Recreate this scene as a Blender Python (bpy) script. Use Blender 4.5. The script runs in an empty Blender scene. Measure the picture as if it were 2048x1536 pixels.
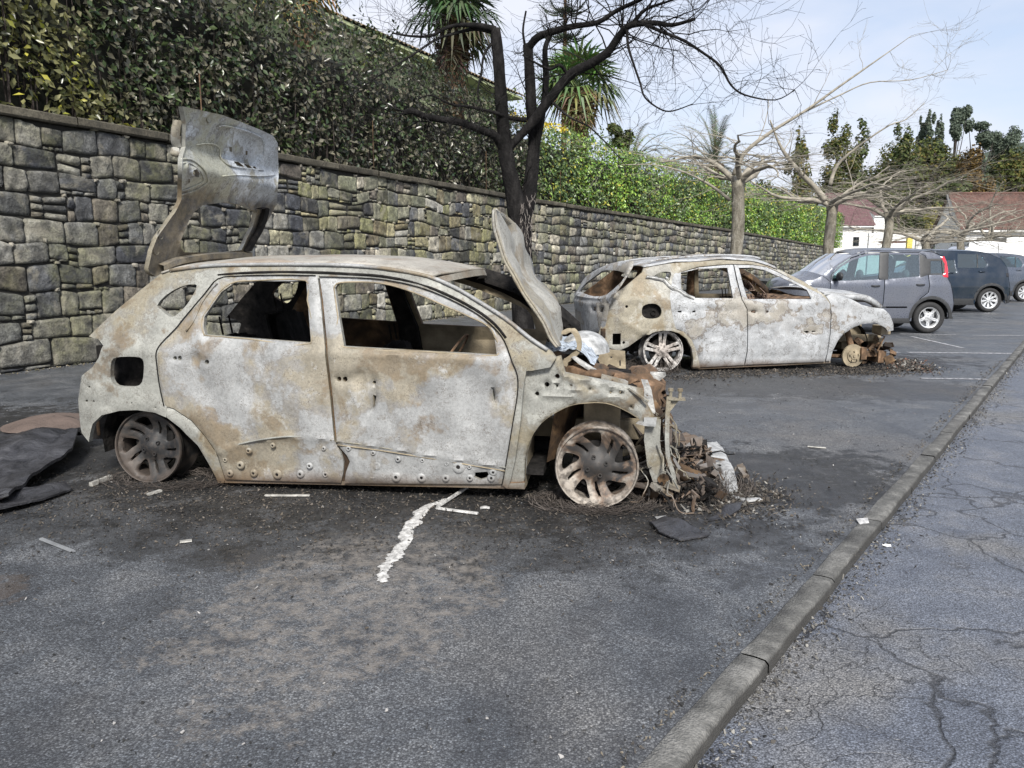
import bpy, bmesh, math, random
import numpy as np
from mathutils import Vector, Matrix, geometry
from mathutils import noise as mn
R = math.radians
PI = math.pi
random.seed(7)
rng = np.random.default_rng(7)
S = bpy.context.scene
C = S.collection

# ---------------------------------------------------------------- camera
F = 1539.0; CH = 1.40; PITCH = R(9.05)
cam = bpy.data.cameras.new("camera"); cam.lens = F/2048*36; cam.sensor_width = 36
cam.clip_start = 0.05; cam.clip_end = 3000
camo = bpy.data.objects.new("camera", cam); C.objects.link(camo)
camo.location = (0, 0, CH); camo.rotation_euler = (R(90)-PITCH, 0, 0)
S.camera = camo
# ---------------------------------------------------------------- sky
SUN_EL, SUN_AZ = R(42), R(172)          # azimuth clockwise from +Y
w = bpy.data.worlds.new("World"); S.world = w; w.use_nodes = True
nt = w.node_tree; nt.nodes.clear(); L = nt.links.new
out = nt.nodes.new('ShaderNodeOutputWorld')
sky = nt.nodes.new('ShaderNodeTexSky'); sky.sky_type = 'NISHITA'; sky.sun_disc = False
sky.sun_elevation = SUN_EL; sky.sun_rotation = SUN_AZ; sky.air_density = 1.0; sky.dust_density = 1.2
b1 = nt.nodes.new('ShaderNodeBackground'); b1.inputs[1].default_value = 0.11
L(sky.outputs[0], b1.inputs[0])
tc = nt.nodes.new('ShaderNodeTexCoord')
mp = nt.nodes.new('ShaderNodeMapping'); mp.inputs['Scale'].default_value = (1.2, 1.2, 3.2)
L(tc.outputs['Generated'], mp.inputs[0])
n1 = nt.nodes.new('ShaderNodeTexNoise'); n1.inputs['Scale'].default_value = 1.7; n1.inputs['Detail'].default_value = 7
n1.inputs['Roughness'].default_value = .52; n1.inputs['Distortion'].default_value = .35
L(mp.outputs[0], n1.inputs[0])
r1 = nt.nodes.new('ShaderNodeValToRGB'); r1.color_ramp.elements[0].position = .30; r1.color_ramp.elements[1].position = .60
r1.color_ramp.elements[0].color = (.55,.55,.55,1); r1.color_ramp.elements[1].color = (.96,.96,.96,1)
L(n1.outputs[0], r1.inputs[0])
r2 = nt.nodes.new('ShaderNodeValToRGB'); r2.color_ramp.elements[0].position = .38; r2.color_ramp.elements[1].position = .66
r2.color_ramp.elements[0].color = (.55,.60,.72,1); r2.color_ramp.elements[1].color = (.78,.80,.88,1)
L(n1.outputs[0], r2.inputs[0])
b2 = nt.nodes.new('ShaderNodeBackground'); b2.inputs[1].default_value = 0.60
L(r2.outputs[0], b2.inputs[0])
mx = nt.nodes.new('ShaderNodeMixShader'); L(r1.outputs[0], mx.inputs[0]); L(b1.outputs[0], mx.inputs[1]); L(b2.outputs[0], mx.inputs[2])
L(mx.outputs[0], out.inputs[0])
# ---------------------------------------------------------------- sun
sl = bpy.data.lights.new("sun", 'SUN'); sl.energy = 2.9; sl.angle = R(11); sl.color = (1, .965, .90)
so = bpy.data.objects.new("sun", sl); C.objects.link(so)
sd = Vector((math.sin(SUN_AZ)*math.cos(SUN_EL), math.cos(SUN_AZ)*math.cos(SUN_EL), math.sin(SUN_EL)))
so.rotation_euler = sd.to_track_quat('Z', 'Y').to_euler(); so.location = (-10, -10, 20)
# ---------------------------------------------------------------- exposure
S.view_settings.view_transform = 'Standard'; S.view_settings.look = 'None'
S.view_settings.exposure = 1.02; S.view_settings.gamma = 1.0
S.cycles.max_bounces = 6; S.cycles.transparent_max_bounces = 12

# ================================================================ projection helpers (photo pixel -> point in the place)
CP, SP = math.cos(PITCH), math.sin(PITCH)
def ray(px, py):
    a = (px-1024)/F; b = -(py-768)/F
    return Vector((a, CP + b*SP, -SP + b*CP))
CAM = Vector((0, 0, CH))
def G(px, py, h=0.0):
    d = ray(px, py); t = (h-CH)/d.z
    return CAM + d*t
def at(px, py, Y):
    d = ray(px, py); return CAM + d*(Y/d.y)

# ================================================================ object helpers
def tag(o, label=None, cat=None, group=None, kind=None):
    if label: o['label'] = label
    if cat: o['category'] = cat
    if group: o['group'] = group
    if kind: o['kind'] = kind
    return o
def empty(name, loc, rz=0, label=None, cat=None, group=None):
    o = bpy.data.objects.new(name, None); C.objects.link(o); o.empty_display_size = .2
    o.location = loc; o.rotation_euler = (0, 0, rz)
    return tag(o, label, cat, group)
def mk(name, V, Fc, mats, parent=None, smooth=False, fm=None, col=None, sharp=None):
    me = bpy.data.meshes.new(name)
    me.from_pydata([tuple(v) for v in V], [], [tuple(int(i) for i in f) for f in Fc])
    if not isinstance(mats, (list, tuple)): mats = [mats]
    for m in mats: me.materials.append(m)
    if fm is not None: me.polygons.foreach_set('material_index', np.array(fm, dtype=np.int32))
    if smooth: me.polygons.foreach_set('use_smooth', np.ones(len(me.polygons), dtype=bool))
    if col is not None:
        ca = me.color_attributes.new('tint', 'FLOAT_COLOR', 'POINT')
        ca.data.foreach_set('color', np.array(col, dtype=np.float32).ravel())
    me.update()
    if sharp: me.set_sharp_from_angle(angle=R(sharp))
    o = bpy.data.objects.new(name, me); C.objects.link(o)
    if parent: o.parent = parent
    return o
def mk_np(name, V, Fa, mat, parent=None, col=None, smooth=True):
    """fast mesh from numpy verts (n,3) and faces (m,k) of one size"""
    me = bpy.data.meshes.new(name); k = Fa.shape[1]
    me.vertices.add(len(V)); me.vertices.foreach_set('co', V.astype(np.float32).ravel())
    me.loops.add(Fa.size); me.loops.foreach_set('vertex_index', Fa.astype(np.int32).ravel())
    me.polygons.add(len(Fa)); me.polygons.foreach_set('loop_start', np.arange(0, Fa.size, k, dtype=np.int32))
    me.polygons.foreach_set('loop_total', np.full(len(Fa), k, dtype=np.int32))
    if smooth: me.polygons.foreach_set('use_smooth', np.ones(len(Fa), dtype=bool))
    me.update(calc_edges=True); me.validate()
    for m in (mat if isinstance(mat, (list, tuple)) else [mat]): me.materials.append(m)
    if col is not None:
        ca = me.color_attributes.new('tint', 'FLOAT_COLOR', 'POINT')
        c4 = np.ones((len(V), 4), np.float32); c4[:, :3] = col
        ca.data.foreach_set('color', c4.ravel())
    o = bpy.data.objects.new(name, me); C.objects.link(o)
    if parent: o.parent = parent
    return o
class MB:
    def __init__(s): s.v = []; s.f = []; s.m = []; s.c = []
    def add(s, V, Fc, m=0, col=(1, 1, 1)):
        b = len(s.v); s.v += [tuple(v) for v in V]; s.c += [(*col, 1)]*len(V)
        for f in Fc: s.f.append(tuple(i+b for i in f)); s.m.append(m)
    def box(s, c, d, rot=None, m=0, jit=0, col=(1, 1, 1)):
        M = rot if rot is not None else Matrix.Identity(3)
        V = []
        for z in (-1, 1):
            for y in (-1, 1):
                for x in (-1, 1):
                    p = Vector((x*d[0]/2, y*d[1]/2, z*d[2]/2))
                    if jit: p += Vector((random.uniform(-jit, jit), random.uniform(-jit, jit), random.uniform(-jit, jit)))
                    V.append(Vector(c) + M @ p)
        s.add(V, [(0,2,3,1),(4,5,7,6),(0,1,5,4),(2,6,7,3),(0,4,6,2),(1,3,7,5)], m, col)
    def tube(s, P, r, n=6, m=0, cap=True, col=(1, 1, 1)):
        P = [Vector(p) for p in P]; k = len(P)
        if not hasattr(r, '__len__'): r = [r]*k
        V = []; ref = Vector((0.137, 0.31, 0.94)).normalized()
        for i in range(k):
            t = (P[min(i+1, k-1)]-P[max(i-1, 0)])
            if t.length < 1e-9: t = Vector((0, 0, 1))
            t.normalize()
            if i == 0:
                a = t.cross(ref)
                if a.length < .05: a = t.cross(Vector((1, 0, 0)))
            else: a = a - t*a.dot(t)
            a.normalize(); b = t.cross(a)
            for j in range(n):
                q = 2*PI*j/n; V.append(P[i] + (a*math.cos(q)+b*math.sin(q))*r[i])
        Fc = []
        for i in range(k-1):
            for j in range(n):
                jj = (j+1) % n; Fc.append((i*n+j, i*n+jj, (i+1)*n+jj, (i+1)*n+j))
        if cap: Fc.append(tuple(range(n-1, -1, -1))); Fc.append(tuple((k-1)*n+j for j in range(n)))
        s.add(V, Fc, m, col)
    def cyl(s, a, b, r, n=16, m=0, r2=None): s.tube([a, b], [r, r if r2 is None else r2], n, m)
    def ring(s, c, ax, R1, r, N=28, n=6, m=0):
        ax = Vector(ax).normalized(); u = ax.orthogonal().normalized(); v = ax.cross(u); V = []; Fc = []
        for i in range(N):
            a = 2*PI*i/N; d = u*math.cos(a)+v*math.sin(a)
            for j in range(n):
                b = 2*PI*j/n; V.append(Vector(c)+d*(R1+r*math.cos(b))+ax*(r*math.sin(b)))
        for i in range(N):
            for j in range(n): Fc.append((i*n+j, ((i+1) % N)*n+j, ((i+1) % N)*n+(j+1) % n, i*n+(j+1) % n))
        s.add(V, Fc, m)
    def lathe(s, prof, c, ax, N=32, m=0, closed=False):
        """prof: (radius, along axis) list"""
        ax = Vector(ax).normalized(); u = ax.orthogonal().normalized(); v = ax.cross(u); V = []; Fc = []; k = len(prof)
        for i in range(N):
            a = 2*PI*i/N; d = u*math.cos(a)+v*math.sin(a)
            for (r_, h) in prof: V.append(Vector(c)+d*r_+ax*h)
        for i in range(N):
            for j in range(k-1 if not closed else k):
                j2 = (j+1) % k; Fc.append((i*k+j, ((i+1) % N)*k+j, ((i+1) % N)*k+j2, i*k+j2))
        s.add(V, Fc, m)
    def grid(s, P, m=0, col=(1, 1, 1)):
        nr = len(P); nc = len(P[0]); V = [p for r_ in P for p in r_]
        s.add(V, [(i*nc+j, i*nc+j+1, (i+1)*nc+j+1, (i+1)*nc+j) for i in range(nr-1) for j in range(nc-1)], m, col)
    def build(s, name, mats, parent=None, smooth=False, sharp=None, usecol=False, bevel=0, solid=0):
        o = mk(name, s.v, s.f, mats, parent, smooth, s.m, s.c if usecol else None, sharp)
        if solid:
            md = o.modifiers.new('s', 'SOLIDIFY'); md.thickness = solid; md.offset = 0
        if bevel:
            md = o.modifiers.new('b', 'BEVEL'); md.width = bevel; md.segments = 2; md.limit_method = 'ANGLE'
        return o
def rotm(rx=0, ry=0, rz=0): return (Matrix.Rotation(rz, 3, 'Z') @ Matrix.Rotation(ry, 3, 'Y') @ Matrix.Rotation(rx, 3, 'X'))
def cr(pts, n=4, closed=False):
    """Catmull-Rom through points (tuples of any size)"""
    P = [np.array(p, float) for p in pts]; k = len(P); o = []
    rngi = range(k if closed else k-1)
    for i in rngi:
        if closed: p0, p1, p2, p3 = P[(i-1) % k], P[i], P[(i+1) % k], P[(i+2) % k]
        else: p0, p1, p2, p3 = P[max(i-1, 0)], P[i], P[i+1], P[min(i+2, k-1)]
        for j in range(n):
            t = j/n; o.append(.5*((2*p1)+(-p0+p2)*t+(2*p0-5*p1+4*p2-p3)*t*t+(-p0+3*p1-3*p2+p3)*t**3))
    if not closed: o.append(P[-1])
    return [tuple(q) for q in o]

# ---- sheet-metal panels: outline + holes in 2-D, meshed finely, then mapped to a curved surface and given thickness
def inpoly(P, poly):
    x, y = P[:, 0], P[:, 1]; c = np.zeros(len(P), bool); n = len(poly); j = n-1
    for i in range(n):
        xi, yi = poly[i]; xj, yj = poly[j]
        if yi != yj:
            m = ((yi > y) != (yj > y)) & (x < (xj-xi)*(y-yi)/(yj-yi)+xi); c ^= m
        j = i
    return c
def dist_poly(P, segs):
    d = np.full(len(P), 1e9)
    for a, b in segs:
        ab = b-a; l = max(ab @ ab, 1e-12); t = np.clip(((P-a) @ ab)/l, 0, 1)
        q = a+t[:, None]*ab; d = np.minimum(d, np.hypot(P[:, 0]-q[:, 0], P[:, 1]-q[:, 1]))
    return d
def resample(poly, h):
    o = []; n = len(poly)
    for i in range(n):
        a = np.array(poly[i], float); b = np.array(poly[(i+1) % n], float); l = np.hypot(*(b-a))
        if l < 1e-6: continue
        k = max(1, int(round(l/h)))
        for j in range(k): o.append(a+(b-a)*j/k)
    return np.array(o)
def shrink(poly, g):
    n = len(poly); A = np.sum(poly[:, 0]*np.roll(poly[:, 1], -1)-np.roll(poly[:, 0], -1)*poly[:, 1])
    t = np.roll(poly, -1, 0)-np.roll(poly, 1, 0); l = np.maximum(np.hypot(t[:, 0], t[:, 1]), 1e-9)[:, None]; t = t/l
    nrm = np.stack([-t[:, 1], t[:, 0]], 1)*(1 if A > 0 else -1)
    return poly+nrm*g
def panel(name, outline, holes, fmap, mats, parent=None, h=.03, thick=.012, gap=0.0, edge=0.006, edgew=.02,
          relief=None, flip=False, side=1, sharp=50, hh=None):
    """fmap(a,b,off)->(n,3): off pushes inward. side/flip only fix winding. mats: [outer, inner, rim]"""
    ol = resample(outline, h)
    if gap: ol = shrink(ol, gap)
    hs = [resample(q, hh or h*.7) for q in holes]
    lo, hi = ol.min(0), ol.max(0)
    gx = np.arange(lo[0]+h/2, hi[0], h); gz = np.arange(lo[1]+h/2, hi[1], h*.87)
    X, Z = np.meshgrid(gx, gz); X[::2] += h/2
    P = np.stack([X.ravel(), Z.ravel()], 1); P = P[inpoly(P, ol)]
    segs = []
    for q in [ol]+hs: segs += [(q[i], q[(i+1) % len(q)]) for i in range(len(q))]
    P = P[dist_poly(P, segs) > h*.45]
    for q in hs: P = P[~inpoly(P, q)]
    V2 = list(ol); E = [(i, (i+1) % len(ol)) for i in range(len(ol))]
    for q in hs:
        b = len(V2); V2 += list(q); E += [(b+i, b+(i+1) % len(q)) for i in range(len(q))]
    V2 += list(P)
    r_ = geometry.delaunay_2d_cdt([Vector(v) for v in V2], E, [], 0, 1e-7)
    A = np.array([tuple(v) for v in r_[0]]); T = np.array([f for f in r_[2] if len(f) == 3])
    cen = A[T].mean(1); keep = inpoly(cen, ol)
    for q in hs: keep &= ~inpoly(cen, q)
    T = T[keep]
    d1 = A[T[:, 1]]-A[T[:, 0]]; d2 = A[T[:, 2]]-A[T[:, 0]]; ar = d1[:, 0]*d2[:, 1]-d1[:, 1]*d2[:, 0]
    T[ar < 0] = T[ar < 0][:, ::-1]
    D = dist_poly(A, segs)
    off = edge*np.clip(1-D/edgew, 0, 1)**2
    if relief is not None: off = off + relief(A[:, 0], A[:, 1], D)
    Vo = fmap(A[:, 0], A[:, 1], off); Vi = fmap(A[:, 0], A[:, 1], off+thick)
    n = len(A); cnt = {}
    for t in T:
        for i in range(3):
            a, b = int(t[i]), int(t[(i+1) % 3]); cnt[(a, b)] = 1
    rim = [(a, b) for (a, b) in cnt if (b, a) not in cnt]
    if flip: Fo = [tuple(t[::-1]) for t in T]; Fi = [tuple(t+n) for t in T]; Fr = [(b, b+n, a+n, a)[::-1] if False else (a, b, b+n, a+n) for a, b in rim]
    else: Fo = [tuple(t) for t in T]; Fi = [tuple((t+n)[::-1]) for t in T]; Fr = [(b, a, a+n, b+n) for a, b in rim]
    fm = [0]*len(Fo)+[min(1, len(mats)-1)]*len(Fi)+[len(mats)-1 if len(mats) > 2 else 0]*len(Fr)
    return mk(name, np.vstack([Vo, Vi]), Fo+Fi+Fr, mats, parent, True, fm, None, sharp)
def circ(cx, cz, r, n=14, rz=None): return [(cx+r*math.cos(2*PI*i/n), cz+(rz or r)*math.sin(2*PI*i/n)) for i in range(n)]

class Car:
    """local frame: x to the right along the near side, y away from the camera, z up"""
    def __init__(s, O, yaw, W, f):
        s.O = Vector((O[0], O[1], 0)); s.yaw = yaw; s.W = W; s.f = f
        s.Rm = Matrix.Rotation(-yaw, 3, 'Z'); s.e = None
    def root(s, name, label, cat, group=None):
        s.e = empty(name, s.O, s.yaw, label, cat, group); return s.e
    def lray(s, px, py): return s.Rm @ (CAM-s.O), s.Rm @ ray(px, py)
    def P(s, px, py, ins=0.0):                 # onto the near side surface
        o, d = s.lray(px, py); y = ins
        for _ in range(14):
            t = (y-o.y)/d.y; x, z = o.x+d.x*t, o.z+d.z*t
            y = .5*y+.5*(float(s.f(x, z))+ins)
        return (x, z)
    def Py(s, px, py, y):
        o, d = s.lray(px, py); t = (y-o.y)/d.y; return (o.x+d.x*t, o.z+d.z*t)
    def Px(s, px, py, g):                       # onto a surface x = g(y,z)
        o, d = s.lray(px, py); ts = np.linspace((-.15-o.y)/d.y, (s.W+.15-o.y)/d.y, 900)
        h = o.x+d.x*ts-g(o.y+d.y*ts, o.z+d.z*ts); i = int(np.argmin(np.abs(h))); t = ts[i]
        return (o.y+d.y*t, o.z+d.z*t)
    def poly(s, pts, ins=0.0): return [(p[0], p[1]) if len(p) == 3 else s.P(p[0], p[1], ins) for p in pts]
    def smap(s, ins=0.0, far=False):
        def m(a, b, off):
            y = s.f(a, b)+ins+off
            if far: y = s.W-y
            return np.stack([a, y+0*a, b], 1)
        return m
    def side(s, name, pts, holes, mats, ins=0.0, far=False, parent=None, conv=True, **k):
        ol = s.poly(pts, ins) if conv else pts; hl = [s.poly(q, ins) if conv else q for q in holes]
        return panel(name, ol, hl, s.smap(ins, far), mats, parent or s.e, flip=far, **k)
# ================================================================ materials
class NM:
    def __init__(s, name, rough=.7, metal=0.0, spec=.5):
        s.m = bpy.data.materials.new(name); s.m.use_nodes = True; s.t = s.m.node_tree
        s.b = s.t.nodes['Principled BSDF']; s.b.inputs['Roughness'].default_value = rough
        s.b.inputs['Metallic'].default_value = metal; s.b.inputs['Specular IOR Level'].default_value = spec
        s._c = None
    def n(s, ty, **k):
        x = s.t.nodes.new(ty)
        for a, v in k.items(): setattr(x, a, v)
        return x
    def l(s, a, b): s.t.links.new(a, b)
    def co(s, scale=None, kind='Object'):
        if s._c is None: s._c = s.n('ShaderNodeTexCoord')
        o = s._c.outputs[kind]
        if scale is not None:
            mp = s.n('ShaderNodeMapping'); mp.inputs['Scale'].default_value = scale; s.l(o, mp.inputs[0]); o = mp.outputs[0]
        return o
    def pos(s): return s.n('ShaderNodeNewGeometry').outputs['Position']
    def noise(s, sc, det=4, ro=.55, dist=0, vec=None, off=0):
        x = s.n('ShaderNodeTexNoise'); x.inputs['Scale'].default_value = sc; x.inputs['Detail'].default_value = det
        x.inputs['Roughness'].default_value = ro; x.inputs['Distortion'].default_value = dist
        v = vec if vec is not None else s.co()
        if off:
            a = s.n('ShaderNodeVectorMath', operation='ADD'); s.l(v, a.inputs[0]); a.inputs[1].default_value = (off, off*1.7, -off); v = a.outputs[0]
        s.l(v, x.inputs['Vector']); return x.outputs['Fac']
    def vor(s, sc, feat='F1', vec=None, rnd=1, outp='Distance'):
        x = s.n('ShaderNodeTexVoronoi', feature=feat); x.inputs['Scale'].default_value = sc; x.inputs['Randomness'].default_value = rnd
        s.l(vec if vec is not None else s.co(), x.inputs['Vector']); return x.outputs[outp]
    def ramp(s, f, st, interp='LINEAR'):
        x = s.n('ShaderNodeValToRGB'); cr_ = x.color_ramp; cr_.interpolation = interp
        while len(cr_.elements) < len(st): cr_.elements.new(.5)
        for e, (p, c) in zip(cr_.elements, st):
            e.position = p; e.color = (*c, 1) if hasattr(c, '__len__') else (c, c, c, 1)
        s.l(f, x.inputs[0]); return x.outputs[0]
    def sock(s, v, inp):
        if hasattr(v, 'node'): s.l(v, inp)
        elif hasattr(v, '__len__'): inp.default_value = (*v, 1) if len(v) == 3 and len(inp.default_value) == 4 else v
        else: inp.default_value = v
    def mix(s, f, a, b, mode='MIX'):
        x = s.n('ShaderNodeMix', data_type='RGBA', blend_type=mode)
        s.sock(f, x.inputs[0]); s.sock(a, x.inputs[6]); s.sock(b, x.inputs[7]); return x.outputs[2]
    def math(s, op, a, b=0.0, c=None, clamp=False):
        x = s.n('ShaderNodeMath', operation=op, use_clamp=clamp); s.sock(a, x.inputs[0]); s.sock(b, x.inputs[1])
        if c is not None: s.sock(c, x.inputs[2])
        return x.outputs[0]
    def col(s, c): s.sock(c, s.b.inputs['Base Color']); return s
    def rough(s, c): s.sock(c, s.b.inputs['Roughness']); return s
    def bump(s, h, st=.5, d=.01, nrm=None):
        x = s.n('ShaderNodeBump'); x.inputs['Strength'].default_value = st; x.inputs['Distance'].default_value = d
        s.l(h, x.inputs['Height'])
        if nrm is not None: s.l(nrm, x.inputs['Normal'])
        s.l(x.outputs[0], s.b.inputs['Normal']); return x.outputs[0]
    def attr(s, name='tint'):
        x = s.n('ShaderNodeAttribute', attribute_name=name); return x.outputs['Color']
def plain(name, c, rough=.7, metal=0, var=.25, sc=8, bump=0, bs=60):
    m = NM(name, rough, metal); n_ = m.noise(sc, 5, .6)
    lo = tuple(x*(1-var) for x in c); hi = tuple(min(1, x*(1+var)) for x in c)
    m.col(m.ramp(n_, [(.3, lo), (.7, hi)]))
    if bump: m.bump(m.noise(bs, 4), .6, bump)
    return m.m

def burned(name, ash, tan, rust, amt, off=0, rings=.6, streak=0.0, zdark=None, cov=0.0):
    """fire-bleached sheet steel: ash, tan scale with brown edges, rust blooms, soot specks, faint runs"""
    m = NM(name, .62, .10); c = m.co(); sc = lambda v, k: tuple(min(.8, x*k) for x in v)
    a = m.noise(1.35, 6, .60, .2, off=off+1); b = m.noise(3.1, 7, .64, .25, off=off+5); d = m.noise(10, 6, .70, .1, off=off+9); g = m.noise(4.6, 5, .6, .5, off=off+13)
    f = m.noise(60, 4, .75, off=off+2); st = m.noise(5, 5, .6, .1, m.co((0, 2.5, .35)), off=off+4)
    base = m.mix(m.ramp(g, [(.32, 0), (.68, 1)]), sc(ash, .78), sc(ash, 1.22))
    k = m.math('ADD', m.math('MULTIPLY', a, .65), m.math('MULTIPLY', b, .35))
    base = m.mix(m.ramp(k, [(.505+cov, 0), (.54+cov, .85)]), base, m.mix(m.ramp(d, [(.35, 0), (.65, 1)]), sc(tan, .80), sc(tan, 1.15)))
    rim = m.ramp(k, [(.496+cov, 0), (.510+cov, 1), (.528+cov, 0)])
    base = m.mix(m.math('MULTIPLY', rim, rings*.55), base, sc(rust, .62))
    base = m.mix(m.math('MULTIPLY', m.ramp(b, [(.545, 0), (.60, 1)]), amt), base, m.mix(m.ramp(d, [(.4, 0), (.6, 1)]), rust, sc(rust, .55)))
    base = m.mix(m.math('MULTIPLY', m.ramp(g, [(.59, 0), (.64, 1)]), m.math('MULTIPLY', m.ramp(d, [(.42, 0), (.58, 1)]), .75)), base, sc(ash, 1.38))
    ring = m.ramp(b, [(.440, 0), (.447, 1), (.455, 0), (.478, 0), (.483, .8), (.489, 0)])
    base = m.mix(m.math('MULTIPLY', ring, rings*.75), base, (.075, .062, .05))
    if streak: base = m.mix(m.math('MULTIPLY', m.ramp(st, [(.50, 0), (.60, 1)]), streak), base, (.62, .64, .67)); base = m.mix(m.math('MULTIPLY', m.ramp(st, [(.36, 1), (.45, 0)]), streak*.8), base, (.11, .11, .11))
    spk = m.noise(120, 2, .8, off=off+3); cl = m.ramp(d, [(.46, 0), (.60, 1)])
    base = m.mix(m.math('MULTIPLY', m.ramp(spk, [(.54, 0), (.64, 1)]), m.math('MULTIPLY', cl, .75)), base, (.085, .065, .05))
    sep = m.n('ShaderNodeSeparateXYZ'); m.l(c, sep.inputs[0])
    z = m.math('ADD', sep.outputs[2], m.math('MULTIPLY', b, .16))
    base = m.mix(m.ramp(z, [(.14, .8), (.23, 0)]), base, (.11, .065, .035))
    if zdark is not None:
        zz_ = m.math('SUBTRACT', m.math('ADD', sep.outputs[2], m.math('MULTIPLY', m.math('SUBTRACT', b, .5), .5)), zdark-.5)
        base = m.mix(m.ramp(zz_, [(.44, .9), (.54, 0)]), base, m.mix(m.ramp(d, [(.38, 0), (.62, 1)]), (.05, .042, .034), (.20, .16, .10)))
    base = m.mix(1.0, base, m.ramp(f, [(.25, .72), (.75, 1.20)]), 'MULTIPLY')
    m.col(base); m.rough(m.ramp(d, [(.3, .5), (.7, .8)]))
    m.bump(m.math('ADD', m.math('MULTIPLY', b, .8), m.math('MULTIPLY', f, .16)), .5, .012)
    return m.m
M = {}
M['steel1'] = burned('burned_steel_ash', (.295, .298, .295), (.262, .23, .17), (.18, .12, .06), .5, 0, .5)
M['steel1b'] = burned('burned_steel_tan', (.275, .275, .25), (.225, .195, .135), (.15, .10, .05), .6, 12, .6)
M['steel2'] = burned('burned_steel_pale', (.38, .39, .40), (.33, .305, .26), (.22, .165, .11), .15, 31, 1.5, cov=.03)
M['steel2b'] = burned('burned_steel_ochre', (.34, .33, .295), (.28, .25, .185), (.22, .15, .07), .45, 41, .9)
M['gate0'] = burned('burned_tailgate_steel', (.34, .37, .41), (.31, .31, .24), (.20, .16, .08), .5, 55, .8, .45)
def charred():
    m = NM('charred_rusty_steel', .85, spec=.2); a = m.noise(4, 6, .62, .5); b = m.noise(18, 5, .6)
    sep = m.n('ShaderNodeSeparateXYZ'); m.l(m.co(), sep.inputs[0])
    c = m.ramp(a, [(.36, (.018, .015, .013)), (.50, (.075, .048, .028)), (.62, (.17, .105, .055)), (.72, (.25, .20, .14))])
    m.col(m.mix(m.ramp(b, [(.4, 0), (.7, .7)]), c, (.03, .022, .018))); m.bump(b, .7, .012); return m.m
M['char'] = charred()
def sooty():
    m = NM('soot_black', .9, spec=.15); a = m.noise(14, 5, .6)
    m.col(m.ramp(a, [(.35, (.006, .006, .006)), (.62, (.022, .020, .019)), (.8, (.07, .06, .05))])); m.bump(a, .8, .02); return m.m
M['soot'] = sooty()
def rustm():
    m = NM('orange_rust', .85); a = m.noise(9, 6, .65, .4); b = m.noise(60, 4)
    m.col(m.ramp(a, [(.3, (.03, .024, .018)), (.5, (.11, .065, .035)), (.64, (.24, .15, .09)), (.78, (.45, .40, .33))])); m.bump(b, .6, .006); return m.m
M['rust'] = rustm()
M['alu'] = plain('melted_aluminium', (.40, .40, .39), .5, .3, .55, 16, .008)
M['brownsteel'] = plain('brown_scaled_steel', (.27, .225, .155), .75, .1, .45, 7, .006)
def wheel_mat(name, c1, c2, c3):
    m = NM(name, .6, .15); a = m.noise(4.5, 5, .6, .8); b = m.noise(30, 4, .6)
    sep = m.n('ShaderNodeSeparateXYZ'); m.l(m.co(), sep.inputs[0])
    r_ = m.math('SQRT', m.math('ADD', m.math('POWER', sep.outputs[0], 2.0), m.math('POWER', sep.outputs[2], 2.0)))
    k = m.math('ADD', m.math('MULTIPLY', r_, 2.6), m.math('MULTIPLY', m.math('SUBTRACT', a, .5), 1.9))
    c = m.ramp(k, [(.30, c1), (.42, c2), (.60, c3)])
    c = m.mix(m.math('MULTIPLY', m.ramp(b, [(.44, 0), (.62, 1)]), .72), c, (.05, .042, .037))
    m.col(c); m.bump(b, .4, .004); return m.m
M['wheelF'] = wheel_mat('scorched_front_rim', (.035, .033, .032), (.165, .115, .082), (.31, .275, .235))
M['wheelR'] = wheel_mat('scorched_rear_rim', (.020, .020, .021), (.034, .033, .032), (.075, .060, .050))
M['wheel2'] = wheel_mat('pale_ash_rim', (.38, .34, .31), (.44, .41, .38), (.52, .50, .48))
def char_plastic():
    m = NM('charred_plastic', .38); a = m.noise(6, 6, .6, 1.2); b = m.noise(40, 5)
    m.col(m.ramp(a, [(.35, (.012, .012, .014)), (.6, (.045, .045, .05)), (.8, (.10, .10, .105))])); m.bump(m.math('ADD', a, m.math('MULTIPLY', b, .3)), .8, .03); return m.m
M['plastic'] = char_plastic()
def ashc():
    m = NM('ash_and_flakes', .9); c = m.attr(); m.col(c); return m.m
M['flakes'] = ashc()
def paint(name, c, rough=.28, metal=.35, coat=.6):
    m = NM(name, rough, metal); n_ = m.noise(2.2, 3); d = m.noise(35, 3)
    m.col(m.mix(m.math('MULTIPLY', m.ramp(n_, [(.4, 0), (.7, .10)]), 1), c, (.30, .28, .25)))
    m.b.inputs['Coat Weight'].default_value = coat; m.b.inputs['Coat Roughness'].default_value = .06
    m.rough(m.ramp(d, [(.3, rough*.85), (.7, rough*1.25)])); return m.m
M['p_grey'] = paint('grey_car_paint', (.105, .115, .145))
M['p_blue'] = paint('dark_blue_car_paint', (.006, .017, .034), .2)
M['p_slate'] = paint('slate_car_paint', (.07, .085, .115), .25)
M['p_white'] = paint('white_car_paint', (.78, .79, .79), .35, 0)
M['trim'] = plain('black_plastic_trim', (.028, .029, .031), .5, 0, .25, 20)
M['rubber'] = plain('tyre_rubber', (.022, .022, .023), .8, 0, .3, 30, .003)
M['silver'] = plain('silver_rim', (.62, .63, .64), .3, .5, .12, 10)
M['blackrim'] = plain('black_rim', (.03, .03, .033), .35, .4, .2, 10)
M['chrome'] = plain('chrome', (.75, .76, .78), .12, 1.0, .05, 5)
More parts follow.
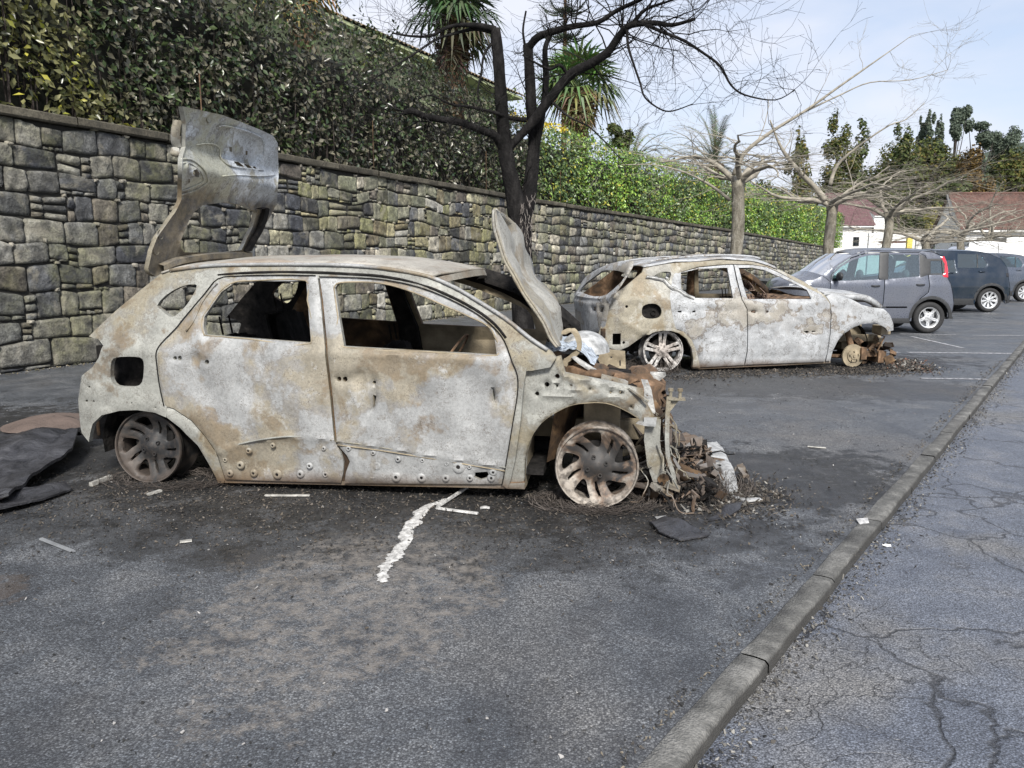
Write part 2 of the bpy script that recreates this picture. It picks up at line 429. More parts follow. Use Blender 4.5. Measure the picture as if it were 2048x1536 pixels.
def glass(name, tint=(.55, .70, .72), alpha=.55):
    m = NM(name, .04); m.col(tuple(x*.12 for x in tint)); m.b.inputs['Coat Weight'].default_value = 0
    t = m.n('ShaderNodeBsdfTransparent'); t.inputs[0].default_value = (*tint, 1)
    fr = m.n('ShaderNodeFresnel'); fr.inputs[0].default_value = 1.55
    g = m.n('ShaderNodeBsdfGlossy'); g.inputs['Roughness'].default_value = .03
    mx = m.n('ShaderNodeMixShader'); mx.inputs[0].default_value = alpha; m.l(t.outputs[0], mx.inputs[1]); m.l(m.b.outputs[0], mx.inputs[2])
    mx2 = m.n('ShaderNodeMixShader'); m.l(m.math('ADD', m.math('MULTIPLY', fr.outputs[0], 1.3), .06, clamp=True), mx2.inputs[0])
    m.l(mx.outputs[0], mx2.inputs[1]); m.l(g.outputs[0], mx2.inputs[2])
    m.l(mx2.outputs[0], m.t.nodes['Material Output'].inputs[0]); return m.m
M['glass'] = glass('car_glass', (.80, .92, .93), .08)
M['glassd'] = glass('dark_car_glass', (.40, .55, .60), .25)
def lens(name, c):
    m = NM(name, .12); m.col(c); m.b.inputs['Coat Weight'].default_value = 1; return m.m
M['red'] = lens('red_lens', (.62, .02, .04)); M['headlamp'] = lens('headlamp_lens', (.75, .77, .8))
M['fabric'] = plain('grey_seat_fabric', (.13, .135, .14), .9, 0, .2, 12)

def asphalt():
    """parking surface: aggregate, patches, soot stains round the wrecks, damp smooth patches"""
    m = NM('parking_asphalt', .6); p = m.pos()
    big = m.noise(.55, 5, .6, .4, p); mid = m.noise(2.6, 6, .62, .6, p); mid2 = m.noise(5.5, 6, .65, .5, p, off=4)
    fine = m.noise(60, 5, .75, 0, p); vo = m.vor(150, vec=p); vc = m.vor(150, vec=p, outp='Color')
    st = m.mix(vo, (.5, .5, .5), (1, 1, 1)) 
    base = m.ramp(mid, [(.30, (.048, .053, .060)), (.50, (.084, .091, .100)), (.70, (.142, .146, .150))])  # bluish base: some of the sky's reflection is painted into the colour
    base = m.mix(m.math('MULTIPLY', m.ramp(big, [(.50, 0), (.66, 1)]), .55), base, (.150, .138, .122))
    # stones
    g = m.n('ShaderNodeSeparateColor'); m.l(vc, g.inputs[0])
    base = m.mix(1.0, base, m.ramp(g.outputs[0], [(0, .55), (.5, .95), (.8, 1.28), (1.0, 2.0)]), 'MULTIPLY')
    base = m.mix(m.ramp(vo, [(.42, 0), (.70, .75)]), base, (.022, .022, .026))
    # soot round the two burned cars (ellipse masks broken by noise)
    gr_ = m.noise(19, 5, .75, .3, p, off=51)
    def blob(cx, cy, rx, ry, a):
        s_ = m.n('ShaderNodeVectorMath', operation='SUBTRACT'); m.l(p, s_.inputs[0]); s_.inputs[1].default_value = (cx, cy, 0)
        mp_ = m.n('ShaderNodeMapping'); mp_.vector_type = 'TEXTURE'; mp_.inputs['Rotation'].default_value = (0, 0, a); mp_.inputs['Scale'].default_value = (rx, ry, 1)
        m.l(s_.outputs[0], mp_.inputs[0]); ln = m.n('ShaderNodeVectorMath', operation='LENGTH'); m.l(mp_.outputs[0], ln.inputs[0])
        v = m.math('ADD', ln.outputs['Value'], m.math('MULTIPLY', m.math('SUBTRACT', mid, .5), 1.5))
        v = m.math('ADD', v, m.math('MULTIPLY', m.math('SUBTRACT', mid2, .5), 1.3))
        v = m.math('ADD', v, m.math('MULTIPLY', m.math('SUBTRACT', gr_, .5), .9))
        return m.ramp(v, [(.80, 1), (1.06, 0)])
    soot = blob(-.9, 5.2, 3.5, 1.55, R(-9)); soot = m.math('MAXIMUM', soot, blob(1.6, 4.95, 1.3, .85, R(10)))
    soot = m.math('MAXIMUM', soot, blob(3.7, 10.7, 3.0, 1.3, R(6))); soot = m.math('MAXIMUM', soot, blob(-4.6, 6.0, 1.6, 1.5, 0))
    soot = m.math('MAXIMUM', soot, m.math('MULTIPLY', blob(3.2, 8.6, 2.8, .9, R(-12)), .55))
    soot = m.math('MAXIMUM', soot, m.math('MULTIPLY', blob(-1.2, 4.1, 3.0, .75, R(-8)), .6))
    sc_ = m.ramp(mid2, [(.35, (.008, .008, .008)), (.58, (.020, .019, .018)), (.76, (.06, .054, .048))])
    base = m.mix(m.math('MULTIPLY', soot, m.ramp(m.noise(22, 5, .75, .2, p, off=33), [(.34, .6), (.52, 1.0)])), base, sc_)
    # pale scrubbed patch in front of the car, brown stain
    base = m.mix(m.math('MULTIPLY', m.math('MULTIPLY', blob(-.68, 3.05, .60, .95, R(-15)), m.ramp(m.noise(13, 5, .75, .2, p, off=8), [(.42, 0), (.62, 1)])), .60), base, (.23, .205, .178))
    base = m.mix(m.math('MULTIPLY', blob(-2.45, 3.1, .35, .22, 0), .5), base, (.075, .055, .04))
    base = m.mix(m.math('MULTIPLY', m.ramp(m.noise(75, 2, .8, 0, p, off=3), [(.70, 0), (.74, 1)]), .7), base, (.32, .31, .29))
    base = m.mix(m.math('MULTIPLY', m.ramp(m.noise(34, 5, .72, .2, p, off=21), [(.58, 0), (.66, 1)]), .55), base, (.035, .036, .042))
    # tar-seal scuffs
    m.col(m.mix(m.ramp(mid2, [(.60, 0), (.70, .45)]), base, (.03, .03, .034)))
    wet = m.math('MULTIPLY', m.ramp(big, [(.36, 1), (.54, 0)]), 1)
    m.rough(m.math('SUBTRACT', m.ramp(mid, [(.3, .44), (.7, .70)]), m.math('MULTIPLY', wet, .16)))
    m.b.inputs['Specular IOR Level'].default_value = .6
    h = m.math('ADD', m.math('MULTIPLY', vo, -.6), m.math('MULTIPLY', fine, 1.0))
    m.bump(h, .55, .008); return m.m
M['asphalt'] = asphalt()
def road():
    m = NM('cracked_road_asphalt', .5); p = m.pos()
    big = m.noise(.5, 5, .6, .3, p, off=7); mid = m.noise(3, 6, .62, .6, p); vo = m.vor(140, vec=p); vc = m.vor(140, vec=p, outp='Color')
    w1 = m.n('ShaderNodeVectorMath', operation='ADD'); m.l(p, w1.inputs[0])
    nz = m.n('ShaderNodeTexNoise'); nz.inputs['Scale'].default_value = 2.6; nz.inputs['Detail'].default_value = 6; m.l(p, nz.inputs[0])
    sc = m.n('ShaderNodeVectorMath', operation='SCALE'); m.l(nz.outputs['Color'], sc.inputs[0]); sc.inputs['Scale'].default_value = .55; m.l(sc.outputs[0], w1.inputs[1])
    cr1 = m.vor(1.25, 'DISTANCE_TO_EDGE', w1.outputs[0]); cr2 = m.vor(4.2, 'DISTANCE_TO_EDGE', w1.outputs[0])
    base = m.ramp(mid, [(.30, (.080, .090, .115)), (.52, (.128, .141, .170)), (.72, (.185, .190, .205))])  # blue in these tones stands in for sky reflection on the road
    base = m.mix(m.math('MULTIPLY', m.ramp(big, [(.52, 0), (.62, 1)]), .7), base, (.185, .175, .158))
    g = m.n('ShaderNodeSeparateColor'); m.l(vc, g.inputs[0])
    base = m.mix(1.0, base, m.ramp(g.outputs[0], [(0, .68), (.5, .98), (.8, 1.2), (1.0, 1.6)]), 'MULTIPLY')
    base = m.mix(m.ramp(vo, [(.45, 0), (.72, .7)]), base, (.022, .022, .026))
    k1 = m.ramp(cr1, [(.004, 1), (.018, 0)]); k2 = m.math('MULTIPLY', m.ramp(cr2, [(.003, 1), (.016, 0)]), m.ramp(big, [(.48, 0), (.56, .8)]))
    ck = m.math('MAXIMUM', k1, k2); base = m.mix(m.math('MULTIPLY', ck, .7), base, (.018, .017, .017))
    m.col(base); m.rough(m.ramp(mid, [(.3, .32), (.7, .60)])); m.b.inputs['Specular IOR Level'].default_value = .6
    h = m.math('SUBTRACT', m.math('MULTIPLY', vo, -1.0), m.math('MULTIPLY', ck, 2.5)); m.bump(h, .6, .008); return m.m
M['road'] = road()
def kerbm():
    m = NM('kerb_concrete', .8); p = m.pos(); a = m.noise(6, 6, .65, .3, p); b = m.noise(70, 4, .7, 0, p); vo = m.vor(120, vec=p)
    c = m.ramp(a, [(.30, (.042, .041, .039)), (.50, (.100, .098, .091)), (.68, (.20, .195, .182))])
    c = m.mix(1, c, m.ramp(b, [(.3, .65), (.7, 1.3)]), 'MULTIPLY'); sp_ = m.n('ShaderNodeSeparateXYZ'); m.l(p, sp_.inputs[0]); c = m.mix(m.ramp(m.math('ADD', sp_.outputs[2], m.math('MULTIPLY', a, .012)), [(0.0, .85), (.010, 0)]), c, (.03, .028, .025)); m.col(c); m.bump(m.math('ADD', b, vo), .7, .006); return m.m  # face below the top edge darkened: dirt with its shade painted in
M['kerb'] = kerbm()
def linem():
    m = NM('worn_white_paint', .7); p = m.pos(); a = m.noise(24, 5, .7, 0, p)
    m.col(m.ramp(a, [(.42, (.12, .12, .13)), (.58, (.42, .42, .43))])); return m.m
M['line'] = linem()
def stonem():  # rubble
    m = NM('basalt_stone', .85); c = m.co(); t = m.attr(); a = m.noise(7, 6, .66, .3); b = m.noise(34, 5, .68); d = m.noise(1.1, 4, .6, .5)
    e = m.noise(3.1, 5, .6, .6, off=5)
    col = m.mix(1, t, m.ramp(a, [(.30, .38), (.48, .85), (.66, 1.8)]), 'MULTIPLY')
    col = m.mix(1, col, m.ramp(b, [(.3, .62), (.7, 1.5)]), 'MULTIPLY')
    col = m.mix(m.math('MULTIPLY', m.math('MULTIPLY', m.ramp(d, [(.46, 0), (.62, 1)]), m.ramp(a, [(.4, .2), (.6, 1)])), .50), col, (.16, .155, .055))
    col = m.mix(m.math('MULTIPLY', m.ramp(e, [(.54, 0), (.66, 1)]), .50), col, (.30, .275, .215))
    col = m.mix(m.math('MULTIPLY', m.ramp(e, [(.34, 1), (.44, 0)]), .45), col, (.035, .036, .042))
    m.col(col); m.bump(m.math('ADD', a, m.math('MULTIPLY', b, .55)), .9, .035); return m.m
M['stone'] = stonem()
M['joint'] = plain('dark_wall_joint', (.020, .019, .016), .95, 0, .4, 12, .02, 20)
def copm():
    m = NM('mossy_coping', .9); a = m.noise(3.5, 6, .65, .3); b = m.noise(40, 4, .6)
    c = m.ramp(a, [(.3, (.035, .032, .024)), (.5, (.075, .066, .048)), (.7, (.14, .125, .092))])
    m.col(m.mix(1, c, m.ramp(b, [(.3, .6), (.7, 1.3)]), 'MULTIPLY')); m.bump(b, .7, .012); return m.m
M['coping'] = copm()
def leafm(name, rough=.30, trans=.22):
    m = NM(name, rough); t = m.attr(); m.col(t); tr = m.n('ShaderNodeBsdfTranslucent'); m.l(t, tr.inputs[0])
    mx = m.n('ShaderNodeMixShader'); mx.inputs[0].default_value = trans; m.l(m.b.outputs[0], mx.inputs[1]); m.l(tr.outputs[0], mx.inputs[2])
    m.l(mx.outputs[0], m.t.nodes['Material Output'].inputs[0]); return m.m
M['leaf'] = leafm('leaf'); M['leaf2'] = leafm('far_leaf', .7, .2); M['leaf2'].node_tree.nodes['Principled BSDF'].inputs['Specular IOR Level'].default_value = .15; M['palm'] = leafm('palm_leaf', .5, .2)
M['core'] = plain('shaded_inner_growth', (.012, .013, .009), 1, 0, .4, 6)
def bark(name, c1, c2, c3, sc=9):
    m = NM(name, .9); a = m.noise(sc, 6, .65, .4, m.co((1, 1, .35))); b = m.noise(sc*5, 4, .6)
    m.b.inputs['Specular IOR Level'].default_value = .12; m.col(m.mix(1, m.ramp(a, [(.32, c1), (.5, c2), (.68, c3)]), m.ramp(b, [(.3, .7), (.7, 1.25)]), 'MULTIPLY')); m.bump(m.math('ADD', a, m.math('MULTIPLY', b, .4)), .9, .03); return m.m
M['charbark'] = bark('charred_bark', (.007, .007, .007), (.014, .013, .013), (.032, .03, .029))
M['charbark2'] = bark('flaking_charred_bark', (.018, .014, .013), (.04, .033, .03), (.12, .105, .095), 14)
M['palebark'] = bark('pale_bark', (.11, .098, .075), (.22, .20, .16), (.38, .355, .30))
M['paletwig'] = plain('pale_twigs', (.27, .245, .20), .9, 0, .4, 9)
M['palmtrunk'] = bark('palm_trunk', (.035, .024, .016), (.085, .055, .034), (.19, .13, .08), 12)
M['plaster'] = plain('white_plaster', (.78, .78, .76), .85, 0, .05, 2)
M['plaster2'] = plain('pale_green_plaster', (.42, .46, .26), .85, 0, .12, 1.5)
def tilem(name, c1, c2):
    m = NM(name, .8); t = m.noise(2.5, 5, .65); b = m.noise(18, 4, .6)
    m.col(m.mix(1, m.ramp(t, [(.3, c1), (.7, c2)]), m.ramp(b, [(.3, .7), (.7, 1.25)]), 'MULTIPLY')); m.bump(b, .5, .01); return m.m
M['tile'] = tilem('red_roof_tile', (.055, .026, .021), (.14, .070, .054)); M['tile2'] = tilem('purple_roof_tile', (.085, .040, .044), (.15, .080, .085))
M['tileold'] = tilem('mossy_roof_tile', (.10, .085, .05), (.24, .17, .10))
M['dark'] = plain('dark_frame', (.05, .05, .055), .5)
M['greenfence'] = plain('green_fence_mesh', (.02, .12, .08), .5); M['steelgrey'] = plain('galvanised_steel', (.35, .36, .37), .45, .6)
# ================================================================ ground, kerb, road
kd = Vector((.599, .8007, 0)); kn = Vector((.8007, -.599, 0)); K0 = Vector((.522, 2.025, 0))     # kerb direction, outward normal
def kp(s, n, z): return K0 + kd*s + kn*n + Vector((0, 0, z))
def sheet(name, c, mat, nx=1, ny=1):
    P = [[(Vector(c[0])*(1-i/nx)+Vector(c[1])*(i/nx))*(1-j/ny)+(Vector(c[3])*(1-i/nx)+Vector(c[2])*(i/nx))*(j/ny) for i in range(nx+1)] for j in range(ny+1)]
    b = MB(); b.grid(P); o = b.build(name, mat); return tag(o, kind='structure')
sheet('ground', [(-700, -60, -.09), (900, -60, -.09), (900, 1500, -.09), (-700, 1500, -.09)], plain('far_ground', (.06, .075, .035), .95, 0, .4, .1))
sheet('parking_ground', [kp(-9, -.09, 0), kp(160, -.09, 0), kp(160, -70, 0), kp(-9, -70, 0)], M['asphalt'])
sheet('road', [kp(-9, .002, -.045), kp(-9, 9, -.045), kp(160, 9, -.045), kp(160, .002, -.045)], M['road'])
b = MB(); random.seed(3); s_ = -4.0; i = 0
while s_ < 90:                                       # kerb stones with worn, slightly uneven ends
    ln = random.uniform(.85, 1.05); n_ = 7 if s_ < 14 else 2; Pt = []
    dz = random.uniform(-.003, .004); dn = random.uniform(-.004, .004)
    for k in range(n_+1):
        q = s_+.004+(ln-.008)*k/n_; j = lambda a: (mn.noise(Vector((q*3.1, a, 1.7)))*.010 if s_ < 14 else 0)
        end = .006 if k in (0, n_) else 0
        Pt.append([kp(q, -.092+dn, -.08), kp(q, -.095+dn+j(1), .003+dz), kp(q, -.090+dn+j(6), .010+dz+j(2)*.6-end), kp(q, -.05+dn, .012+dz-end+j(7)*.4), kp(q, -.008+dn+j(3), .010+dz-end+j(5)*.6), kp(q, dn+j(4), -.004+dz-end), kp(q, .004+dn, -.08)])
    b.grid(Pt); s_ += ln
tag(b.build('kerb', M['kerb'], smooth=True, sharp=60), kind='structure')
# parking bay lines and worn marks
lines = [((1815, 705), (2030, 707.5), .10), ((1800, 668), (1912, 669.5), .08), ((1945, 671), (2048, 672), .08), ((1822, 673), (1925, 696), .07),
         ((1840, 757), (1975, 759), .07), ((1900, 644), (2010, 646), .08), ((1905, 628), (2048, 628.5), .08), ((1560, 703), (1800, 705), .09)]
b = MB()
for a, c_, wd in lines:
    A = G(*a); B = G(*c_); d_ = (B-A).normalized(); n_ = Vector((-d_.y, d_.x, 0))*wd/2
    for q in (A, B): q.z = .004
    K = 12; P = [[A.lerp(B, k/K)-n_*(1+.25*mn.noise(Vector((k*2.3, A.x, 0)))), A.lerp(B, k/K)+n_*(1+.25*mn.noise(Vector((k*1.7, A.y, 3))))] for k in range(K+1)]
    b.grid(P)
tag(b.build('parking_lines', M['line']), kind='structure')
# ================================================================ stone wall
WP = [(-9.6, 3.1), (-6.45, 9.6), (.56, 24.0), (11.07, 40.0), (24.8, 62.0)]
WH = [3.3, 3.3, 3.3, 3.02, 2.60]
WP = [Vector((x, y, 0)) for x, y in WP]; WS = [0.0]
for i in range(1, 5): WS.append(WS[-1]+(WP[i]-WP[i-1]).length)
def wall_at(s):
    for i in range(4):
        if s <= WS[i+1] or i == 3:
            t = (s-WS[i])/(WS[i+1]-WS[i]); d = (WP[i+1]-WP[i]).normalized()
            return WP[i].lerp(WP[i+1], t), d, WH[i]+(WH[i+1]-WH[i])*t
def wall_arr(s, z, n):
    """arrays -> world; n>0 is towards the car park"""
    s = np.asarray(s, float); ov = np.maximum(s-WS[-1], 0); de = (WP[4]-WP[3]).normalized(); x = np.interp(s, WS, [p.x for p in WP])+ov*de.x; y = np.interp(s, WS, [p.y for p in WP])+ov*de.y
    k = np.clip(np.searchsorted(WS, s)-1, 0, 3); D = np.array([(WP[i+1]-WP[i]).normalized()[:2] for i in range(4)])
    # smooth the direction at corners
    nd = D[k]; nx, ny = nd[:, 1], -nd[:, 0]
    return np.stack([x+nx*n, y+ny*n, z], 1)
WL = WS[-1]
wall = empty('stone_wall', WP[1], 0, 'tall dark basalt rubble retaining wall with concrete coping behind the burned cars', 'wall')
def loc_w(A): return A-np.array([WP[1].x, WP[1].y, 0])
random.seed(11); rr = random.random
rows = [0, .37, .70, 1.02, 1.32, 1.65, 1.95, 2.27, 2.57, 2.87, 3.16]
Vs = []; Fs = []; Cs = []; nb = 0
pal = [(.085, .087, .090), (.13, .131, .126), (.17, .166, .150), (.23, .220, .185), (.15, .132, .105), (.055, .058, .066), (.27, .26, .23), (.165, .168, .115), (.11, .095, .078), (.19, .185, .135), (.10, .105, .10), (.038, .040, .046), (.045, .045, .045), (.30, .275, .22)]
def stone(s0, s1, zb0, zb1, zt0, zt1, far):
    global nb
    nu, nv = (6, 5) if far else (11, 9)
    u = np.sin(np.linspace(-1, 1, nu)*PI/2*.92)/math.sin(PI/2*.92); v = np.sin(np.linspace(-1, 1, nv)*PI/2*.92)/math.sin(PI/2*.92); U, Vv = np.meshgrid(u, v)
    U = U.ravel(); Vv = Vv.ravel(); seed = rr()*100
    rx, rz = rr()*.09+.01, rr()*.11+.02
    Ux = U*(1-rx*Vv**4*.8); Vz = Vv*(1-rz*U**4*.8)
    t = (Ux+1)/2; q = (Vz+1)/2
    s = s0+(s1-s0)*t; zb = zb0+(zb1-zb0)*t; zt = zt0+(zt1-zt0)*t; z = zb+(zt-zb)*q
    e = np.maximum(np.abs(U), np.abs(Vv)); nz = np.array([mn.noise(Vector((a*2.2+seed, b_*2.2, seed))) for a, b_ in zip(U, Vv)])
    n = .03+.022*rr()+.024*nz - .050*np.clip((e-.90)/.10, 0, 1)**2 - .006*np.clip((e-.5)/.4, 0, 1)
    s = s+.014*nz*(1-e**6); z = z+.012*np.roll(nz, 3)*(1-e**6)
    zlim = np.array([wall_at(float(a))[2] for a in s[:1]])[0]
    Vs.append(wall_arr(s, z, n)); ii = np.arange(nu*nv).reshape(nv, nu)
    f = np.stack([ii[:-1, :-1], ii[:-1, 1:], ii[1:, 1:], ii[1:, :-1]], -1).reshape(-1, 4)+nb; Fs.append(f); nb += nu*nv
    c = np.array(random.choice(pal if s0-WS[1] > 5 else pal[:2]+pal[2:7]+pal[5:6]))*(.7+.6*rr())*(.66 if s0-WS[1] < 4.2 else 1.0)*(np.array([1.08, 1.05, .80]) if 4.5 < s0-WS[1] < 14 and rr() < .5 else 1); Cs.append(np.repeat(c[None], nu*nv, 0))
def rowz(i, s):
    H = float(np.interp(s, WS, WH))/3.3
    return (rows[i]+(.0 if i == 0 else   .11*mn.noise(Vector((s*.8, i*7.3, 0)))+.085*mn.noise(Vector((s*2.3, i*3.3, 5)))))*H
chink = []
for i in range(10):
    s = -.1*i % .5+1.0
    while s < WL-.3:
        far = s > 24
        hgt = rows[i+1]-rows[i]; ln = hgt*random.choice((random.uniform(.7, 1.2), random.uniform(1.1, 2.1))); g_ = .004
        if rr() < .10: ln = random.uniform(.10, .17)
        a, c_ = s+g_/2, s+ln-g_/2
        zb0, zb1, zt0, zt1 = rowz(i, a)+.003, rowz(i, c_)+.003, rowz(i+1, a)-.003, rowz(i+1, c_)-.003
        r_ = rr()
        if ln < .2 or r_ < .05:          # small stones stacked
            k = random.choice((2, 3)); 
            for j in range(k):
                f0, f1 = j/k, (j+1)/k-.06
                stone(a, c_, zb0+(zt0-zb0)*f0, zb1+(zt1-zb1)*f0, zb0+(zt0-zb0)*f1, zb1+(zt1-zb1)*f1, True)
        elif r_ < .22 and hgt > .25:     # thin pinning slips under the stone
            f = random.uniform(.14, .22); k = random.choice((2, 3)); q0 = a
            for j in range(k):
                q1 = a+(c_-a)*(j+1)/k*random.uniform(.92, 1.0) if j < k-1 else c_
                stone(q0, q1-.01, zb0, zb0+rr()*.01, zb0+(zt0-zb0)*f, zb0+(zt0-zb0)*f*random.uniform(.5, 1), True); q0 = q1
            stone(a, c_, zb0+(zt0-zb0)*(f+.03), zb1+(zt1-zb1)*(f+.02), zt0, zt1, far)
        else: stone(a, c_, zb0, zb1, zt0, zt1, far)
        if not far and rr() < .35:      # small pale pinning stones in the corners
            q = c_-random.uniform(.0, .05); w_ = random.uniform(.05, .11); zc_ = zt1+random.uniform(-.03, .02); chink.append((q-w_/2, q+w_/2, zc_-random.uniform(.02, .035), zc_+random.uniform(.02, .035)))
        s += ln
for q0, q1, z0, z1 in chink:
    stone(q0, q1, z0, z0+random.uniform(-.01, .01), z1, z1+random.uniform(-.012, .012), True); Vs[-1] = Vs[-1]+np.array([.894, -.447, 0])*.018; Cs[-1] = Cs[-1]*0+np.array([.26, .24, .20])*(.5+.8*rr())
mk_np('stones', loc_w(np.vstack(Vs)), np.vstack(Fs), M['stone'], wall, np.vstack(Cs))
# backing (joints) and coping
ss = np.linspace(.9, WL, 220); Vb = []; 
H_ = np.interp(ss, WS, WH)
A0 = loc_w(wall_arr(ss, ss*0-.1, ss*0+.0)); A1 = loc_w(wall_arr(ss, H_-.13, ss*0+.0)); A2 = loc_w(wall_arr(ss, H_-.13, ss*0-.45)); A3 = loc_w(wall_arr(ss, ss*0-.1, ss*0-.45))
b = MB(); b.grid([[tuple(q[i]) for q in (A0, A1, A2, A3)] for i in range(len(ss))])
for Aend in (0, -1): b.add([A0[Aend], A1[Aend], A2[Aend], A3[Aend]], [(0, 1, 2, 3)])
b.build('joint_mortar', M['joint'], wall)
b = MB(); s = .9
while s < WL-.1:
    ln = min(random.uniform(1.1, 1.5), WL-s); k = 4; P = []
    dz = random.uniform(-.008, .008); dn = random.uniform(-.01, .01)
    for j in range(k+1):
        q = s+.006+(ln-.012)*j/k; h_ = float(np.interp(q, WS, WH))+dz; e = .01*mn.noise(Vector((q*4, 1, 1)))
        sec = [(-.40, h_-.115), (.085+dn, h_-.118), (.10+dn+e, h_-.098), (.10+dn+e, h_-.015), (.08+dn, h_+e*.4), (-.40, h_+.005), (-.40, h_-.115)]
        P.append([tuple(loc_w(wall_arr([q], np.array([z]), n_))[0]) for n_, z in sec])
    b.grid(P)
    s += ln
b.build('coping', M['coping'], wall, smooth=True, sharp=35)
# narrow strip of grit and weeds at the foot of the wall
# ================================================================ leaves
def leaves(P, N, size, col, asp=.5, up=.25, bend=.25):
    """P (n,3) centres, N (n,3) facing; each leaf = 2 folded quads, returns V,F,C"""
    n = len(P); N = N/np.linalg.norm(N, axis=1)[:, None]
    t = rng.normal(size=(n, 3)); t[:, 2] += up; t -= N*np.sum(t*N, 1)[:, None]; t /= np.linalg.norm(t, axis=1)[:, None]
    bb = np.cross(N, t); sz = size*(rng.random(n)*.6+.7); sz = sz[:, None]
    pts = [(-.5, 0, 0), (-.08, .5*asp, bend*.25), (.5, 0, -.05), (-.08, -.5*asp, bend*.25), ]
    V = np.stack([P+t*(a*sz)+bb*(b_*sz)+N*(c_*sz) for a, b_, c_ in [(-.5, 0, 0), (-.05, .5*asp, bend*.4), (.5, 0, 0), (-.05, -.5*asp, bend*.4)]], 1)
    Fi = np.arange(n*4).reshape(n, 4); F3 = np.vstack([Fi[:, [0, 1, 2]], Fi[:, [0, 2, 3]]])
    return V.reshape(-1, 3), F3, np.repeat(col, 4, 0)
def vnoise(P, sc, seed=0): return np.array([mn.noise(Vector((p[0]*sc+seed, p[1]*sc, p[2]*sc))) for p in P])
# ---- hedge above the wall
HT_S = [0, WS[1], WS[1]+7.3, WS[1]+13, WS[1]+16, WS[2]+4.8, WS[2]+9.3, WS[3], WS[3]+5, WS[4]+1.5]
HT_Z = [6.6, 6.6, 6.25, 5.9, 5.85, 5.75, 5.7, 5.8, 5.8, 5.7]
hedge = empty('hedge', WP[1]+Vector((0, 0, 3.3)), 0, 'tall leafy hedge above the stone wall, scorched in its middle stretch, green far end', 'hedge')
def loc_h(A): return A-np.array([WP[1].x, WP[1].y, 3.3])
def hedge_top(s): return np.interp(s, HT_S, HT_Z)+.22*np.array([mn.noise(Vector((a*.8, 2, 2)))+.7*mn.noise(Vector((a*2.7, 3, 1))) for a in s])
Vh = []; Fh = []; Ch = []; nbh = 0
for (s0, s1, dens, size) in [(3.0, WS[1]+6, 620, .115), (WS[1]+6, WS[2]+2, 420, .125), (WS[2]+2, WS[3], 380, .125), (WS[3], WL+9, 240, .165)]:
    n = int((s1-s0)*2.9*dens); s = rng.random(n)*(s1-s0)+s0; top = hedge_top(s); bot = np.interp(s, WS, WH)-.02
    v = rng.random(n)**.9; z = bot+(top-bot)*v
    depth = rng.random(n)**1.6*.55
    edge = np.clip((v-.90)/.10, 0, 1)
    nn = -.12-depth-edge*rng.random(n)*.6 + .10*np.array([mn.noise(Vector((a*1.1, b_*1.3, 9))) for a, b_ in zip(s, z)])
    P = wall_arr(s, z, nn)
    holes = np.array([mn.noise(Vector((a*1.6, b_*1.3, 4.))) for a, b_ in zip(s, z)])
    zone = np.array([mn.noise(Vector((a*.45, b_*.5, 14.))) for a, b_ in zip(s, z)])
    keep = (holes > -.22) | (rng.random(n) < .25); P, s, z, v, zone, depth = P[keep], s[keep], z[keep], v[keep], zone[keep], depth[keep]; n = len(P)
    k = np.clip(np.searchsorted(WS, s)-1, 0, 3); D = np.array([(WP[i+1]-WP[i]).normalized()[:2] for i in range(4)])[k]
    N = np.stack([D[:, 1], -D[:, 0], np.full(n, .45)], 1)+rng.normal(size=(n, 3))*.75
    r_ = rng.random(n)[:, None]**1.5; r2_ = rng.random(n)
    olive = np.array([.045, .055, .015])*(1-r_)+np.array([.27, .26, .10])*r_
    dgreen = np.array([.020, .040, .014])*(1-r_)+np.array([.11, .15, .06])*r_
    burnt = np.array([.022, .024, .016])*(1-r_)+np.array([.21, .195, .14])*r_
    green = np.array([.05, .12, .02])*(1-r_)+np.array([.26, .38, .07])*r_
    yell = np.array([.25, .28, .04])*(1-r_)+np.array([.55, .50, .09])*r_
    u = s-WS[1]
    wl = np.clip((3.4+zone*4-u*.8-(v-.25)*5.5)/2.5, 0, 1)*.8          # olive lower left
    wg = np.clip((u-14.2-zone*5)/4.5, 0, 1)                         # green right
    col = burnt*(1-wl[:, None])+olive*wl[:, None]
    dk = (r2_ < .35) & (wl < .5); col[dk] = dgreen[dk]
    mixg = np.where((zone+rng.normal(size=n)*.25 > .05)[:, None], green*1.15, dgreen*1.7)
    yy = (rng.random(n) < .10+.28*np.clip(v-.55, 0, 1)*(u > 28)) ; mixg[yy] = yell[yy]*.75
    col = col*(1-wg[:, None])+mixg*wg[:, None]
    orange = (v > .90) & (u > 15.3) & (u < 18.7) & (rng.random(n) < .75); col[orange] = yell[orange]*np.array([1.2, .95, .5])
    ylw = (wl > .6) & (rng.random(n) < .10) & (v < .45); col[ylw] = yell[ylw]*.8
    col = col*(1.0+.35*wg[:, None]); a, b_, c_ = leaves(P, N, size, col, .52); Vh.append(a); Fh.append(b_+nbh); Ch.append(c_); nbh += len(a)
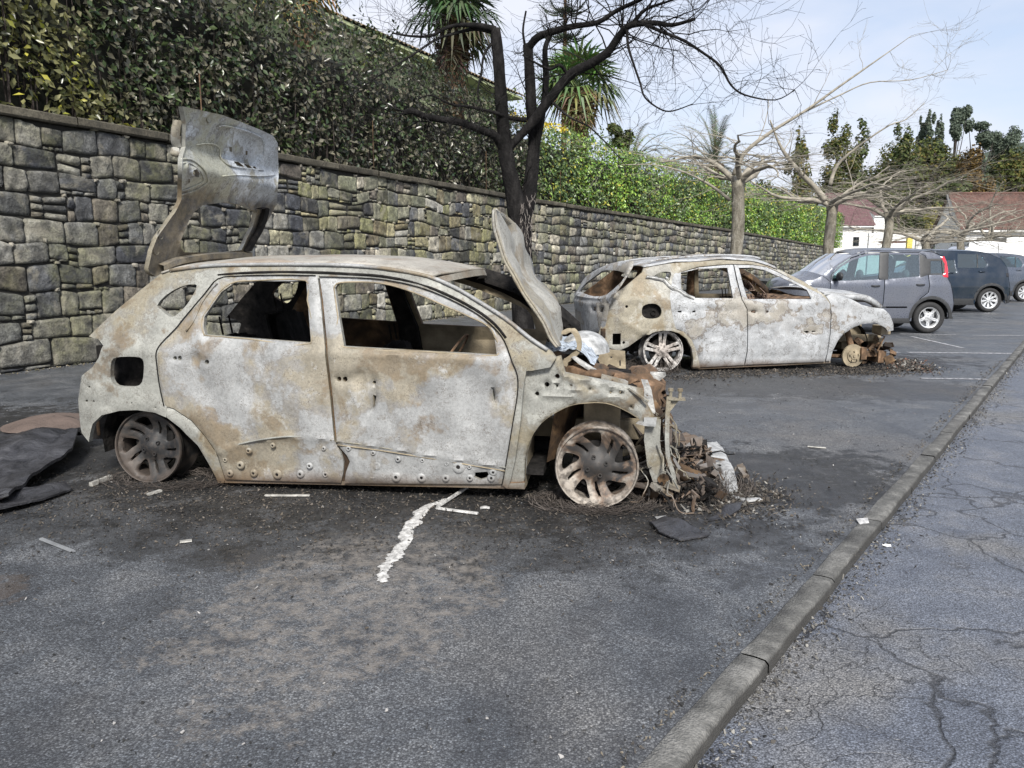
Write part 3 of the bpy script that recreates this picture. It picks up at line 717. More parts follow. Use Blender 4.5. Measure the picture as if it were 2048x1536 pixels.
# shoots above the top
ns = 150; s = rng.random(ns)*30+2; 
for q in s:
    h0 = float(hedge_top(np.array([q]))[0]); L_ = random.uniform(.25, .75); k = int(L_/.045)
    base = wall_arr([q], np.array([h0-.1]), -.45)[0]; lean = rng.normal(size=2)*.15
    tt = np.linspace(0, 1, k)[:, None]; P = base+np.concatenate([lean[None]*tt, tt*L_], 1)+rng.normal(size=(k, 3))*.03
    c0 = np.array([.03, .05, .025]) if q-WS[1] < 15 else np.array([.12, .17, .04])
    a, b_, c_ = leaves(P, rng.normal(size=(k, 3)), .10, np.repeat(c0[None], k, 0)); Vh.append(a); Fh.append(b_+nbh); Ch.append(c_); nbh += len(a)
mk_np('foliage', loc_h(np.vstack(Vh)), np.vstack(Fh), M['leaf'], hedge, np.vstack(Ch), smooth=False)
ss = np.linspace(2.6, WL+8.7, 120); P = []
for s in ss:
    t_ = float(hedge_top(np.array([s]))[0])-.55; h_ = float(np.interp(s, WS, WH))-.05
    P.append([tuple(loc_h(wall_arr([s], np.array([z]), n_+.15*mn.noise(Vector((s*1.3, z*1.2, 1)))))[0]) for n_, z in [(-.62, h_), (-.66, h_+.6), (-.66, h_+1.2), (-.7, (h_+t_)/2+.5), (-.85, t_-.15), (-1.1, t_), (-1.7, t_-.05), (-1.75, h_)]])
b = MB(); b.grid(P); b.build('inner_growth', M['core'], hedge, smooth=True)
b = MB()
for k in range(230):
    s = 2.8+rr()*34; h_ = float(np.interp(s, WS, WH)); q0 = Vector(loc_h(wall_arr([s], np.array([h_-.05]), -.3-.2*rr()))[0]); 
    q1 = q0+Vector((random.gauss(0, .10), random.gauss(0, .10), random.uniform(1.0, 2.2))); b.tube([q0, (q0+q1)/2+Vector((random.gauss(0, .04), random.gauss(0, .04), 0)), q1], [.014, .010, .005], 4, cap=False)
b.build('stems', M['charbark2'], hedge)['kind'] = 'stuff'
# thin fence posts standing on the coping
fence = []
for px, t_, b_ in [(437, 130, 228), (763, 228, 330), (980, 282, 378), (1124, 300, 402), (1232, 330, 420), (1345, 350, 438)]:
    a = math.atan((px-1024)/F); 
    # intersect the column of this pixel with the coping line
    best = min(np.linspace(0, WL, 1500), key=lambda s: abs((lambda p: (p.x-.0)/p.y)(wall_at(s)[0])-(px-1024)/F))
    p, d, h_ = wall_at(best); fence.append((p, h_, best))
for i, (p, h_, s) in enumerate(fence):
    b = MB(); q = Vector(wall_arr([s], np.array([0.]), -.10)[0])
    b.cyl((0, 0, -.02), (0, 0, 1.05), .010, 8); b.cyl((0, 0, -.015), (0, 0, .012), .04, 10)
    o = b.build('fence_post', M['rust' if i == 0 else 'char']); o.location = (q.x, q.y, h_+.003)
    where = ['rusty thin post on the wall coping above the raised tailgate', 'thin grey post on the coping between the tailgate and the charred tree', 'thin grey post on the coping just left of the charred tree', 'thin grey post on the coping just right of the charred tree', 'thin grey post on the coping, second to the right of the charred tree', 'thin grey post on the coping nearest the first pale tree'][i]
    tag(o, where, 'post', 'thin posts along the wall coping')
# ================================================================ wheels
def wheel(parent, name, cx, cy, cz, R0, spec, mats, tyre=None, tilt=0, turn=0, front=-1, width=.2, rot0=0.0, label=None):
    """rim in the x-z plane, its face towards -y (front=-1). R0 rim radius; tyre (outer radius) or None"""
    e = bpy.data.objects.new(name, None); C.objects.link(e); e.parent = parent; e.location = (cx, cy, cz); e.rotation_euler = (tilt, 0, turn); e.empty_display_size = .1
    if label: e['label'] = label
    ms, mr, mt = mats
    def fm(a, b, off):
        r = np.hypot(a, b)/R0
        y = front*(-(.030*np.clip(1-r, 0, 1)**1.0*0)+.012 - .05*np.clip((.85-r)/.85, 0, 1)**2*spec.get('dish', 1)) 
        y = front*(spec.get('lip', .0)+ -.045*np.exp(-((r-.45)/.35)**2)*spec.get('dish', 1)) - front*off
        return np.stack([a, y, b], 1)
    ol = circ(0, 0, R0*.985, 64); holes = []
    kind = spec['kind']; n = spec['n']
    def rot(P, a):
        o_ = []
        for x, z in P:
            r_ = math.hypot(x, z); t_ = math.atan2(z, x)+a+spec.get('swirl', 0)*(r_/R0-.6); o_.append((r_*math.cos(t_), r_*math.sin(t_)))
        return o_
    for k in range(n):
        a = rot0+2*PI*k/n
        if kind == 'loop':          # five big D-shaped openings with five narrow slots between
            q = [(.46, 0), (.50, .08), (.62, .15), (.74, .22), (.81, .20), (.85, .08), (.85, -.10), (.80, -.20), (.70, -.17), (.58, -.11), (.49, -.06)]
            holes.append(rot([(x*R0, z*R0) for x, z in cr(q, 3, True)], a))
            s_ = [(.40, -.03), (.60, -.06), (.76, -.05), (.78, .01), (.60, .03), (.40, .025)]
            holes.append(rot([(x*R0, z*R0) for x, z in s_], a+PI/n+.02))
        elif kind == 'twin':        # five pairs of straight spokes
            q = [(.30, 0), (.42, .10), (.82, .34), (.88, .20), (.89, 0), (.88, -.20), (.82, -.34), (.42, -.10)]
            holes.append(rot([(x*R0, z*R0) for x, z in q], a))
            s_ = [(.34, -.012), (.84, -.055), (.86, 0), (.84, .055), (.34, .012)]
            holes.append(rot([(x*R0, z*R0) for x, z in s_], a+PI/n))
        elif kind == 'cover':       # wheel cover, trapezoid openings, slit spokes
            q = [(.42, .13), (.60, .26), (.74, .40), (.86, .22), (.88, 0), (.86, -.22), (.74, -.40), (.60, -.26), (.42, -.13)]
            holes.append(rot([(x*R0, z*R0) for x, z in cr(q, 2, True)], a))
            holes.append(rot([(x*R0, z*R0) for x, z in [(.55, -.02), (.85, -.02), (.85, .02), (.55, .02)]], a+PI/n))
        elif kind == 'multi':
            q = [(.26, -.015), (.52, -.09), (.84, -.17), (.88, 0), (.84, .17), (.52, .09), (.26, .015)]
            holes.append(rot([(x*R0, z*R0) for x, z in q], a))
    panel('rim_face', ol, holes, fm, [ms, mr, ms], e, h=R0*.10, thick=.024, edge=.006, edgew=.012, flip=(front > 0), sharp=60)
    b = MB(); yb = -front*width
    b.lathe([(R0*.955, -front*.002), (R0*.97, front*.008), (R0*.995, front*.010), (R0*1.015, front*.002), (R0*1.015, -front*.012), (R0*.95, -front*.03), (R0*.91, -front*.07), (R0*.90, yb+front*.05), (R0*1.02, yb), (R0*.97, yb), (R0*.86, yb+front*.05), (R0*.87, -front*.05), (R0*.95, -front*.03)], (0, 0, 0), (0, 1, 0), 48)
    b.build('rim_barrel', ms, e, smooth=True, sharp=40)
    b = MB(); hb = front*(spec.get('lip', 0)-.035*spec.get('dish', 1))
    b.lathe([(0, hb+front*.022), (R0*.10, hb+front*.02), (R0*.125, hb+front*.008), (R0*.14, hb-front*.03), (0, hb-front*.03)], (0, 0, 0), (0, 1, 0), 20)
    for k in range(spec.get('nuts', 5)):
        a = rot0+2*PI*k/spec.get('nuts', 5)+.3; x, z = R0*.235*math.cos(a), R0*.235*math.sin(a)
        b.lathe([(0, hb+front*.0), (R0*.03, hb+front*.0), (R0*.035, hb+front*.016), (R0*.052, hb+front*.016), (R0*.055, hb-front*.02)], (x, 0, z), (0, 1, 0), 10)
    b.build('hub', ms, e, smooth=True, sharp=35)
    b = MB(); b.lathe([(0, -front*.08), (R0*.60, -front*.08), (R0*.62, -front*.095), (R0*.60, -front*.11), (0, -front*.11)], (0, 0, 0), (0, 1, 0), 28)
    b.box((R0*.5, -front*.09, R0*.2), (R0*.25, .07, R0*.5)); b.build('brake_disc', M['soot'] if spec.get('burnt') else M['steelgrey'], e, smooth=True, sharp=40)
    if tyre:
        b = MB(); T = tyre; w2 = width
        b.lathe([(R0*.98, front*.0), (R0*1.05, front*.018), (R0*1.05+(T-R0)*.45, front*.026), (T*.965, front*.012), (T, -front*.02), (T, -front*w2*.5), (T, -front*(w2-.02)), (T*.965, -front*w2), (R0*1.05, -front*w2), (R0*.96, -front*w2)], (0, 0, 0), (0, 1, 0), 56)
        b.build('tyre', mt, e, smooth=True, sharp=50)
    return e
def ring_dimples(car, name, pts, r, parent, mats, ins=0.0):
    """small stamped washers with a dark centre, on the near side"""
    for p in pts:
        b = MB(); x, z = car.P(p[0], p[1], ins); rr_ = r*(p[2] if len(p) > 2 else 1)*random.uniform(.75, 1.2); y = float(car.f(x, z))+ins
        b.lathe([(rr_*1.25, .002), (rr_*1.05, -.004), (rr_*.75, -.007), (rr_*.42, -.006), (rr_*.36, .001)], (x, y, z), (0, 1, 0), 14)
        b.lathe([(rr_*.36, -.0035), (0, -.0035)], (x, y, z), (0, 1, 0), 10, m=1); b.build(name, mats, parent, smooth=True, sharp=40)
def strip(car, name, pts, r, parent, mat, ins=-.004, n=5, conv=True):
    b = MB(); P = []
    for p in cr(pts, 3):
        x, z = car.P(p[0], p[1], ins) if conv else p[:2]; P.append((x, float(car.f(x, z))+ins, z))
    b.tube(P, r, n); return b.build(name, mat, parent, smooth=True)
# ================================================================ burned car 1 (near)
O1 = G(287, 972); E1 = G(1193, 1018); yaw1 = math.atan2(E1.y-O1.y, E1.x-O1.x); W1 = 1.76
WB1 = (E1-O1).length
def f1(x, z):
    x = np.asarray(x, float); z = np.asarray(z, float)
    y = .34*np.clip(z-.86, 0, 1)+.10*np.clip(.34-z, 0, 1)
    y = y+.02*np.clip((.55-np.abs(z-.6))/.55, 0, 1)*0
    return y+.30*np.clip((-.18-x)/.75, 0, 1.2)**2+.22*np.clip((x-2.6)/.9, 0, 1.2)**2
c1 = Car(O1, yaw1, W1, f1)
r1_ = c1.root('burned_car', 'burned-out pale hatchback shell with raised tailgate and upright bonnet, nearest the camera', 'wrecked car')
MS1 = [M['steel1'], M['char'], M['steel1b']]; MQ1 = [M['steel1b'], M['char'], M['steel1b']]
dent = lambda sc, am, seed=0: (lambda a, b, D: np.array([am*mn.noise(Vector((x*sc+seed, z*sc, seed))) for x, z in zip(a, b)])*np.clip(D/.05, 0, 1))
def bowl(car, p, depth, r):
    q = car.P(*p); return lambda a, b, D: depth*np.exp(-(((a-q[0])**2+(b-q[1])**2)/r**2)**2)
def crease(car, pts, depth, wd):
    P = [np.array(car.P(*p)) for p in pts]; sg = [(P[i], P[i+1]) for i in range(len(P)-1)]
    return lambda a, b, D: -depth*np.exp(-(dist_poly(np.stack([a, b], 1), sg)/wd)**2)
def addr(*fs): return lambda a, b, D: sum(f(a, b, D) for f in fs)
# rear quarter + roof rail + windscreen pillar, one stamped side frame with two door openings left open
side_frame = [(176.5, 673), (232, 620), (280, 580), (323, 546), (355, 536), (400, 530), (450, 527), (520, 526), (620, 526), (700, 528), (770, 534), (830, 544), (863, 552), (913, 574), (952, 597), (1009, 633), (1060, 674), (1103, 704),
    (1112, 716), (1100, 735), (1062, 742), (1052, 742), (1046, 780), (1040, 850), (1030, 920), (1020, 965), (1014, 978),
    (1000, 968), (1006, 945), (1012, 892), (1021, 838), (1028, 788), (1028, 752), (1017, 722), (1002, 684), (980, 658), (952, 636), (912, 612), (866, 591), (816, 575), (758, 565), (700, 561), (640, 557), (560, 556), (490, 558), (442, 564),
    (432, 572), (414, 595), (376, 641), (360, 660), (331, 691), (319, 708), (319, 731), (325, 770), (333, 812), (330.5, 835), (309, 826), (273, 820.5), (237, 822), (201.6, 831), (184, 848), (178, 872), (176.5, 884.6), (162, 866), (158, 840), (155, 800), (162, 752), (184, 734), (196, 716), (205, 691), (195, 678)]
quarter_hole = cr([(313, 611), (330, 591), (359, 574), (388, 568), (391, 578), (373, 609), (350, 631), (337, 633), (322, 620)], 2, True)
fuel_hole = cr([(222, 722), (232, 715), (254, 713.5), (278, 715), (286, 724), (286, 745), (283, 764), (272, 773), (250, 774), (231, 772), (221, 760), (219.5, 742)], 2, True)
lamp_hole = lambda x, y, r: circ(x, y, r, 10)
rq = addr(dent(3.5, .012, 3), dent(11, .004, 5), crease(c1, [(207, 838), (237, 812), (275, 805), (330, 815)], .006, .012))
c1.side('side_frame', side_frame, [quarter_hole, fuel_hole, lamp_hole(172, 802, 2.6), lamp_hole(186, 803, 2.0), lamp_hole(177, 774, 2), lamp_hole(263, 806, 1.6), lamp_hole(310, 815, 1.6)], MQ1, ins=.007, h=.03, thick=.035, relief=rq)
c1.side('side_frame', side_frame, [quarter_hole], [M['char'], M['soot'], M['char']], far=True, h=.04, thick=.035, relief=rq)
# sills
sill = [(434, 955), (520, 959), (680, 963), (1008, 968), (1049, 966), (1049, 979), (900, 975), (700, 971), (560, 968), (434, 966)]
c1.side('sill', sill, [], [M['steel1b'], M['char'], M['rust']], ins=.022, h=.03, thick=.05)
c1.side('sill', sill, [], [M['char'], M['char'], M['char']], far=True, ins=.02, h=.05, thick=.05)
# rear wheel arch flange
arch = [(327, 812), (345, 818), (381, 842), (409, 874), (431, 906), (449, 960), (446, 967), (434, 966), (431, 956), (416, 927.5), (395, 892), (359, 856), (330.5, 834), (309, 825)]
c1.side('wheel_arch', arch, [], MQ1, ins=.014, h=.02, thick=.04, relief=dent(20, .004))
# doors
rear_door = [(311, 706), (320, 688), (352, 655), (366, 637), (409, 587), (434, 557), (480, 551), (560, 549.5), (634, 550), (640, 600), (649, 695), (658, 780), (667, 874), (671, 886), (680, 905), (686, 925), (685, 948), (681, 967), (560, 964), (449, 960), (431, 906), (409, 874), (381, 842), (345, 818), (327, 813), (318, 770), (313, 731)]
rear_win = [(409, 670), (405, 655), (407, 634), (416, 620), (441, 584), (467, 566), (506, 562.5), (611, 562), (614, 600), (620.5, 686), (500, 677)]
rel_r = addr(bowl(c1, (385, 718), .022, .045), dent(2.2, .030, 8), dent(6, .014, 2), crease(c1, [(431, 906), (480, 889), (560, 874), (620, 873), (668, 880)], .012, .010), crease(c1, [(415, 915), (470, 925), (560, 940), (680, 935)], -.006, .05), crease(c1, [(470, 770), (472, 750), (475, 730)], -.008, .02))
dr = c1.side('door', rear_door, [cr(rear_win, 1, True), circ(348.5, 716.5, 4.2, 8, 4), circ(358, 716.5, 4.4, 8, 5), circ(412, 724.5, 4.6, 8, 5)], MS1, gap=.002, h=.025, thick=.03, relief=rel_r, edge=.010, edgew=.03)
dr['label'] = 'rear door with bare window frame'
front_door = [(637, 553), (700, 554.5), (760, 558), (820, 569), (870, 585), (916, 606), (958, 630), (988, 655), (1009, 682), (1024, 723), (1035, 752), (1035, 788), (1027, 838), (1018, 892), (1009, 945), (1004, 970), (850, 969), (687, 968), (690, 945), (698, 924), (692, 912), (675, 893), (671, 874), (662, 780), (653, 695), (644, 600)]
front_win = [(669, 576), (674, 568.5), (690, 565.5), (737, 565.5), (780, 571), (830, 587), (881, 609), (938, 634), (974, 652), (988, 673), (993, 710), (860, 703), (687, 693), (677, 634)]
mirror_hole = cr([(961, 735), (968, 731), (982, 731), (989, 736), (989, 748), (982, 753), (966, 752), (961, 746)], 1, True)
rel_f = addr(bowl(c1, (716, 760), .022, .045), dent(2.0, .030, 18), dent(5.5, .013, 12), crease(c1, [(668, 882), (720, 887), (800, 900), (900, 916), (1012, 934)], .013, .010), crease(c1, [(668, 889), (800, 907), (1012, 941)], -.006, .008),
             crease(c1, [(745, 765), (748, 790), (743, 825)], -.020, .012), crease(c1, [(985, 770), (987, 800)], -.016, .010), crease(c1, [(700, 775), (718, 805), (716, 850), (700, 870)], .010, .02),
             crease(c1, [(715, 748), (735, 744), (752, 760)], -.014, .02), crease(c1, [(660, 705), (700, 708), (870, 716), (955, 718)], .008, .015))
df = c1.side('door', front_door, [front_win, circ(677, 758.5, 4.8, 8, 5), circ(689, 759, 5, 8, 5.5), circ(746, 766, 4, 8, 3.4), [(744, 790), (750, 793), (744, 818)], [(984, 778), (988, 790), (987, 805), (984, 792)], [(949, 946), (974, 944), (979, 955), (960, 961), (948, 956)]],
             MS1, gap=.002, h=.025, thick=.03, relief=rel_f, edge=.010, edgew=.03)
df['label'] = 'front door with bare window frame'
b = MB(); x, z = c1.P(975, 742); y_ = float(f1(x, z)); 
pm = [(x-.06+.12*((i % 5)/4), y_+.004, z-.045+.09*((i//5)/4)) for i in range(25)]
b.box((x, y_+.016, z), (.075, .012, .06)); b.ring((x, y_, z), (0, 1, 0), .048, .006, 20, 5); b.cyl((x+.02, y_+.02, z-.005), (x+.02, y_+.004, z-.005), .012, 12, m=1)
b.build('mirror_mount', [M['steel1'], M['soot']], df, smooth=True, sharp=40)
def cc(ox, oy, k, L_): return [(ox+p[0]/k, oy+p[1]/k)+tuple(p[2:]) for p in L_]
ring_dimples(c1, 'fastener_hole', cc(130, 480, 2.793, [(1025, 1178), (1160, 1148, .8), (1445, 1165), (895, 1228), (978, 1258, 1.3), (1365, 1262, 1.3), (920, 1303), (1053, 1303, 1.3), (1185, 1310, 1.3), (1313, 1308, 1.3), (1455, 1310, 1.2)]), .0165, dr, [M['steel1'], M['soot']])
ring_dimples(c1, 'fastener_hole', cc(630, 480, 2.793, [(187, 1165), (325, 1190), (463, 1225, .8), (600, 1230, .7), (735, 1248), (800, 1268, 1.7), (862, 1268), (345, 1262, 1.6), (215, 1315), (320, 1318, 1.4), (452, 1325, 1.4), (595, 1328, 1.4), (730, 1330, 1.5), (865, 1330, 1.4), (985, 1330, 1.2), (995, 1298, 1.2)]), .0165, df, [M['steel1'], M['soot']])
strip(c1, 'door_seal', [(631, 551), (560, 550), (480, 551.5), (436, 557.5), (409, 587.5), (367, 637), (352, 656), (322, 687), (312, 706), (313.5, 731), (318.5, 770), (327.5, 812)], .0035, dr, M['soot'], ins=.001)
strip(c1, 'door_seal', [(638, 553.5), (700, 555), (760, 558.5), (820, 569.5), (870, 585.5), (916, 606.5), (958, 630.5), (988, 655.5), (1009, 682.5), (1024, 723), (1035, 752), (1035, 788), (1027, 838), (1018, 892), (1009, 945), (1004, 969)], .0035, df, M['soot'], ins=.001)
strip(c1, 'window_seal', [(409, 671), (404, 655), (406, 633), (415, 619), (440, 583), (467, 565), (506, 561.5), (611, 561), (614.5, 600), (621.5, 687), (500, 678), (409, 671)], .005, dr, M['brownsteel'], ins=.008)
strip(c1, 'window_seal', [(668, 577), (673, 568), (690, 564.5), (737, 564.5), (780, 570), (830, 586), (881, 608), (938, 633), (975, 651.5), (989, 673), (994, 711), (860, 704), (686, 694), (676, 634), (668, 577)], .005, df, M['brownsteel'], ins=.008)
strip(c1, 'window_seal', [(434, 566), (425, 575), (404, 604), (388, 640), (372, 662)], .007, dr, M['steel1'], ins=-.001)
strip(c1, 'swage_line', [(433, 904), (480, 888), (530, 878), (580, 873), (630, 875), (664, 880)], .006, dr, M['steel1b'], ins=.000)
strip(c1, 'swage_line', [(672, 883), (720, 888), (800, 901), (900, 917), (1011, 935)], .006, df, M['steel1b'], ins=.000)
strip(c1, 'swage_line', [(674, 890), (760, 901), (860, 917), (1010, 942)], .004, df, M['brownsteel'], ins=.000)
# far doors seen from inside
c1.side('door', rear_door, [cr(rear_win, 1, True)], [M['char'], M['char'], M['char']], far=True, h=.05, thick=.05, relief=dent(6, .02))
c1.side('door', front_door, [front_win], [M['char'], M['brownsteel'], M['char']], far=True, h=.04, thick=.05, relief=addr(dent(7, .015), crease(c1, [(680, 730), (1020, 742)], .03, .03), crease(c1, [(680, 790), (1020, 802)], -.03, .03)))
# centre posts between the doors
for far in (False, True):
    b = MB(); P = []
    for px_, py_, w_ in [(637, 548, .055), (643, 620, .06), (652, 695, .075), (662, 780, .09), (676, 900, .11), (684, 965, .12)]:
        x, z = c1.P(px_, py_); y = float(f1(x, z))+.03
        if far: y = W1-y-.01
        d_ = .06 if not far else -.06
        P.append([(x-w_, y, z), (x-w_, y+d_, z), (x+w_, y+d_, z), (x+w_, y, z), (x-w_, y, z)])
    b.grid(P); b.build('centre_pillar', M['char'] if not far else M['soot'], r1_)
# roof
def rail_pts(car, pts): return [car.P(*p) for p in cr(pts, 4)]
rail1 = rail_pts(c1, [(322, 546), (355, 536), (400, 530), (450, 527), (520, 526), (620, 526), (700, 528), (770, 534), (830, 544), (866, 553)])
def roof(car, rail, crown, name, mats, nt=22, ins=.0, bulge0=0, bulge1=0, dn=.006, taper=.10, dz=.004, holes=None):
    b = MB(); P = []; k = len(rail)
    for i, (x, z) in enumerate(rail):
        y0 = float(car.f(x, z))+ins; row = []
        for j in range(nt+1):
            t = j/nt; y = y0+(car.W-2*y0)*t; q = 1-(2*t-1)**2; e = i/(k-1)
            xx = x + (bulge1*e**3-bulge0*(1-e)**3)*q
            row.append((xx, y, z+dz+crown*q**.8*(1-.35*e**4)*(1-.65*(1-e)**3)+dn*mn.noise(Vector((xx*3, y*3, 0)))))
        P.append(row)
    b.grid(P[::-1])
    if holes:
        keep = [i for i, f in enumerate(b.f) if not holes(np.mean([b.v[q] for q in f], 0))]
        b.f = [b.f[i] for i in keep]; b.m = [b.m[i] for i in keep]
    o = b.build(name, mats, car.e, smooth=True, solid=0); md = o.modifiers.new('s', 'SOLIDIFY'); md.thickness = .012; md.offset = -1; md.material_offset = 1 if isinstance(mats, list) else 0
    return o
M['roofrust'] = burned('burned_roof_steel', (.34, .32, .28), (.30, .25, .20), (.20, .13, .08), .2, 77, .5)
roof(c1, rail1, .055, 'roof', [M['roofrust'], M['char']], bulge0=.10, bulge1=.13)
# near rail: a rounded gutter line along the roof edge
strip(c1, 'roof_rail', [(340, 541), (400, 533), (450, 530), (520, 529), (620, 529), (700, 531), (770, 537), (830, 547), (866, 556), (913, 577), (952, 600), (1009, 636), (1060, 677), (1095, 700)], .012, r1_, M['steel1'], ins=.004)
strip(c1, 'door_gutter', [(436, 550), (490, 546), (560, 544), (640, 545), (700, 548), (760, 552), (820, 563), (870, 579), (918, 601), (960, 625), (990, 649), (1012, 676)], .008, r1_, M['soot'], ins=.006)
# windscreen header, far windscreen pillar (thick, with holes), cowl
hx, hz = c1.P(866, 553); fx, fz = c1.P(1103, 704); fy = float(f1(fx, fz)); hy = float(f1(hx, hz))
b = MB(); P = []
for t in np.linspace(0, 1, 12):
    xx = hx+.13*(1-(2*t-1)**2); P.append([(xx-.06, hy+(W1-2*hy)*t, hz+.04*(1-(2*t-1)**2)-.008), (xx, hy+(W1-2*hy)*t, hz+.045*(1-(2*t-1)**2)-.012), (xx+.012, hy+(W1-2*hy)*t, hz+.04*(1-(2*t-1)**2)-.045), (xx-.05, hy+(W1-2*hy)*t, hz+.04*(1-(2*t-1)**2)-.055)])
b.grid(P); b.build('windscreen_header', M['roofrust'], r1_, smooth=True, sharp=40)
b = MB(); P = []
for t in np.linspace(0, 1, 9):
    x = hx+(fx-hx)*t+.10*math.sin(PI*t)*.4; z = hz+(fz-hz)*t+.05*math.sin(PI*t); y = W1-float(f1(x, z))-.02
    P.append([(x-.05, y, z+.01), (x-.02, y-.06, z-.055), (x+.05, y-.05, z-.05), (x+.03, y+.01, z+.035), (x-.05, y, z+.01)])
b.grid(P)
for t in (.3, .5, .66, .8, .9):
    x = hx+(fx-hx)*t+.04*math.sin(PI*t); z = hz+(fz-hz)*t+.05*math.sin(PI*t); y = W1-float(f1(x, z))-.082; b.ring((x+.015, y, z-.045), (0, 1, 0), .016, .004, 12, 4)
b.build('windscreen_pillar', M['soot'], r1_, smooth=True, sharp=40)
b = MB(); P = []
for t in np.linspace(0, 1, 14):
    y = .16+(W1-.32)*t; xb = fx-.02+.16*(1-(2*t-1)**2); nz = .02*mn.noise(Vector((t*9, 0, 0)))
    P.append([(xb-.22, y, fz-.20), (xb-.12, y, fz-.14+nz), (xb-.02, y, fz-.11+nz), (xb+.04, y, fz-.13+nz), (xb+.06, y, fz-.20), (xb+.02, y, fz-.40), (xb-.02, y, .22)])
b.grid(P); o = b.build('bulkhead', M['char'], r1_, smooth=True, sharp=40)
b = MB(); b.tube([(fx-.42, .12, .66), (fx-.40, .6, .70), (fx-.40, 1.2, .70), (fx-.42, W1-.12, .66)], .032, 10); b.box((fx-.42, .5, .64), (.12, .22, .16), jit=.02); b.box((fx-.4, 1.1, .60), (.16, .3, .2), jit=.03)
b.tube([(fx-.42, .42, .66), (fx-.55, .42, .74), (fx-.66, .42, .80)], .018, 8); b.ring((fx-.67, .42, .81), (.75, 0, -.5), .165, .008, 26, 6)
b.build('dashboard_beam', M['rust'], r1_, smooth=True, sharp=40)
# floor, rear bulkhead, boot floor, inner arches
b = MB()
def boxmm(x0, x1, y0, y1, z0, z1, m=0): b.box(((x0+x1)/2, (y0+y1)/2, (z0+z1)/2), (x1-x0, y1-y0, z1-z0), m=m)
boxmm(.45, fx-.05, .09, W1-.09, .16, .20); boxmm(-.5, .5, .35, W1-.35, .30, .34); boxmm(.42, .47, .12, W1-.12, .20, .55)
boxmm(.45, fx-.1, W1*.5-.10, W1*.5+.10, .2, .36)
for y in (.30, W1-.33): boxmm(-.55, .45, y-.015, y+.015, .22, .62)
boxmm(-.42, -.02, .22, .25, .40, .86)
b.build('floor_pan', M['soot'], r1_)
b = MB()
boxmm(-.58, -.53, .3, W1-.3, .36, .60); boxmm(-.52, -.49, .28, W1-.28, .24, .42); boxmm(-.30, .05, .09, .28, .52, .60); boxmm(-.30, .05, W1-.28, W1-.09, .52, .60)
b.build('rear_panel', M['char'], r1_, bevel=.01)
# rear seat frame and front seat frames: bent sheet backs with tube sides
def seat(x, y, w_, h_, lean, name):
    b = MB(); P = []
    for j in range(9):
        t = j/8; row = []
        for i in range(9):
            s_ = i/8-.5; prof = 1-.5*max(0, abs(s_)*2-.55)*(t > .6)
            sag = .05*mn.noise(Vector((s_*4, t*4, x*7)))
            row.append((x-lean*t+sag*.6, y+s_*w_*prof, .30+h_*t*(1-.10*abs(s_)*(t > .7))+sag*.5))
        P.append(row)
    b.grid(P); b.grid([[(p[0]+.07, p[1], p[2]) for p in r_] for r_ in P][::-1])
    b.tube([P[0][0], P[4][0], P[8][1], P[8][7], P[4][8], P[0][8]], .017, 6)
    b.box((x+.22, y, .30), (.42, w_*.9, .07), jit=.02)
    if 'front' in name or True:
        hx_ = x-lean; b.tube([(hx_, y-.06, .30+h_), (hx_-.02, y-.06, .42+h_)], .007, 5); b.tube([(hx_, y+.06, .30+h_), (hx_-.02, y+.06, .42+h_)], .007, 5)
    return b
seat(.62, 1.22, .62, .74, .24, 'rear').build('rear_seat_frame', M['soot'], r1_, smooth=True, sharp=45)
seat(.60, .52, .66, .62, .26, 'rear').build('rear_seat_frame', M['soot'], r1_, smooth=True, sharp=45)
seat(1.42, .46, .46, .42, .14, 'front').build('front_seat_frame', M['soot'], r1_, smooth=True, sharp=45)
seat(1.42, 1.26, .46, .52, .16, 'front').build('front_seat_frame', M['soot'], r1_, smooth=True, sharp=45)
b = MB(); random.seed(5)
for k in range(40):
    x = random.uniform(.45, .75); y = random.uniform(.14, .5); b.tube([(x, y, .55), (x+random.uniform(-.1, .1), y+random.uniform(-.08, .08), random.uniform(.60, .80)), (x+random.uniform(-.15, .15), y+random.uniform(-.05, .1), random.uniform(.6, .74))], .004, 4)
b.build('seat_springs', M['char'], r1_)
# engine bay side: apron over the wheel, strut tower, chassis leg
def ap(p): return p
apron = [(1040, 740), (1062, 735), (1105, 716), (1121, 712), (1130, 746), (1202, 760), (1255.5, 772), (1285.5, 779), (1290, 802), (1309, 834), (1309.4, 849), (1282, 845), (1276.5, 836), (1249.5, 820), (1220, 808), (1190, 805), (1148, 809), (1115, 823), (1085, 844), (1065, 872), (1053, 909.5), (1050, 976), (1012, 976), (1018, 940), (1030, 880), (1038, 800)]
crn = lambda x, y, r: circ(980+x/3.339, 640+y/3.339, r/3.339, 12)
c1.side('inner_wing', apron, [crn(240, 313, 12), crn(448, 378, 17), crn(378, 433, 17), crn(313, 495, 15), crn(447, 443, 8), crn(872, 487, 9), crn(667, 464, 5), crn(540, 440, 5), crn(805, 488, 6), crn(943, 583, 5), crn(130, 400, 8)], [M['steel1b'], M['brownsteel'], M['steel1b']], ins=.055, h=.022, thick=.03,
        relief=addr(dent(8, .007), crease(c1, [(1062, 776), (1115, 779), (1200, 787), (1262, 800)], .014, .006), crease(c1, [(1062, 792), (1120, 796), (1190, 792), (1250, 802), (1285, 830)], .012, .010), crease(c1, [(1108, 754), (1130, 756), (1200, 768), (1255, 786)], .012, .007)), edge=.014, edgew=.02)
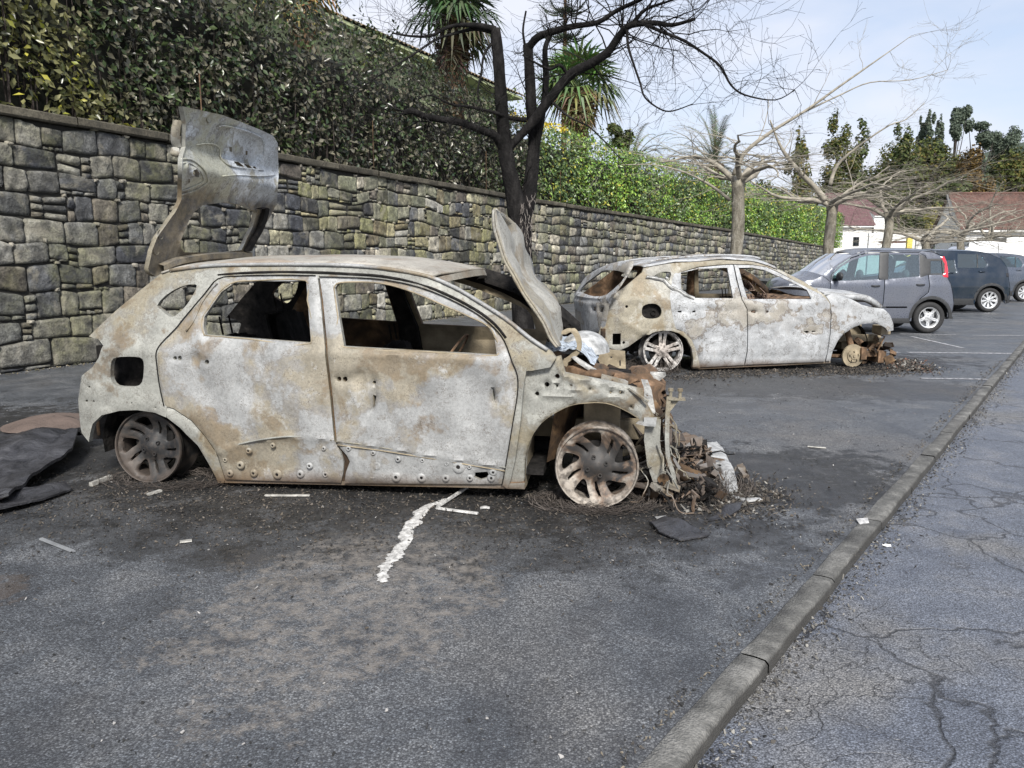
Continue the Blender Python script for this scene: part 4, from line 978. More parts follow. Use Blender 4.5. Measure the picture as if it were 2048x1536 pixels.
# lower flange of the arch: a curled lip
lipP = [(1051, 975), (1053, 909.5), (1065, 872), (1085, 844), (1115, 823), (1148, 809), (1190, 805), (1220, 808), (1249.5, 820), (1276.5, 836)]
b = MB(); P = []
for p in cr(lipP, 4):
    x, z = c1.P(p[0], p[1], .055); y = float(f1(x, z))+.05; e = .008*mn.noise(Vector((x*20, z*20, 0)))
    P.append([(x, y-.012+e, z), (x, y+.05, z-.002), (x+.0, y+.16, z+.012+e), (x, y+.34, z+.03)])
b.grid(P); b.build('wheel_arch', M['brownsteel'], r1_, smooth=True, sharp=50)
b = MB(); ax, az = c1.P(1193, 935)
boxmm(ax-.62, ax+.36, .50, .58, .30, .42); boxmm(ax-.10, ax+.12, .36, .62, .30, .66); b.cyl((ax+.0, .42, .3), (ax-.03, .50, .74), .045, 12); b.ring((ax, .45, .60), (0, .1, 1), .075, .012, 18, 5); b.ring((ax, .45, .54), (0, .1, 1), .075, .012, 18, 5); b.ring((ax, .45, .48), (0, .1, 1), .075, .012, 18, 5)
b.tube([(ax-.3, .55, .25), (ax-.05, .32, .19), (ax+.3, .55, .25)], .025, 6); b.tube([(ax+.42, .26, .56), (ax+.30, .30, .42), (ax+.22, .36, .30)], .008, 5)
boxmm(ax-.72, ax-.42, .12, .50, .18, .60)
b.build('strut_and_chassis_leg', M['brownsteel'], r1_, bevel=.006)
b = MB(); P = []
for i in range(8):
    t = i/7; P.append([(ax-.58+.28*t, .14+.10*u_, .26+.42*t**.7-.10*u_+.02*mn.noise(Vector((t*5, u_*5, 0)))) for u_ in np.linspace(0, 1, 5)])
b.grid(P); b.build('arch_liner_plate', M['steel1b'], r1_, smooth=True)
# strut top, engine lumps, battery tray ... in the bay
b = MB(); random.seed(21)
ex, ez = c1.P(1160, 735, .1)
def lump(c_, s_, m=0, seed=0):
    P = []; nu, nv = 12, 8
    for i in range(nv+1):
        th = PI*i/nv; row = []
        for j in range(nu+1):
            ph = 2*PI*(j % nu)/nu; d = Vector((math.sin(th)*math.cos(ph), math.sin(th)*math.sin(ph), math.cos(th)))
            q = 1+.45*mn.noise(d*1.9+Vector((seed, 0, 0)))+.2*mn.noise(d*5+Vector((seed, 3, 0)))
            row.append((c_[0]+d.x*s_[0]*q, c_[1]+d.y*s_[1]*q, c_[2]+d.z*s_[2]*q))
        P.append(row)
    b.grid(P, m)
lump((ax+.02, .95, .42), (.34, .40, .22), 0, 1); lump((ax-.05, .75, .60), (.26, .22, .12), 1, 2); lump((ax+.22, 1.05, .52), (.20, .30, .16), 2, 3); lump((ax-.2, 1.25, .58), (.18, .2, .13), 0, 5)
lump((ax-.12, .42, .74), (.16, .12, .05), 2, 7); lump((ax+.10, .40, .70), (.13, .10, .045), 2, 9); lump((ax-.02, .30, .735), (.10, .06, .03), 2, 11)
b.build('engine_remains', [M['char'], M['soot'], M['rust']], r1_, smooth=True)
M['glassash'] = plain('melted_blue_white_glass', (.42, .47, .53), .25, .1, .7, 26, .02)
b = MB(); P = []
for i in range(15):
    row = []
    for j in range(13):
        x_, z_ = c1.Py(1108+100*i/14, 694+8*math.sin(i*.5), .45); row.append((x_-.05, .32+.9*j/12, z_+.015-.10*(i/14)**2+.03*mn.noise(Vector((i*.8, j*.8, 0)))))
    P.append(row)
b.grid(P); o = b.build('melted_windscreen', M['glassash'], r1_, smooth=True); o['label'] = 'crumpled blue white melted windscreen over the cowl'
# pale reservoir dome, hinge arm and far wing pieces behind it
b = MB(); bx, bz = c1.Py(1168, 676, .9)
P = []
for i in range(9):
    th = PI/2*i/8; P.append([(bx+.17*math.sin(th)*math.cos(2*PI*j/20), 1.0+.24*math.sin(th)*math.sin(2*PI*j/20), bz-.10+.14*math.cos(th)) for j in range(21)])
b.grid(P); b.build('melted_reservoir', M['alu'], r1_, smooth=True)
b = MB(); q = [c1.Py(px_, py_, .35) for px_, py_ in [(1128, 668), (1145, 662), (1157, 680), (1158, 700), (1143, 717), (1130, 727), (1128, 752)]]
P = [[(x-.014, .33, z), (x-.014, .345, z+.018), (x+.014, .345, z+.018), (x+.014, .33, z), (x-.014, .33, z)] for x, z in cr(q, 3)]
b.grid(P); b.cyl((q[-1][0], .30, q[-1][1]+.01), (q[-1][0], .345, q[-1][1]+.01), .018, 12); b.cyl((q[-2][0], .31, q[-2][1]), (q[-2][0], .35, q[-2][1]), .02, 12)
b.build('bonnet_hinge', M['brownsteel'], r1_, smooth=True, sharp=40)
def flat(car, name, pts, y, mats, thick=.004, h=.03, rel=None, parent=None, slope=0.0, holes=()):
    ol = [car.Py(p[0], p[1], y) for p in pts]; hl = [[car.Py(p[0], p[1], y) for p in q] for q in holes]
    fm = lambda a, b_, off: np.stack([a, y+slope*(a-ol[0][0])+off, b_], 1)
    return panel(name, ol, hl, fm, mats, parent or car.e, h=h, thick=thick, relief=rel)
cc3 = lambda L_: cc(980, 640, 3.339, L_); cc8 = lambda L_: cc(1100, 640, 6.4, L_)
flat(c1, 'far_inner_wing', cc8([(590, 335), (700, 370), (960, 400), (970, 620), (940, 730), (800, 650), (640, 560), (600, 480), (540, 400)]), 1.45, [M['brownsteel'], M['char'], M['brownsteel']], .02, rel=dent(9, .03), holes=[cc8([(885, 520), (905, 515), (908, 590), (888, 590)]), cc8([(770, 470), (795, 470), (795, 490), (772, 488)])])
flat(c1, 'wing_rail', cc8([(660, 700), (960, 775), (1000, 800), (1000, 860), (980, 868), (650, 765)]), .16, [M['steel1'], M['char'], M['steel1']], .03, rel=dent(9, .01), holes=[circ(*cc8([(800, 772)])[0], 2, 8)])
flat(c1, 'wing_rail', cc8([(270, 480), (320, 465), (660, 680), (640, 700), (480, 640), (360, 560)]), .30, [M['alu'], M['char'], M['alu']], .02, rel=dent(12, .04))
flat(c1, 'crumpled_light_panel', cc8([(1165, 760), (1250, 770), (1300, 900), (1350, 1180), (1340, 1200), (1270, 1180), (1215, 1080), (1200, 870)]), .20, [M['alu'], M['char'], M['alu']], .006, rel=dent(10, .03), holes=[circ(*cc8([(1243, 820)])[0], 1.6, 7), circ(*cc8([(1245, 968)])[0], 1.6, 7)])
flat(c1, 'wing_gusset', cc8([(960, 870), (1190, 880), (1205, 1100), (1290, 1200), (1330, 1260), (1200, 1265), (1100, 1180), (960, 1070)]), .125, [M['steel1b'], M['char'], M['steel1b']], .02, rel=dent(9, .012))
flat(c1, 'torn_crossmember_end', cc8([(1285, 665), (1480, 670), (1485, 715), (1400, 780), (1330, 800), (1270, 790), (1260, 740)]), .95, [M['alu'], M['char'], M['alu']], .01, rel=dent(14, .05))
flat(c1, 'light_bracket', cc8([(1205, 1255), (1370, 1262), (1350, 1370), (1210, 1360), (1100, 1330), (1140, 1300), (1200, 1310)]), .10, [M['steel1'], M['char'], M['steel1']], .03, rel=dent(9, .012))
b = MB(); A = c1.Py(*cc8([(1000, 865)])[0], .10); Bq = c1.Py(*cc8([(1260, 1045)])[0], .10); b.tube([(A[0], .10, A[1]), (Bq[0], .09, Bq[1])], .010, 6)
b.build('stay_rod', M['steel1b'], r1_)
# front end bracket standing up at the corner
def post(pts, y, w_, d_, name, mat, parent=None):
    b = MB(); P = []
    for px_, py_ in pts:
        x, z = c1.Py(px_, py_, y); P.append([(x-w_, y, z), (x-w_, y+d_, z), (x+w_, y+d_, z), (x+w_, y, z), (x-w_, y, z)])
    b.grid(P); return b
b = post([(1338, 793), (1335, 830), (1334, 880), (1336, 915), (1347, 950), (1350, 972)], .12, .012, .06, '', None)
x0, z0 = c1.Py(1337, 799, .12); x1, z1 = c1.Py(1371, 799, .12)
b.box(((x0+x1)/2, .15, z0), (x1-x0, .07, .008)); b.add([(x0, .14, z0), (x1-.03, .14, z0), (x0, .14, z0-.09), (x0, .15, z0), (x1-.03, .15, z0), (x0, .15, z0-.09)], [(0, 1, 2), (5, 4, 3), (0, 2, 5, 3), (1, 4, 5, 2)])
for px_ in (1341, 1360):
    x, _ = c1.Py(px_, 799, .13); b.cyl((x, .14, z0), (x, .14, z0+.055), .010, 8); b.cyl((x, .14, z0+.045), (x, .14, z0+.062), .016, 8)
b.build('corner_bracket', M['steel1b'], r1_, smooth=True, sharp=30)
b = post([(1306, 838), (1304, 880), (1310, 930), (1322, 965)], .16, .045, .07, '', None); b.build('radiator_support', M['steel1b'], r1_, smooth=True, sharp=30)
b = post([(1318, 835), (1322, 900), (1330, 960)], .25, .02, .05, '', None); b.build('radiator_support', M['char'], r1_, smooth=True, sharp=30)
b = MB(); x0, z0 = c1.Py(1320, 870, .2); x1, z1 = c1.Py(1340, 962, .2)
b.tube([(x0+.02, .2, z0-.04), (x0+.08, .9, z0-.04), (x0+.02, W1-.2, z0-.04)], .028, 8); b.tube([(x1-.04, .15, z1+.02), (x1+.02, .9, z1+.02), (x1-.04, W1-.15, z1+.02)], .035, 8)
for y in (.25, .7, 1.1, 1.5): b.tube([(x0, y, z0-.05), (x1-.05, y, z1+.02)], .014, 6)
b.build('radiator_frame', M['char'], r1_, smooth=True, sharp=30)
b = MB(); x, z = c1.Py(1130, 925, .3)
for k, (px_, py_) in enumerate([(1345, 975), (1330, 985), (1318, 978)]):
    x, z = c1.Py(px_, py_, .12); b = MB(); b.box((x, .14, max(z, .03)), (.09, .06, .03), rotm(.2*k, .3, .4*k), jit=.008); b.build('bumper_bracket', M['steel1b'], r1_)
# crushed tangle between wheel and radiator frame
M['darkscrap'] = plain('scorched_dark_scrap', (.075, .060, .050), .85, .1, .6, 9, .01)
M['ashsteel'] = burned('ashen_scrap_steel', (.16, .155, .15), (.11, .09, .07), (.08, .05, .03), .5, 71, .3)
b = MB(); rs = random.Random(77)
for k in range(95):
    x = ax+rs.uniform(.24, .74); y = rs.uniform(.16, 1.45); z = max(.02, rs.triangular(.02, .58, .08))
    if x > ax+.47: z = min(z, .02+.12*rs.random())
    b.box((x, y, z), (rs.uniform(.02, .11), rs.uniform(.02, .09), rs.uniform(.003, .018)), rotm(rs.uniform(-1, 1), rs.uniform(-1, 1), rs.uniform(0, 3)), m=rs.choice((0, 1, 1, 2, 2)), jit=.012)
for k in range(120):
    x0_ = rs.uniform(.24, .72); P = [(ax+x0_, rs.uniform(.12, 1.3), rs.triangular(.02, .58 if x0_ < .42 else .16, .08))]
    for j in range(4): P.append((P[-1][0]+rs.gauss(0, .04), P[-1][1]+rs.gauss(0, .05), max(.008, P[-1][2]+rs.gauss(-.03, .03))))
    b.tube(cr(P, 2), rs.choice((.003, .005, .009)), 4, m=rs.choice((0, 1, 2)))
for k in range(16): lump((ax+rs.uniform(.26, .46), rs.uniform(.22, 1.3), rs.uniform(.05, .48)), (rs.uniform(.04, .10), rs.uniform(.04, .10), rs.uniform(.03, .08)), rs.choice((0, 1, 2)), k*3)
b.build('crushed_nose_scrap', [M['darkscrap'], M['soot'], M['ashsteel']], r1_, smooth=True, sharp=40)['kind'] = 'stuff'
# dangling wires at the front
b = MB(); random.seed(9)
for k in range(26):
    x, z = c1.Py(random.uniform(1290, 1345), random.uniform(845, 960), .12); y = random.uniform(.08, .5)
    P = [(x, y, z)]
    for j in range(5): P.append((P[-1][0]+random.gauss(0.01, .03), P[-1][1]+random.gauss(0, .03), max(.01, P[-1][2]-random.uniform(.0, .07))))
    b.tube(cr(P, 3), random.choice((.0025, .004, .005)), 4)
b.build('hanging_wires', M['steel1b'], r1_)
# bonnet standing upright, buckled
Lh = [(990, 419), (991, 452), (1001.7, 489.6), (1012, 521), (1028.8, 550), (1049.6, 587.5), (1070.4, 616.7), (1089, 645.8), (1103.8, 677), (1116, 693.8)]
Rh = [(990.5, 420), (1030, 450), (1047, 485), (1058, 513), (1066, 542), (1082, 566), (1108, 590), (1118, 615), (1119, 655), (1121, 692)]
A_ = cr([c1.Py(*p, .20) for p in Lh], 3); B_ = cr([c1.Py(*p, 1.42) for p in Rh], 3)
Bp = cr(Rh, 3); b = MB(); P = []; k = len(A_)
for i in range(k):
    t = i/(k-1); a, c_ = A_[i], B_[i]; row = []; tip = min(1, t/.12)
    yb = .20+(1.42-.20)*tip
    for j in range(17):
        q = j/16
        if j == 0: c_ = c1.Py(Bp[i][0], Bp[i][1], yb)
        x = a[0]+(c_[0]-a[0])*q; z = a[1]+(c_[1]-a[1])*q; y = .20+(yb-.20)*q
        bow = tip*.035*math.sin(PI*q)*(1-.4*t); nz = .035*mn.noise(Vector((q*2.5, t*4, 3)))*math.sin(PI*q)+.022*mn.noise(Vector((q*7, t*9, 8)))*min(1, q*5)-.035*tip*max(0, 1-abs(q-.42)/.16)
        lip = -.03*math.exp(-(q/.06)**2)
        row.append((x+bow*.35+nz+.02*math.sin(t*9)*math.sin(PI*q), y+lip*0, z+bow*.25))
    P.append(row)
b.grid(P)
# rolled near edge
E_ = [Vector(r_[0]) for r_ in P]; b.grid([[tuple(e), tuple(e+Vector((-.004, -.010, 0))), tuple(e+Vector((-.014, -.012, -.003))), tuple(e+Vector((-.020+.012*mn.noise(e*9), .004, -.004)))] for e in E_])
o = b.build('bonnet', [M['steel2b'], M['char']], r1_, smooth=True); md = o.modifiers.new('s', 'SOLIDIFY'); md.thickness = .008
o['label'] = 'buckled bonnet standing upright'
bon = o
b = MB()
for (t0, q0, s1_) in [(.26, .45, .10), (.36, .75, .05)]:
    r_ = P[int(t0*(k-1))]; p = Vector(r_[int(q0*16)]); d_ = (Vector(P[int(t0*(k-1))+3][int(q0*16)+1])-p).normalized(); n_ = Vector((0, -1, .0))
    sd_ = Vector((-1, -.2, 0)).normalized()
    b = MB(); b.tube([p+sd_*.012, p+d_*s1_*.5+sd_*.014, p+d_*s1_+sd_*.012], [.003, .012, .006], 6); b.build('slot', M['soot'], bon)
# raised tailgate seen from its inside
a0 = c1.Py(300, 545, .20); a1 = c1.Py(368, 225, .16); kk = (a1[0]-a0[0])/(a1[1]-a0[1])
def gx0(y, z): return a0[0]+kk*(z-a0[1])*(.75+.25*np.clip((z-a0[1])/1.1, 0, 1))+.03*np.sin((np.asarray(y, float)-.1)*1.9)
zc = c1.Px(280+800/4.267, 200+570/4.267, gx0)[1]; zb_ = c1.Px(280+800/4.267, 200+800/4.267, gx0)[1]
def gx(y, z): return gx0(y, z)+.05*np.exp(-((z-(zc+zb_)/2)/.07)**2)-.035*np.clip((z-zc)/.06, 0, 1)
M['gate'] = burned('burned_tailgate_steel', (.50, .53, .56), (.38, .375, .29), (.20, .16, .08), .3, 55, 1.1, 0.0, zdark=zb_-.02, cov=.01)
cc4 = lambda L_: [c1.Px(280+p[0]/4.267, 200+p[1]/4.267, gx) for p in L_]
dense = lambda L_: [tuple(q) for q in resample(L_, 30)]
gate_ol = cc4(dense([(340, 55), (380, 62), (700, 130), (980, 240), (1120, 300), (1158, 370), (1166, 600), (1162, 850), (1130, 940), (1070, 1050), (1000, 1160), (950, 1265), (922, 1300), (915, 1362), (760, 1372), (600, 1382), (450, 1400), (300, 1432), (200, 1470), (120, 1505), (70, 1480), (52, 1440), (90, 1280), (140, 1165), (220, 1060), (290, 960), (340, 850), (342, 700), (345, 500), (372, 400), (375, 200)]))
gate_h = cc4(dense([(334, 1215), (350, 1160), (400, 1040), (450, 955), (520, 900), (700, 872), (860, 895), (930, 930), (985, 955), (945, 1090), (900, 1170), (850, 1280), (700, 1300), (500, 1302), (372, 1300), (340, 1265)]))
gh2 = [cc4(q) for q in [[(440, 600), (470, 590), (495, 625), (490, 660), (460, 655), (435, 630)], [(788, 524), (825, 527), (870, 562), (872, 572), (832, 562), (815, 560)], [(872, 545), (915, 552), (955, 585), (955, 592), (905, 580)], [(950, 570), (968, 565), (1000, 598), (972, 592)], [(790, 398), (812, 400), (812, 442), (792, 438)], [(930, 432), (948, 434), (946, 470), (930, 466)], [(392, 548), (402, 548), (402, 582), (392, 580)], [(400, 675), (411, 675), (411, 705), (400, 705)]]]
def gmap(a, b_, off): return np.stack([gx(a, b_)+off*1.0, a, b_+0*a], 1)
pz = np.array(cc4([(670, 230), (1040, 330), (1055, 480), (640, 400)]))
def grel(a, b_, D):
    inside = inpoly(np.stack([a, b_], 1), [tuple(q) for q in cc4([(670, 225), (720, 220), (960, 285), (1040, 330), (1056, 400), (1056, 470), (1000, 560), (720, 500), (640, 420)])])
    return inside*.035+np.array([.006*mn.noise(Vector((p*6, q*6, 2)))+.008*mn.noise(Vector((p*2.3, q*2.3, 8))) for p, q in zip(a, b_)])
og = panel('tailgate', gate_ol, [gate_h]+gh2, lambda a, b_, off: gmap(a, b_, -off), [M['gate'], M['char'], M['steel1b']], r1_, h=.018, thick=.03, edge=-.012, edgew=.03, relief=grel, flip=True, sharp=60)
og['label'] = 'raised tailgate with empty window frame'
b = MB()
for p in [(590, 158, 1.4), (178, 1148, 1.2), (140, 1282, 1.2)]:
    y, z = cc4([p])[0]; x = float(gx(y, z)); b = MB(); b.lathe([(.03, 0), (.026, .010), (.018, .012), (.012, .008)], (x, y, z), (-1, 0, 0), 14); b.build('bump_stop', M['steel1b'], og, smooth=True)
for pts_, r_q in [([(670, 228), (720, 222), (850, 248), (960, 285), (1035, 328), (1056, 400), (1056, 470)], .006), ([(345, 505), (430, 508), (510, 560), (572, 650), (565, 710), (470, 770), (345, 812)], .008), ([(345, 540), (420, 540), (485, 585), (535, 655), (530, 700), (440, 745), (350, 780)], .005), ([(480, 385), (560, 372), (640, 385), (680, 430), (705, 520), (800, 570), (1050, 600)], .006), ([(700, 650), (850, 640), (1000, 650), (1150, 640)], .005)]:
    b = MB(); b.tube([(float(gx(y, z))+.004, y, z) for y, z in cr(cc4(pts_), 4)], r_q, 5); b.build('pressed_rib', M['gate'], og, smooth=True)
b = MB(); q = cc4([(355, 170), (335, 230), (330, 330), (350, 400)]); P = []
for y, z in cr(q, 3):
    x = float(gx(y, z)); P.append([(x-.01, y+.03, z), (x-.02, y+.00, z), (x-.04, y-.005, z), (x-.06, y+.01, z), (x-.07, y+.04, z)])
b.grid(P); y, z = cc4([(330, 440)])[0]; lump((float(gx(y, z))-.04, y+.03, z), (.03, .025, .03), 0, 4)
b.build('tailgate_lamp_shell', M['steel2b'], og, smooth=True)
b = MB(); 
for p in [(565, 1345), (775, 1345)]:
    y, z = cc4([p])[0]; x = float(gx(y, z)); b.box((x-.01, y, z), (.06, .06, .06), jit=.006, m=0); b.tube([(x, y, z-.02), (x-.03, y, z-.07)], .012, 6); b.build('tailgate_hinge', M['steel1b'], og); b = MB()
b = MB(); q = cr(cc4([(985, 930), (1040, 930), (1000, 1080), (940, 1190), (885, 1290)]), 3); P = []
for y, z in q:
    x = float(gx(y, z)); P.append([(x+.015, y-.03, z), (x+.05, y-.035, z), (x+.05, y+.03, z), (x+.015, y+.03, z), (x+.015, y-.03, z)])
b.grid(P); b.build('frame_arm', M['soot'], og, smooth=True, sharp=40)
b = MB(); q = cc4([(150, 1440), (300, 1380), (560, 1340), (780, 1330), (915, 1325)]); P = []
for y, z in cr(q, 3):
    x = float(gx(y, z)); P.append([(x+.01, y, z-.025), (x+.045, y, z-.015), (x+.045, y, z+.02), (x+.01, y, z+.03)])
b.grid(P); b.build('frame_arm', M['gate'], og, smooth=True, sharp=40)
# wheels
w = wheel(r1_, 'wheel', 0.0, .075, .232, .228, dict(kind='loop', n=5, dish=1.1, burnt=True, nuts=4, swirl=.55), (M['wheelR'], M['soot'], None), tilt=R(-3), rot0=R(100)); w['label'] = 'dark sooty rear rim sitting on the ground'
fwx, fwz = c1.P(1193, 935)
w = wheel(r1_, 'wheel', c1.P(1194, 937, .02)[0], .03, .236, .236, dict(kind='loop', n=5, dish=1.1, burnt=True, nuts=4, swirl=.55), (M['wheelF'], M['soot'], None), tilt=R(-2), turn=R(4), rot0=R(92)); w['label'] = 'scorched orange and ash front rim'
wheel(r1_, 'wheel', 0, W1-.075, .232, .228, dict(kind='loop', n=5, burnt=True), (M['wheelR'], M['soot'], None), front=1)
wheel(r1_, 'wheel', WB1, W1-.075, .232, .228, dict(kind='loop', n=5, burnt=True), (M['wheelR'], M['soot'], None), front=1)
# dark inner arches
b = MB()
for cx_, y0, y1 in [(0, .10, .42), (0, W1-.42, W1-.10), (WB1+.02, .50, .62), (WB1+.02, W1-.62, W1-.1)]:
    P = []
    for i in range(15):
        a = R(-12)+R(204)*i/14; rr2 = .335; P.append([(cx_+rr2*math.cos(a), y0, .25+rr2*math.sin(a)), (cx_+rr2*math.cos(a), y1, .25+rr2*math.sin(a)), (cx_, y1, .25)])
    b = MB(); b.grid(P); b.build('inner_arch', M['soot'], r1_)
# ================================================================ burned car 2
O2 = G(1328, 745); E2 = G(1710, 738); yaw2 = math.atan2(E2.y-O2.y, E2.x-O2.x); W2 = 1.80; WB2 = (E2-O2).length
def f2(x, z):
    x = np.asarray(x, float); z = np.asarray(z, float)
    y = .36*np.clip(z-.88, 0, 1)+.10*np.clip(.32-z, 0, 1)
    return y+.26*np.clip((-.25-x)/.75, 0, 1.3)**2+.40*np.clip((x-2.95)/.7, 0, 1.2)**2
c2 = Car(O2, yaw2, W2, f2)
r2_ = c2.root('burned_car', 'burned-out pale crossover with one bare brake disc at its nose, behind the nearer wreck', 'wrecked car')
MS2 = [M['steel2'], M['char'], M['steel2']]; MQ2 = [M['steel2b'], M['char'], M['steel2b']]
A2 = lambda L_: cc(1120, 500, 5.389, L_); B2 = lambda L_: cc(1450, 500, 5.389, L_)
# rear quarter with roof side
quarter = A2([(905, 185), (1100, 150), (1400, 122), (1800, 100)])+B2([(0, 112), (300, 118), (450, 152), (650, 240), (850, 340), (980, 420), (1080, 485), (1140, 575), (1150, 640)])+B2([(1120, 640), (1100, 600), (1050, 530), (950, 440), (780, 345), (600, 245), (450, 180), (300, 158), (130, 152)])+A2([(1800, 152), (1500, 178), (1310, 235), (1290, 330), (1215, 420), (1200, 520), (1215, 650), (1245, 780), (1262, 850),
   (1290, 900), (1200, 872), (1100, 870), (1010, 890), (960, 915), (930, 912), (840, 970), (740, 1042), (640, 1085), (450, 1035), (402, 985), (420, 900), (470, 750), (497, 600), (497, 548), (560, 500), (700, 400), (820, 300), (890, 240)])
q2h = cr(A2([(1030, 272), (1090, 238), (1195, 238), (1190, 300), (1175, 335), (1080, 322), (1005, 300)]), 2, True)
fu2 = cr(A2([(885, 650), (900, 605), (960, 580), (1040, 582), (1090, 625), (1098, 680), (1075, 725), (1010, 742), (930, 735), (890, 700)]), 2, True)
rel2 = addr(dent(3, .024, 31), dent(9, .010, 7), crease(c2, A2([(500, 555), (700, 545), (900, 530)]), .015, .02), crease(c2, A2([(640, 750), (780, 830), (930, 905)]), .02, .02))
c2.side('side_frame', quarter, [q2h, fu2, A2([(570, 902), (660, 900), (658, 1020), (568, 1022)]), circ(*A2([(722, 610)])[0], 3, 8), circ(*A2([(690, 1000)])[0], 3, 8)], MQ2, ins=.006, h=.04, thick=.03, relief=rel2, edge=.012, edgew=.04)
c2.side('side_frame', quarter, [q2h], [M['char'], M['rust'], M['char']], far=True, h=.06, thick=.03)
b = MB(); x, z = c2.P(*A2([(985, 665)])[0]); b.box((x, .14, z), (.30, .10, .22)); b.ring((x+.05, .075, z-.02), (0, 1, 0), .032, .007, 14, 5)
b.build('filler_neck', [M['soot']], r2_)
rd2 = A2([(1190, 430), (1185, 520), (1200, 650), (1230, 780), (1250, 850), (1330, 880), (1420, 970), (1470, 1080), (1500, 1200), (1510, 1268), (1980, 1243), (1998, 1235)])+B2([(212, 1238), (240, 1100), (247, 900), (242, 640), (187, 540), (130, 340), (95, 162)])+A2([(1860, 157), (1800, 158), (1500, 186), (1310, 240), (1240, 245), (1205, 330)])
rw2 = A2([(1305, 245), (1500, 203), (1808, 190), (1870, 520), (1445, 518), (1390, 480), (1312, 425)])
rl2 = addr(dent(2.6, .022, 3), dent(8, .012, 9), crease(c2, A2([(1510, 1103), (2000, 1105)]), .012, .012), crease(c2, A2([(1480, 860), (1500, 950), (1560, 1010), (1700, 1040), (1900, 1000)]), -.012, .02), crease(c2, A2([(1490, 640), (1700, 660), (1960, 650)]), -.01, .03))
d2r = c2.side('door', rd2, [rw2, A2([(1270, 660), (1315, 652), (1315, 675), (1272, 672)]), A2([(1430, 660), (1465, 650), (1465, 672), (1432, 675)])], MS2, gap=.003, h=.035, thick=.03, relief=rl2, edge=.012, edgew=.035)
d2r['label'] = 'rear door with scorched ring pattern'
fd2 = B2([(192, 540), (246, 640), (251, 900), (244, 1100), (218, 1240), (600, 1225), (900, 1214), (1082, 1205), (1105, 1110), (1138, 900), (1148, 700), (1138, 580), (1090, 520), (1050, 480), (950, 435), (780, 345), (600, 250), (450, 182), (300, 162), (100, 157), (140, 340)])
fw2 = B2([(152, 192), (300, 190), (430, 216), (600, 292), (760, 362), (890, 432), (938, 530), (245, 530), (190, 340)])
rl3 = addr(dent(2.2, .02, 13), dent(8, .010, 19), crease(c2, B2([(250, 1108), (1105, 1105)]), .012, .012), crease(c2, B2([(380, 700), (400, 810), (530, 850), (600, 740), (640, 700), (830, 720), (890, 790)]), .014, .012), crease(c2, B2([(400, 840), (420, 950), (500, 990), (560, 900)]), -.012, .012), crease(c2, B2([(820, 1000), (900, 990), (980, 950)]), .012, .012), crease(c2, B2([(250, 675), (1150, 680)]), -.006, .02))
d2f = c2.side('door', fd2, [fw2, B2([(285, 655), (335, 655), (335, 682), (285, 672)]), circ(*B2([(462, 665)])[0], 2.6, 7), B2([(850, 880), (890, 870), (918, 885), (890, 900)]), B2([(938, 872), (980, 870), (980, 884), (940, 886)])], MS2, gap=.003, h=.035, thick=.03, relief=rl3, edge=.012, edgew=.035)
d2f['label'] = 'front door with wavy scorch lines'
c2.side('door', fd2, [fw2], [M['char'], M['brownsteel'], M['char']], far=True, h=.07, thick=.04); c2.side('door', rd2, [rw2], [M['char'], M['rust'], M['char']], far=True, h=.07, thick=.04)
b = MB(); P = []
for p in B2([(1000, 420), (980, 470), (965, 530)]): P.append((*c2.P(*p), 0))
b.tube([(p[0], float(f2(p[0], p[1]))+.03, p[1]) for p in P], .012, 6); b.build('window_divider', M['brownsteel'], r2_)
wing2 = B2([(1095, 500), (1150, 470), (1250, 490), (1370, 530), (1480, 590), (1600, 618), (1712, 632), (1760, 670), (1792, 712), (1808, 760), (1822, 800), (1822, 868), (1760, 882), (1735, 840), (1690, 815), (1630, 798), (1560, 792), (1480, 802), (1400, 832), (1290, 902), (1220, 982), (1170, 1082), (1140, 1200), (1092, 1200), (1110, 1110), (1142, 900), (1153, 700), (1143, 580)])
c2.side('wing', wing2, [], MS2, gap=.002, h=.035, thick=.02, relief=addr(dent(3, .012, 23), crease(c2, B2([(1170, 1050), (1230, 930), (1330, 830), (1480, 765), (1600, 765), (1700, 800)]), .010, .012)), edge=.012, edgew=.03)
c2.side('wing', wing2, [], [M['char'], M['char'], M['char']], far=True, h=.07, thick=.02)
# arch flange of the rear wheel
c2.side('wheel_arch', A2([(930, 910), (1000, 855), (1100, 838), (1200, 842), (1330, 880), (1420, 970), (1470, 1080), (1500, 1200), (1510, 1270), (1430, 1262), (1440, 1180), (1420, 1060), (1370, 960), (1290, 900), (1200, 872), (1100, 868), (1010, 888), (960, 915)]), [], MQ2, ins=-.010, h=.025, thick=.05)
c2.side('sill', A2([(1430, 1262), (1510, 1262), (1990, 1236)])+B2([(220, 1236), (1090, 1200), (1140, 1198), (1138, 1218), (600, 1245), (220, 1262)])+A2([(1510, 1285), (1432, 1280)]), [], MQ2, ins=.03, h=.05, thick=.06)
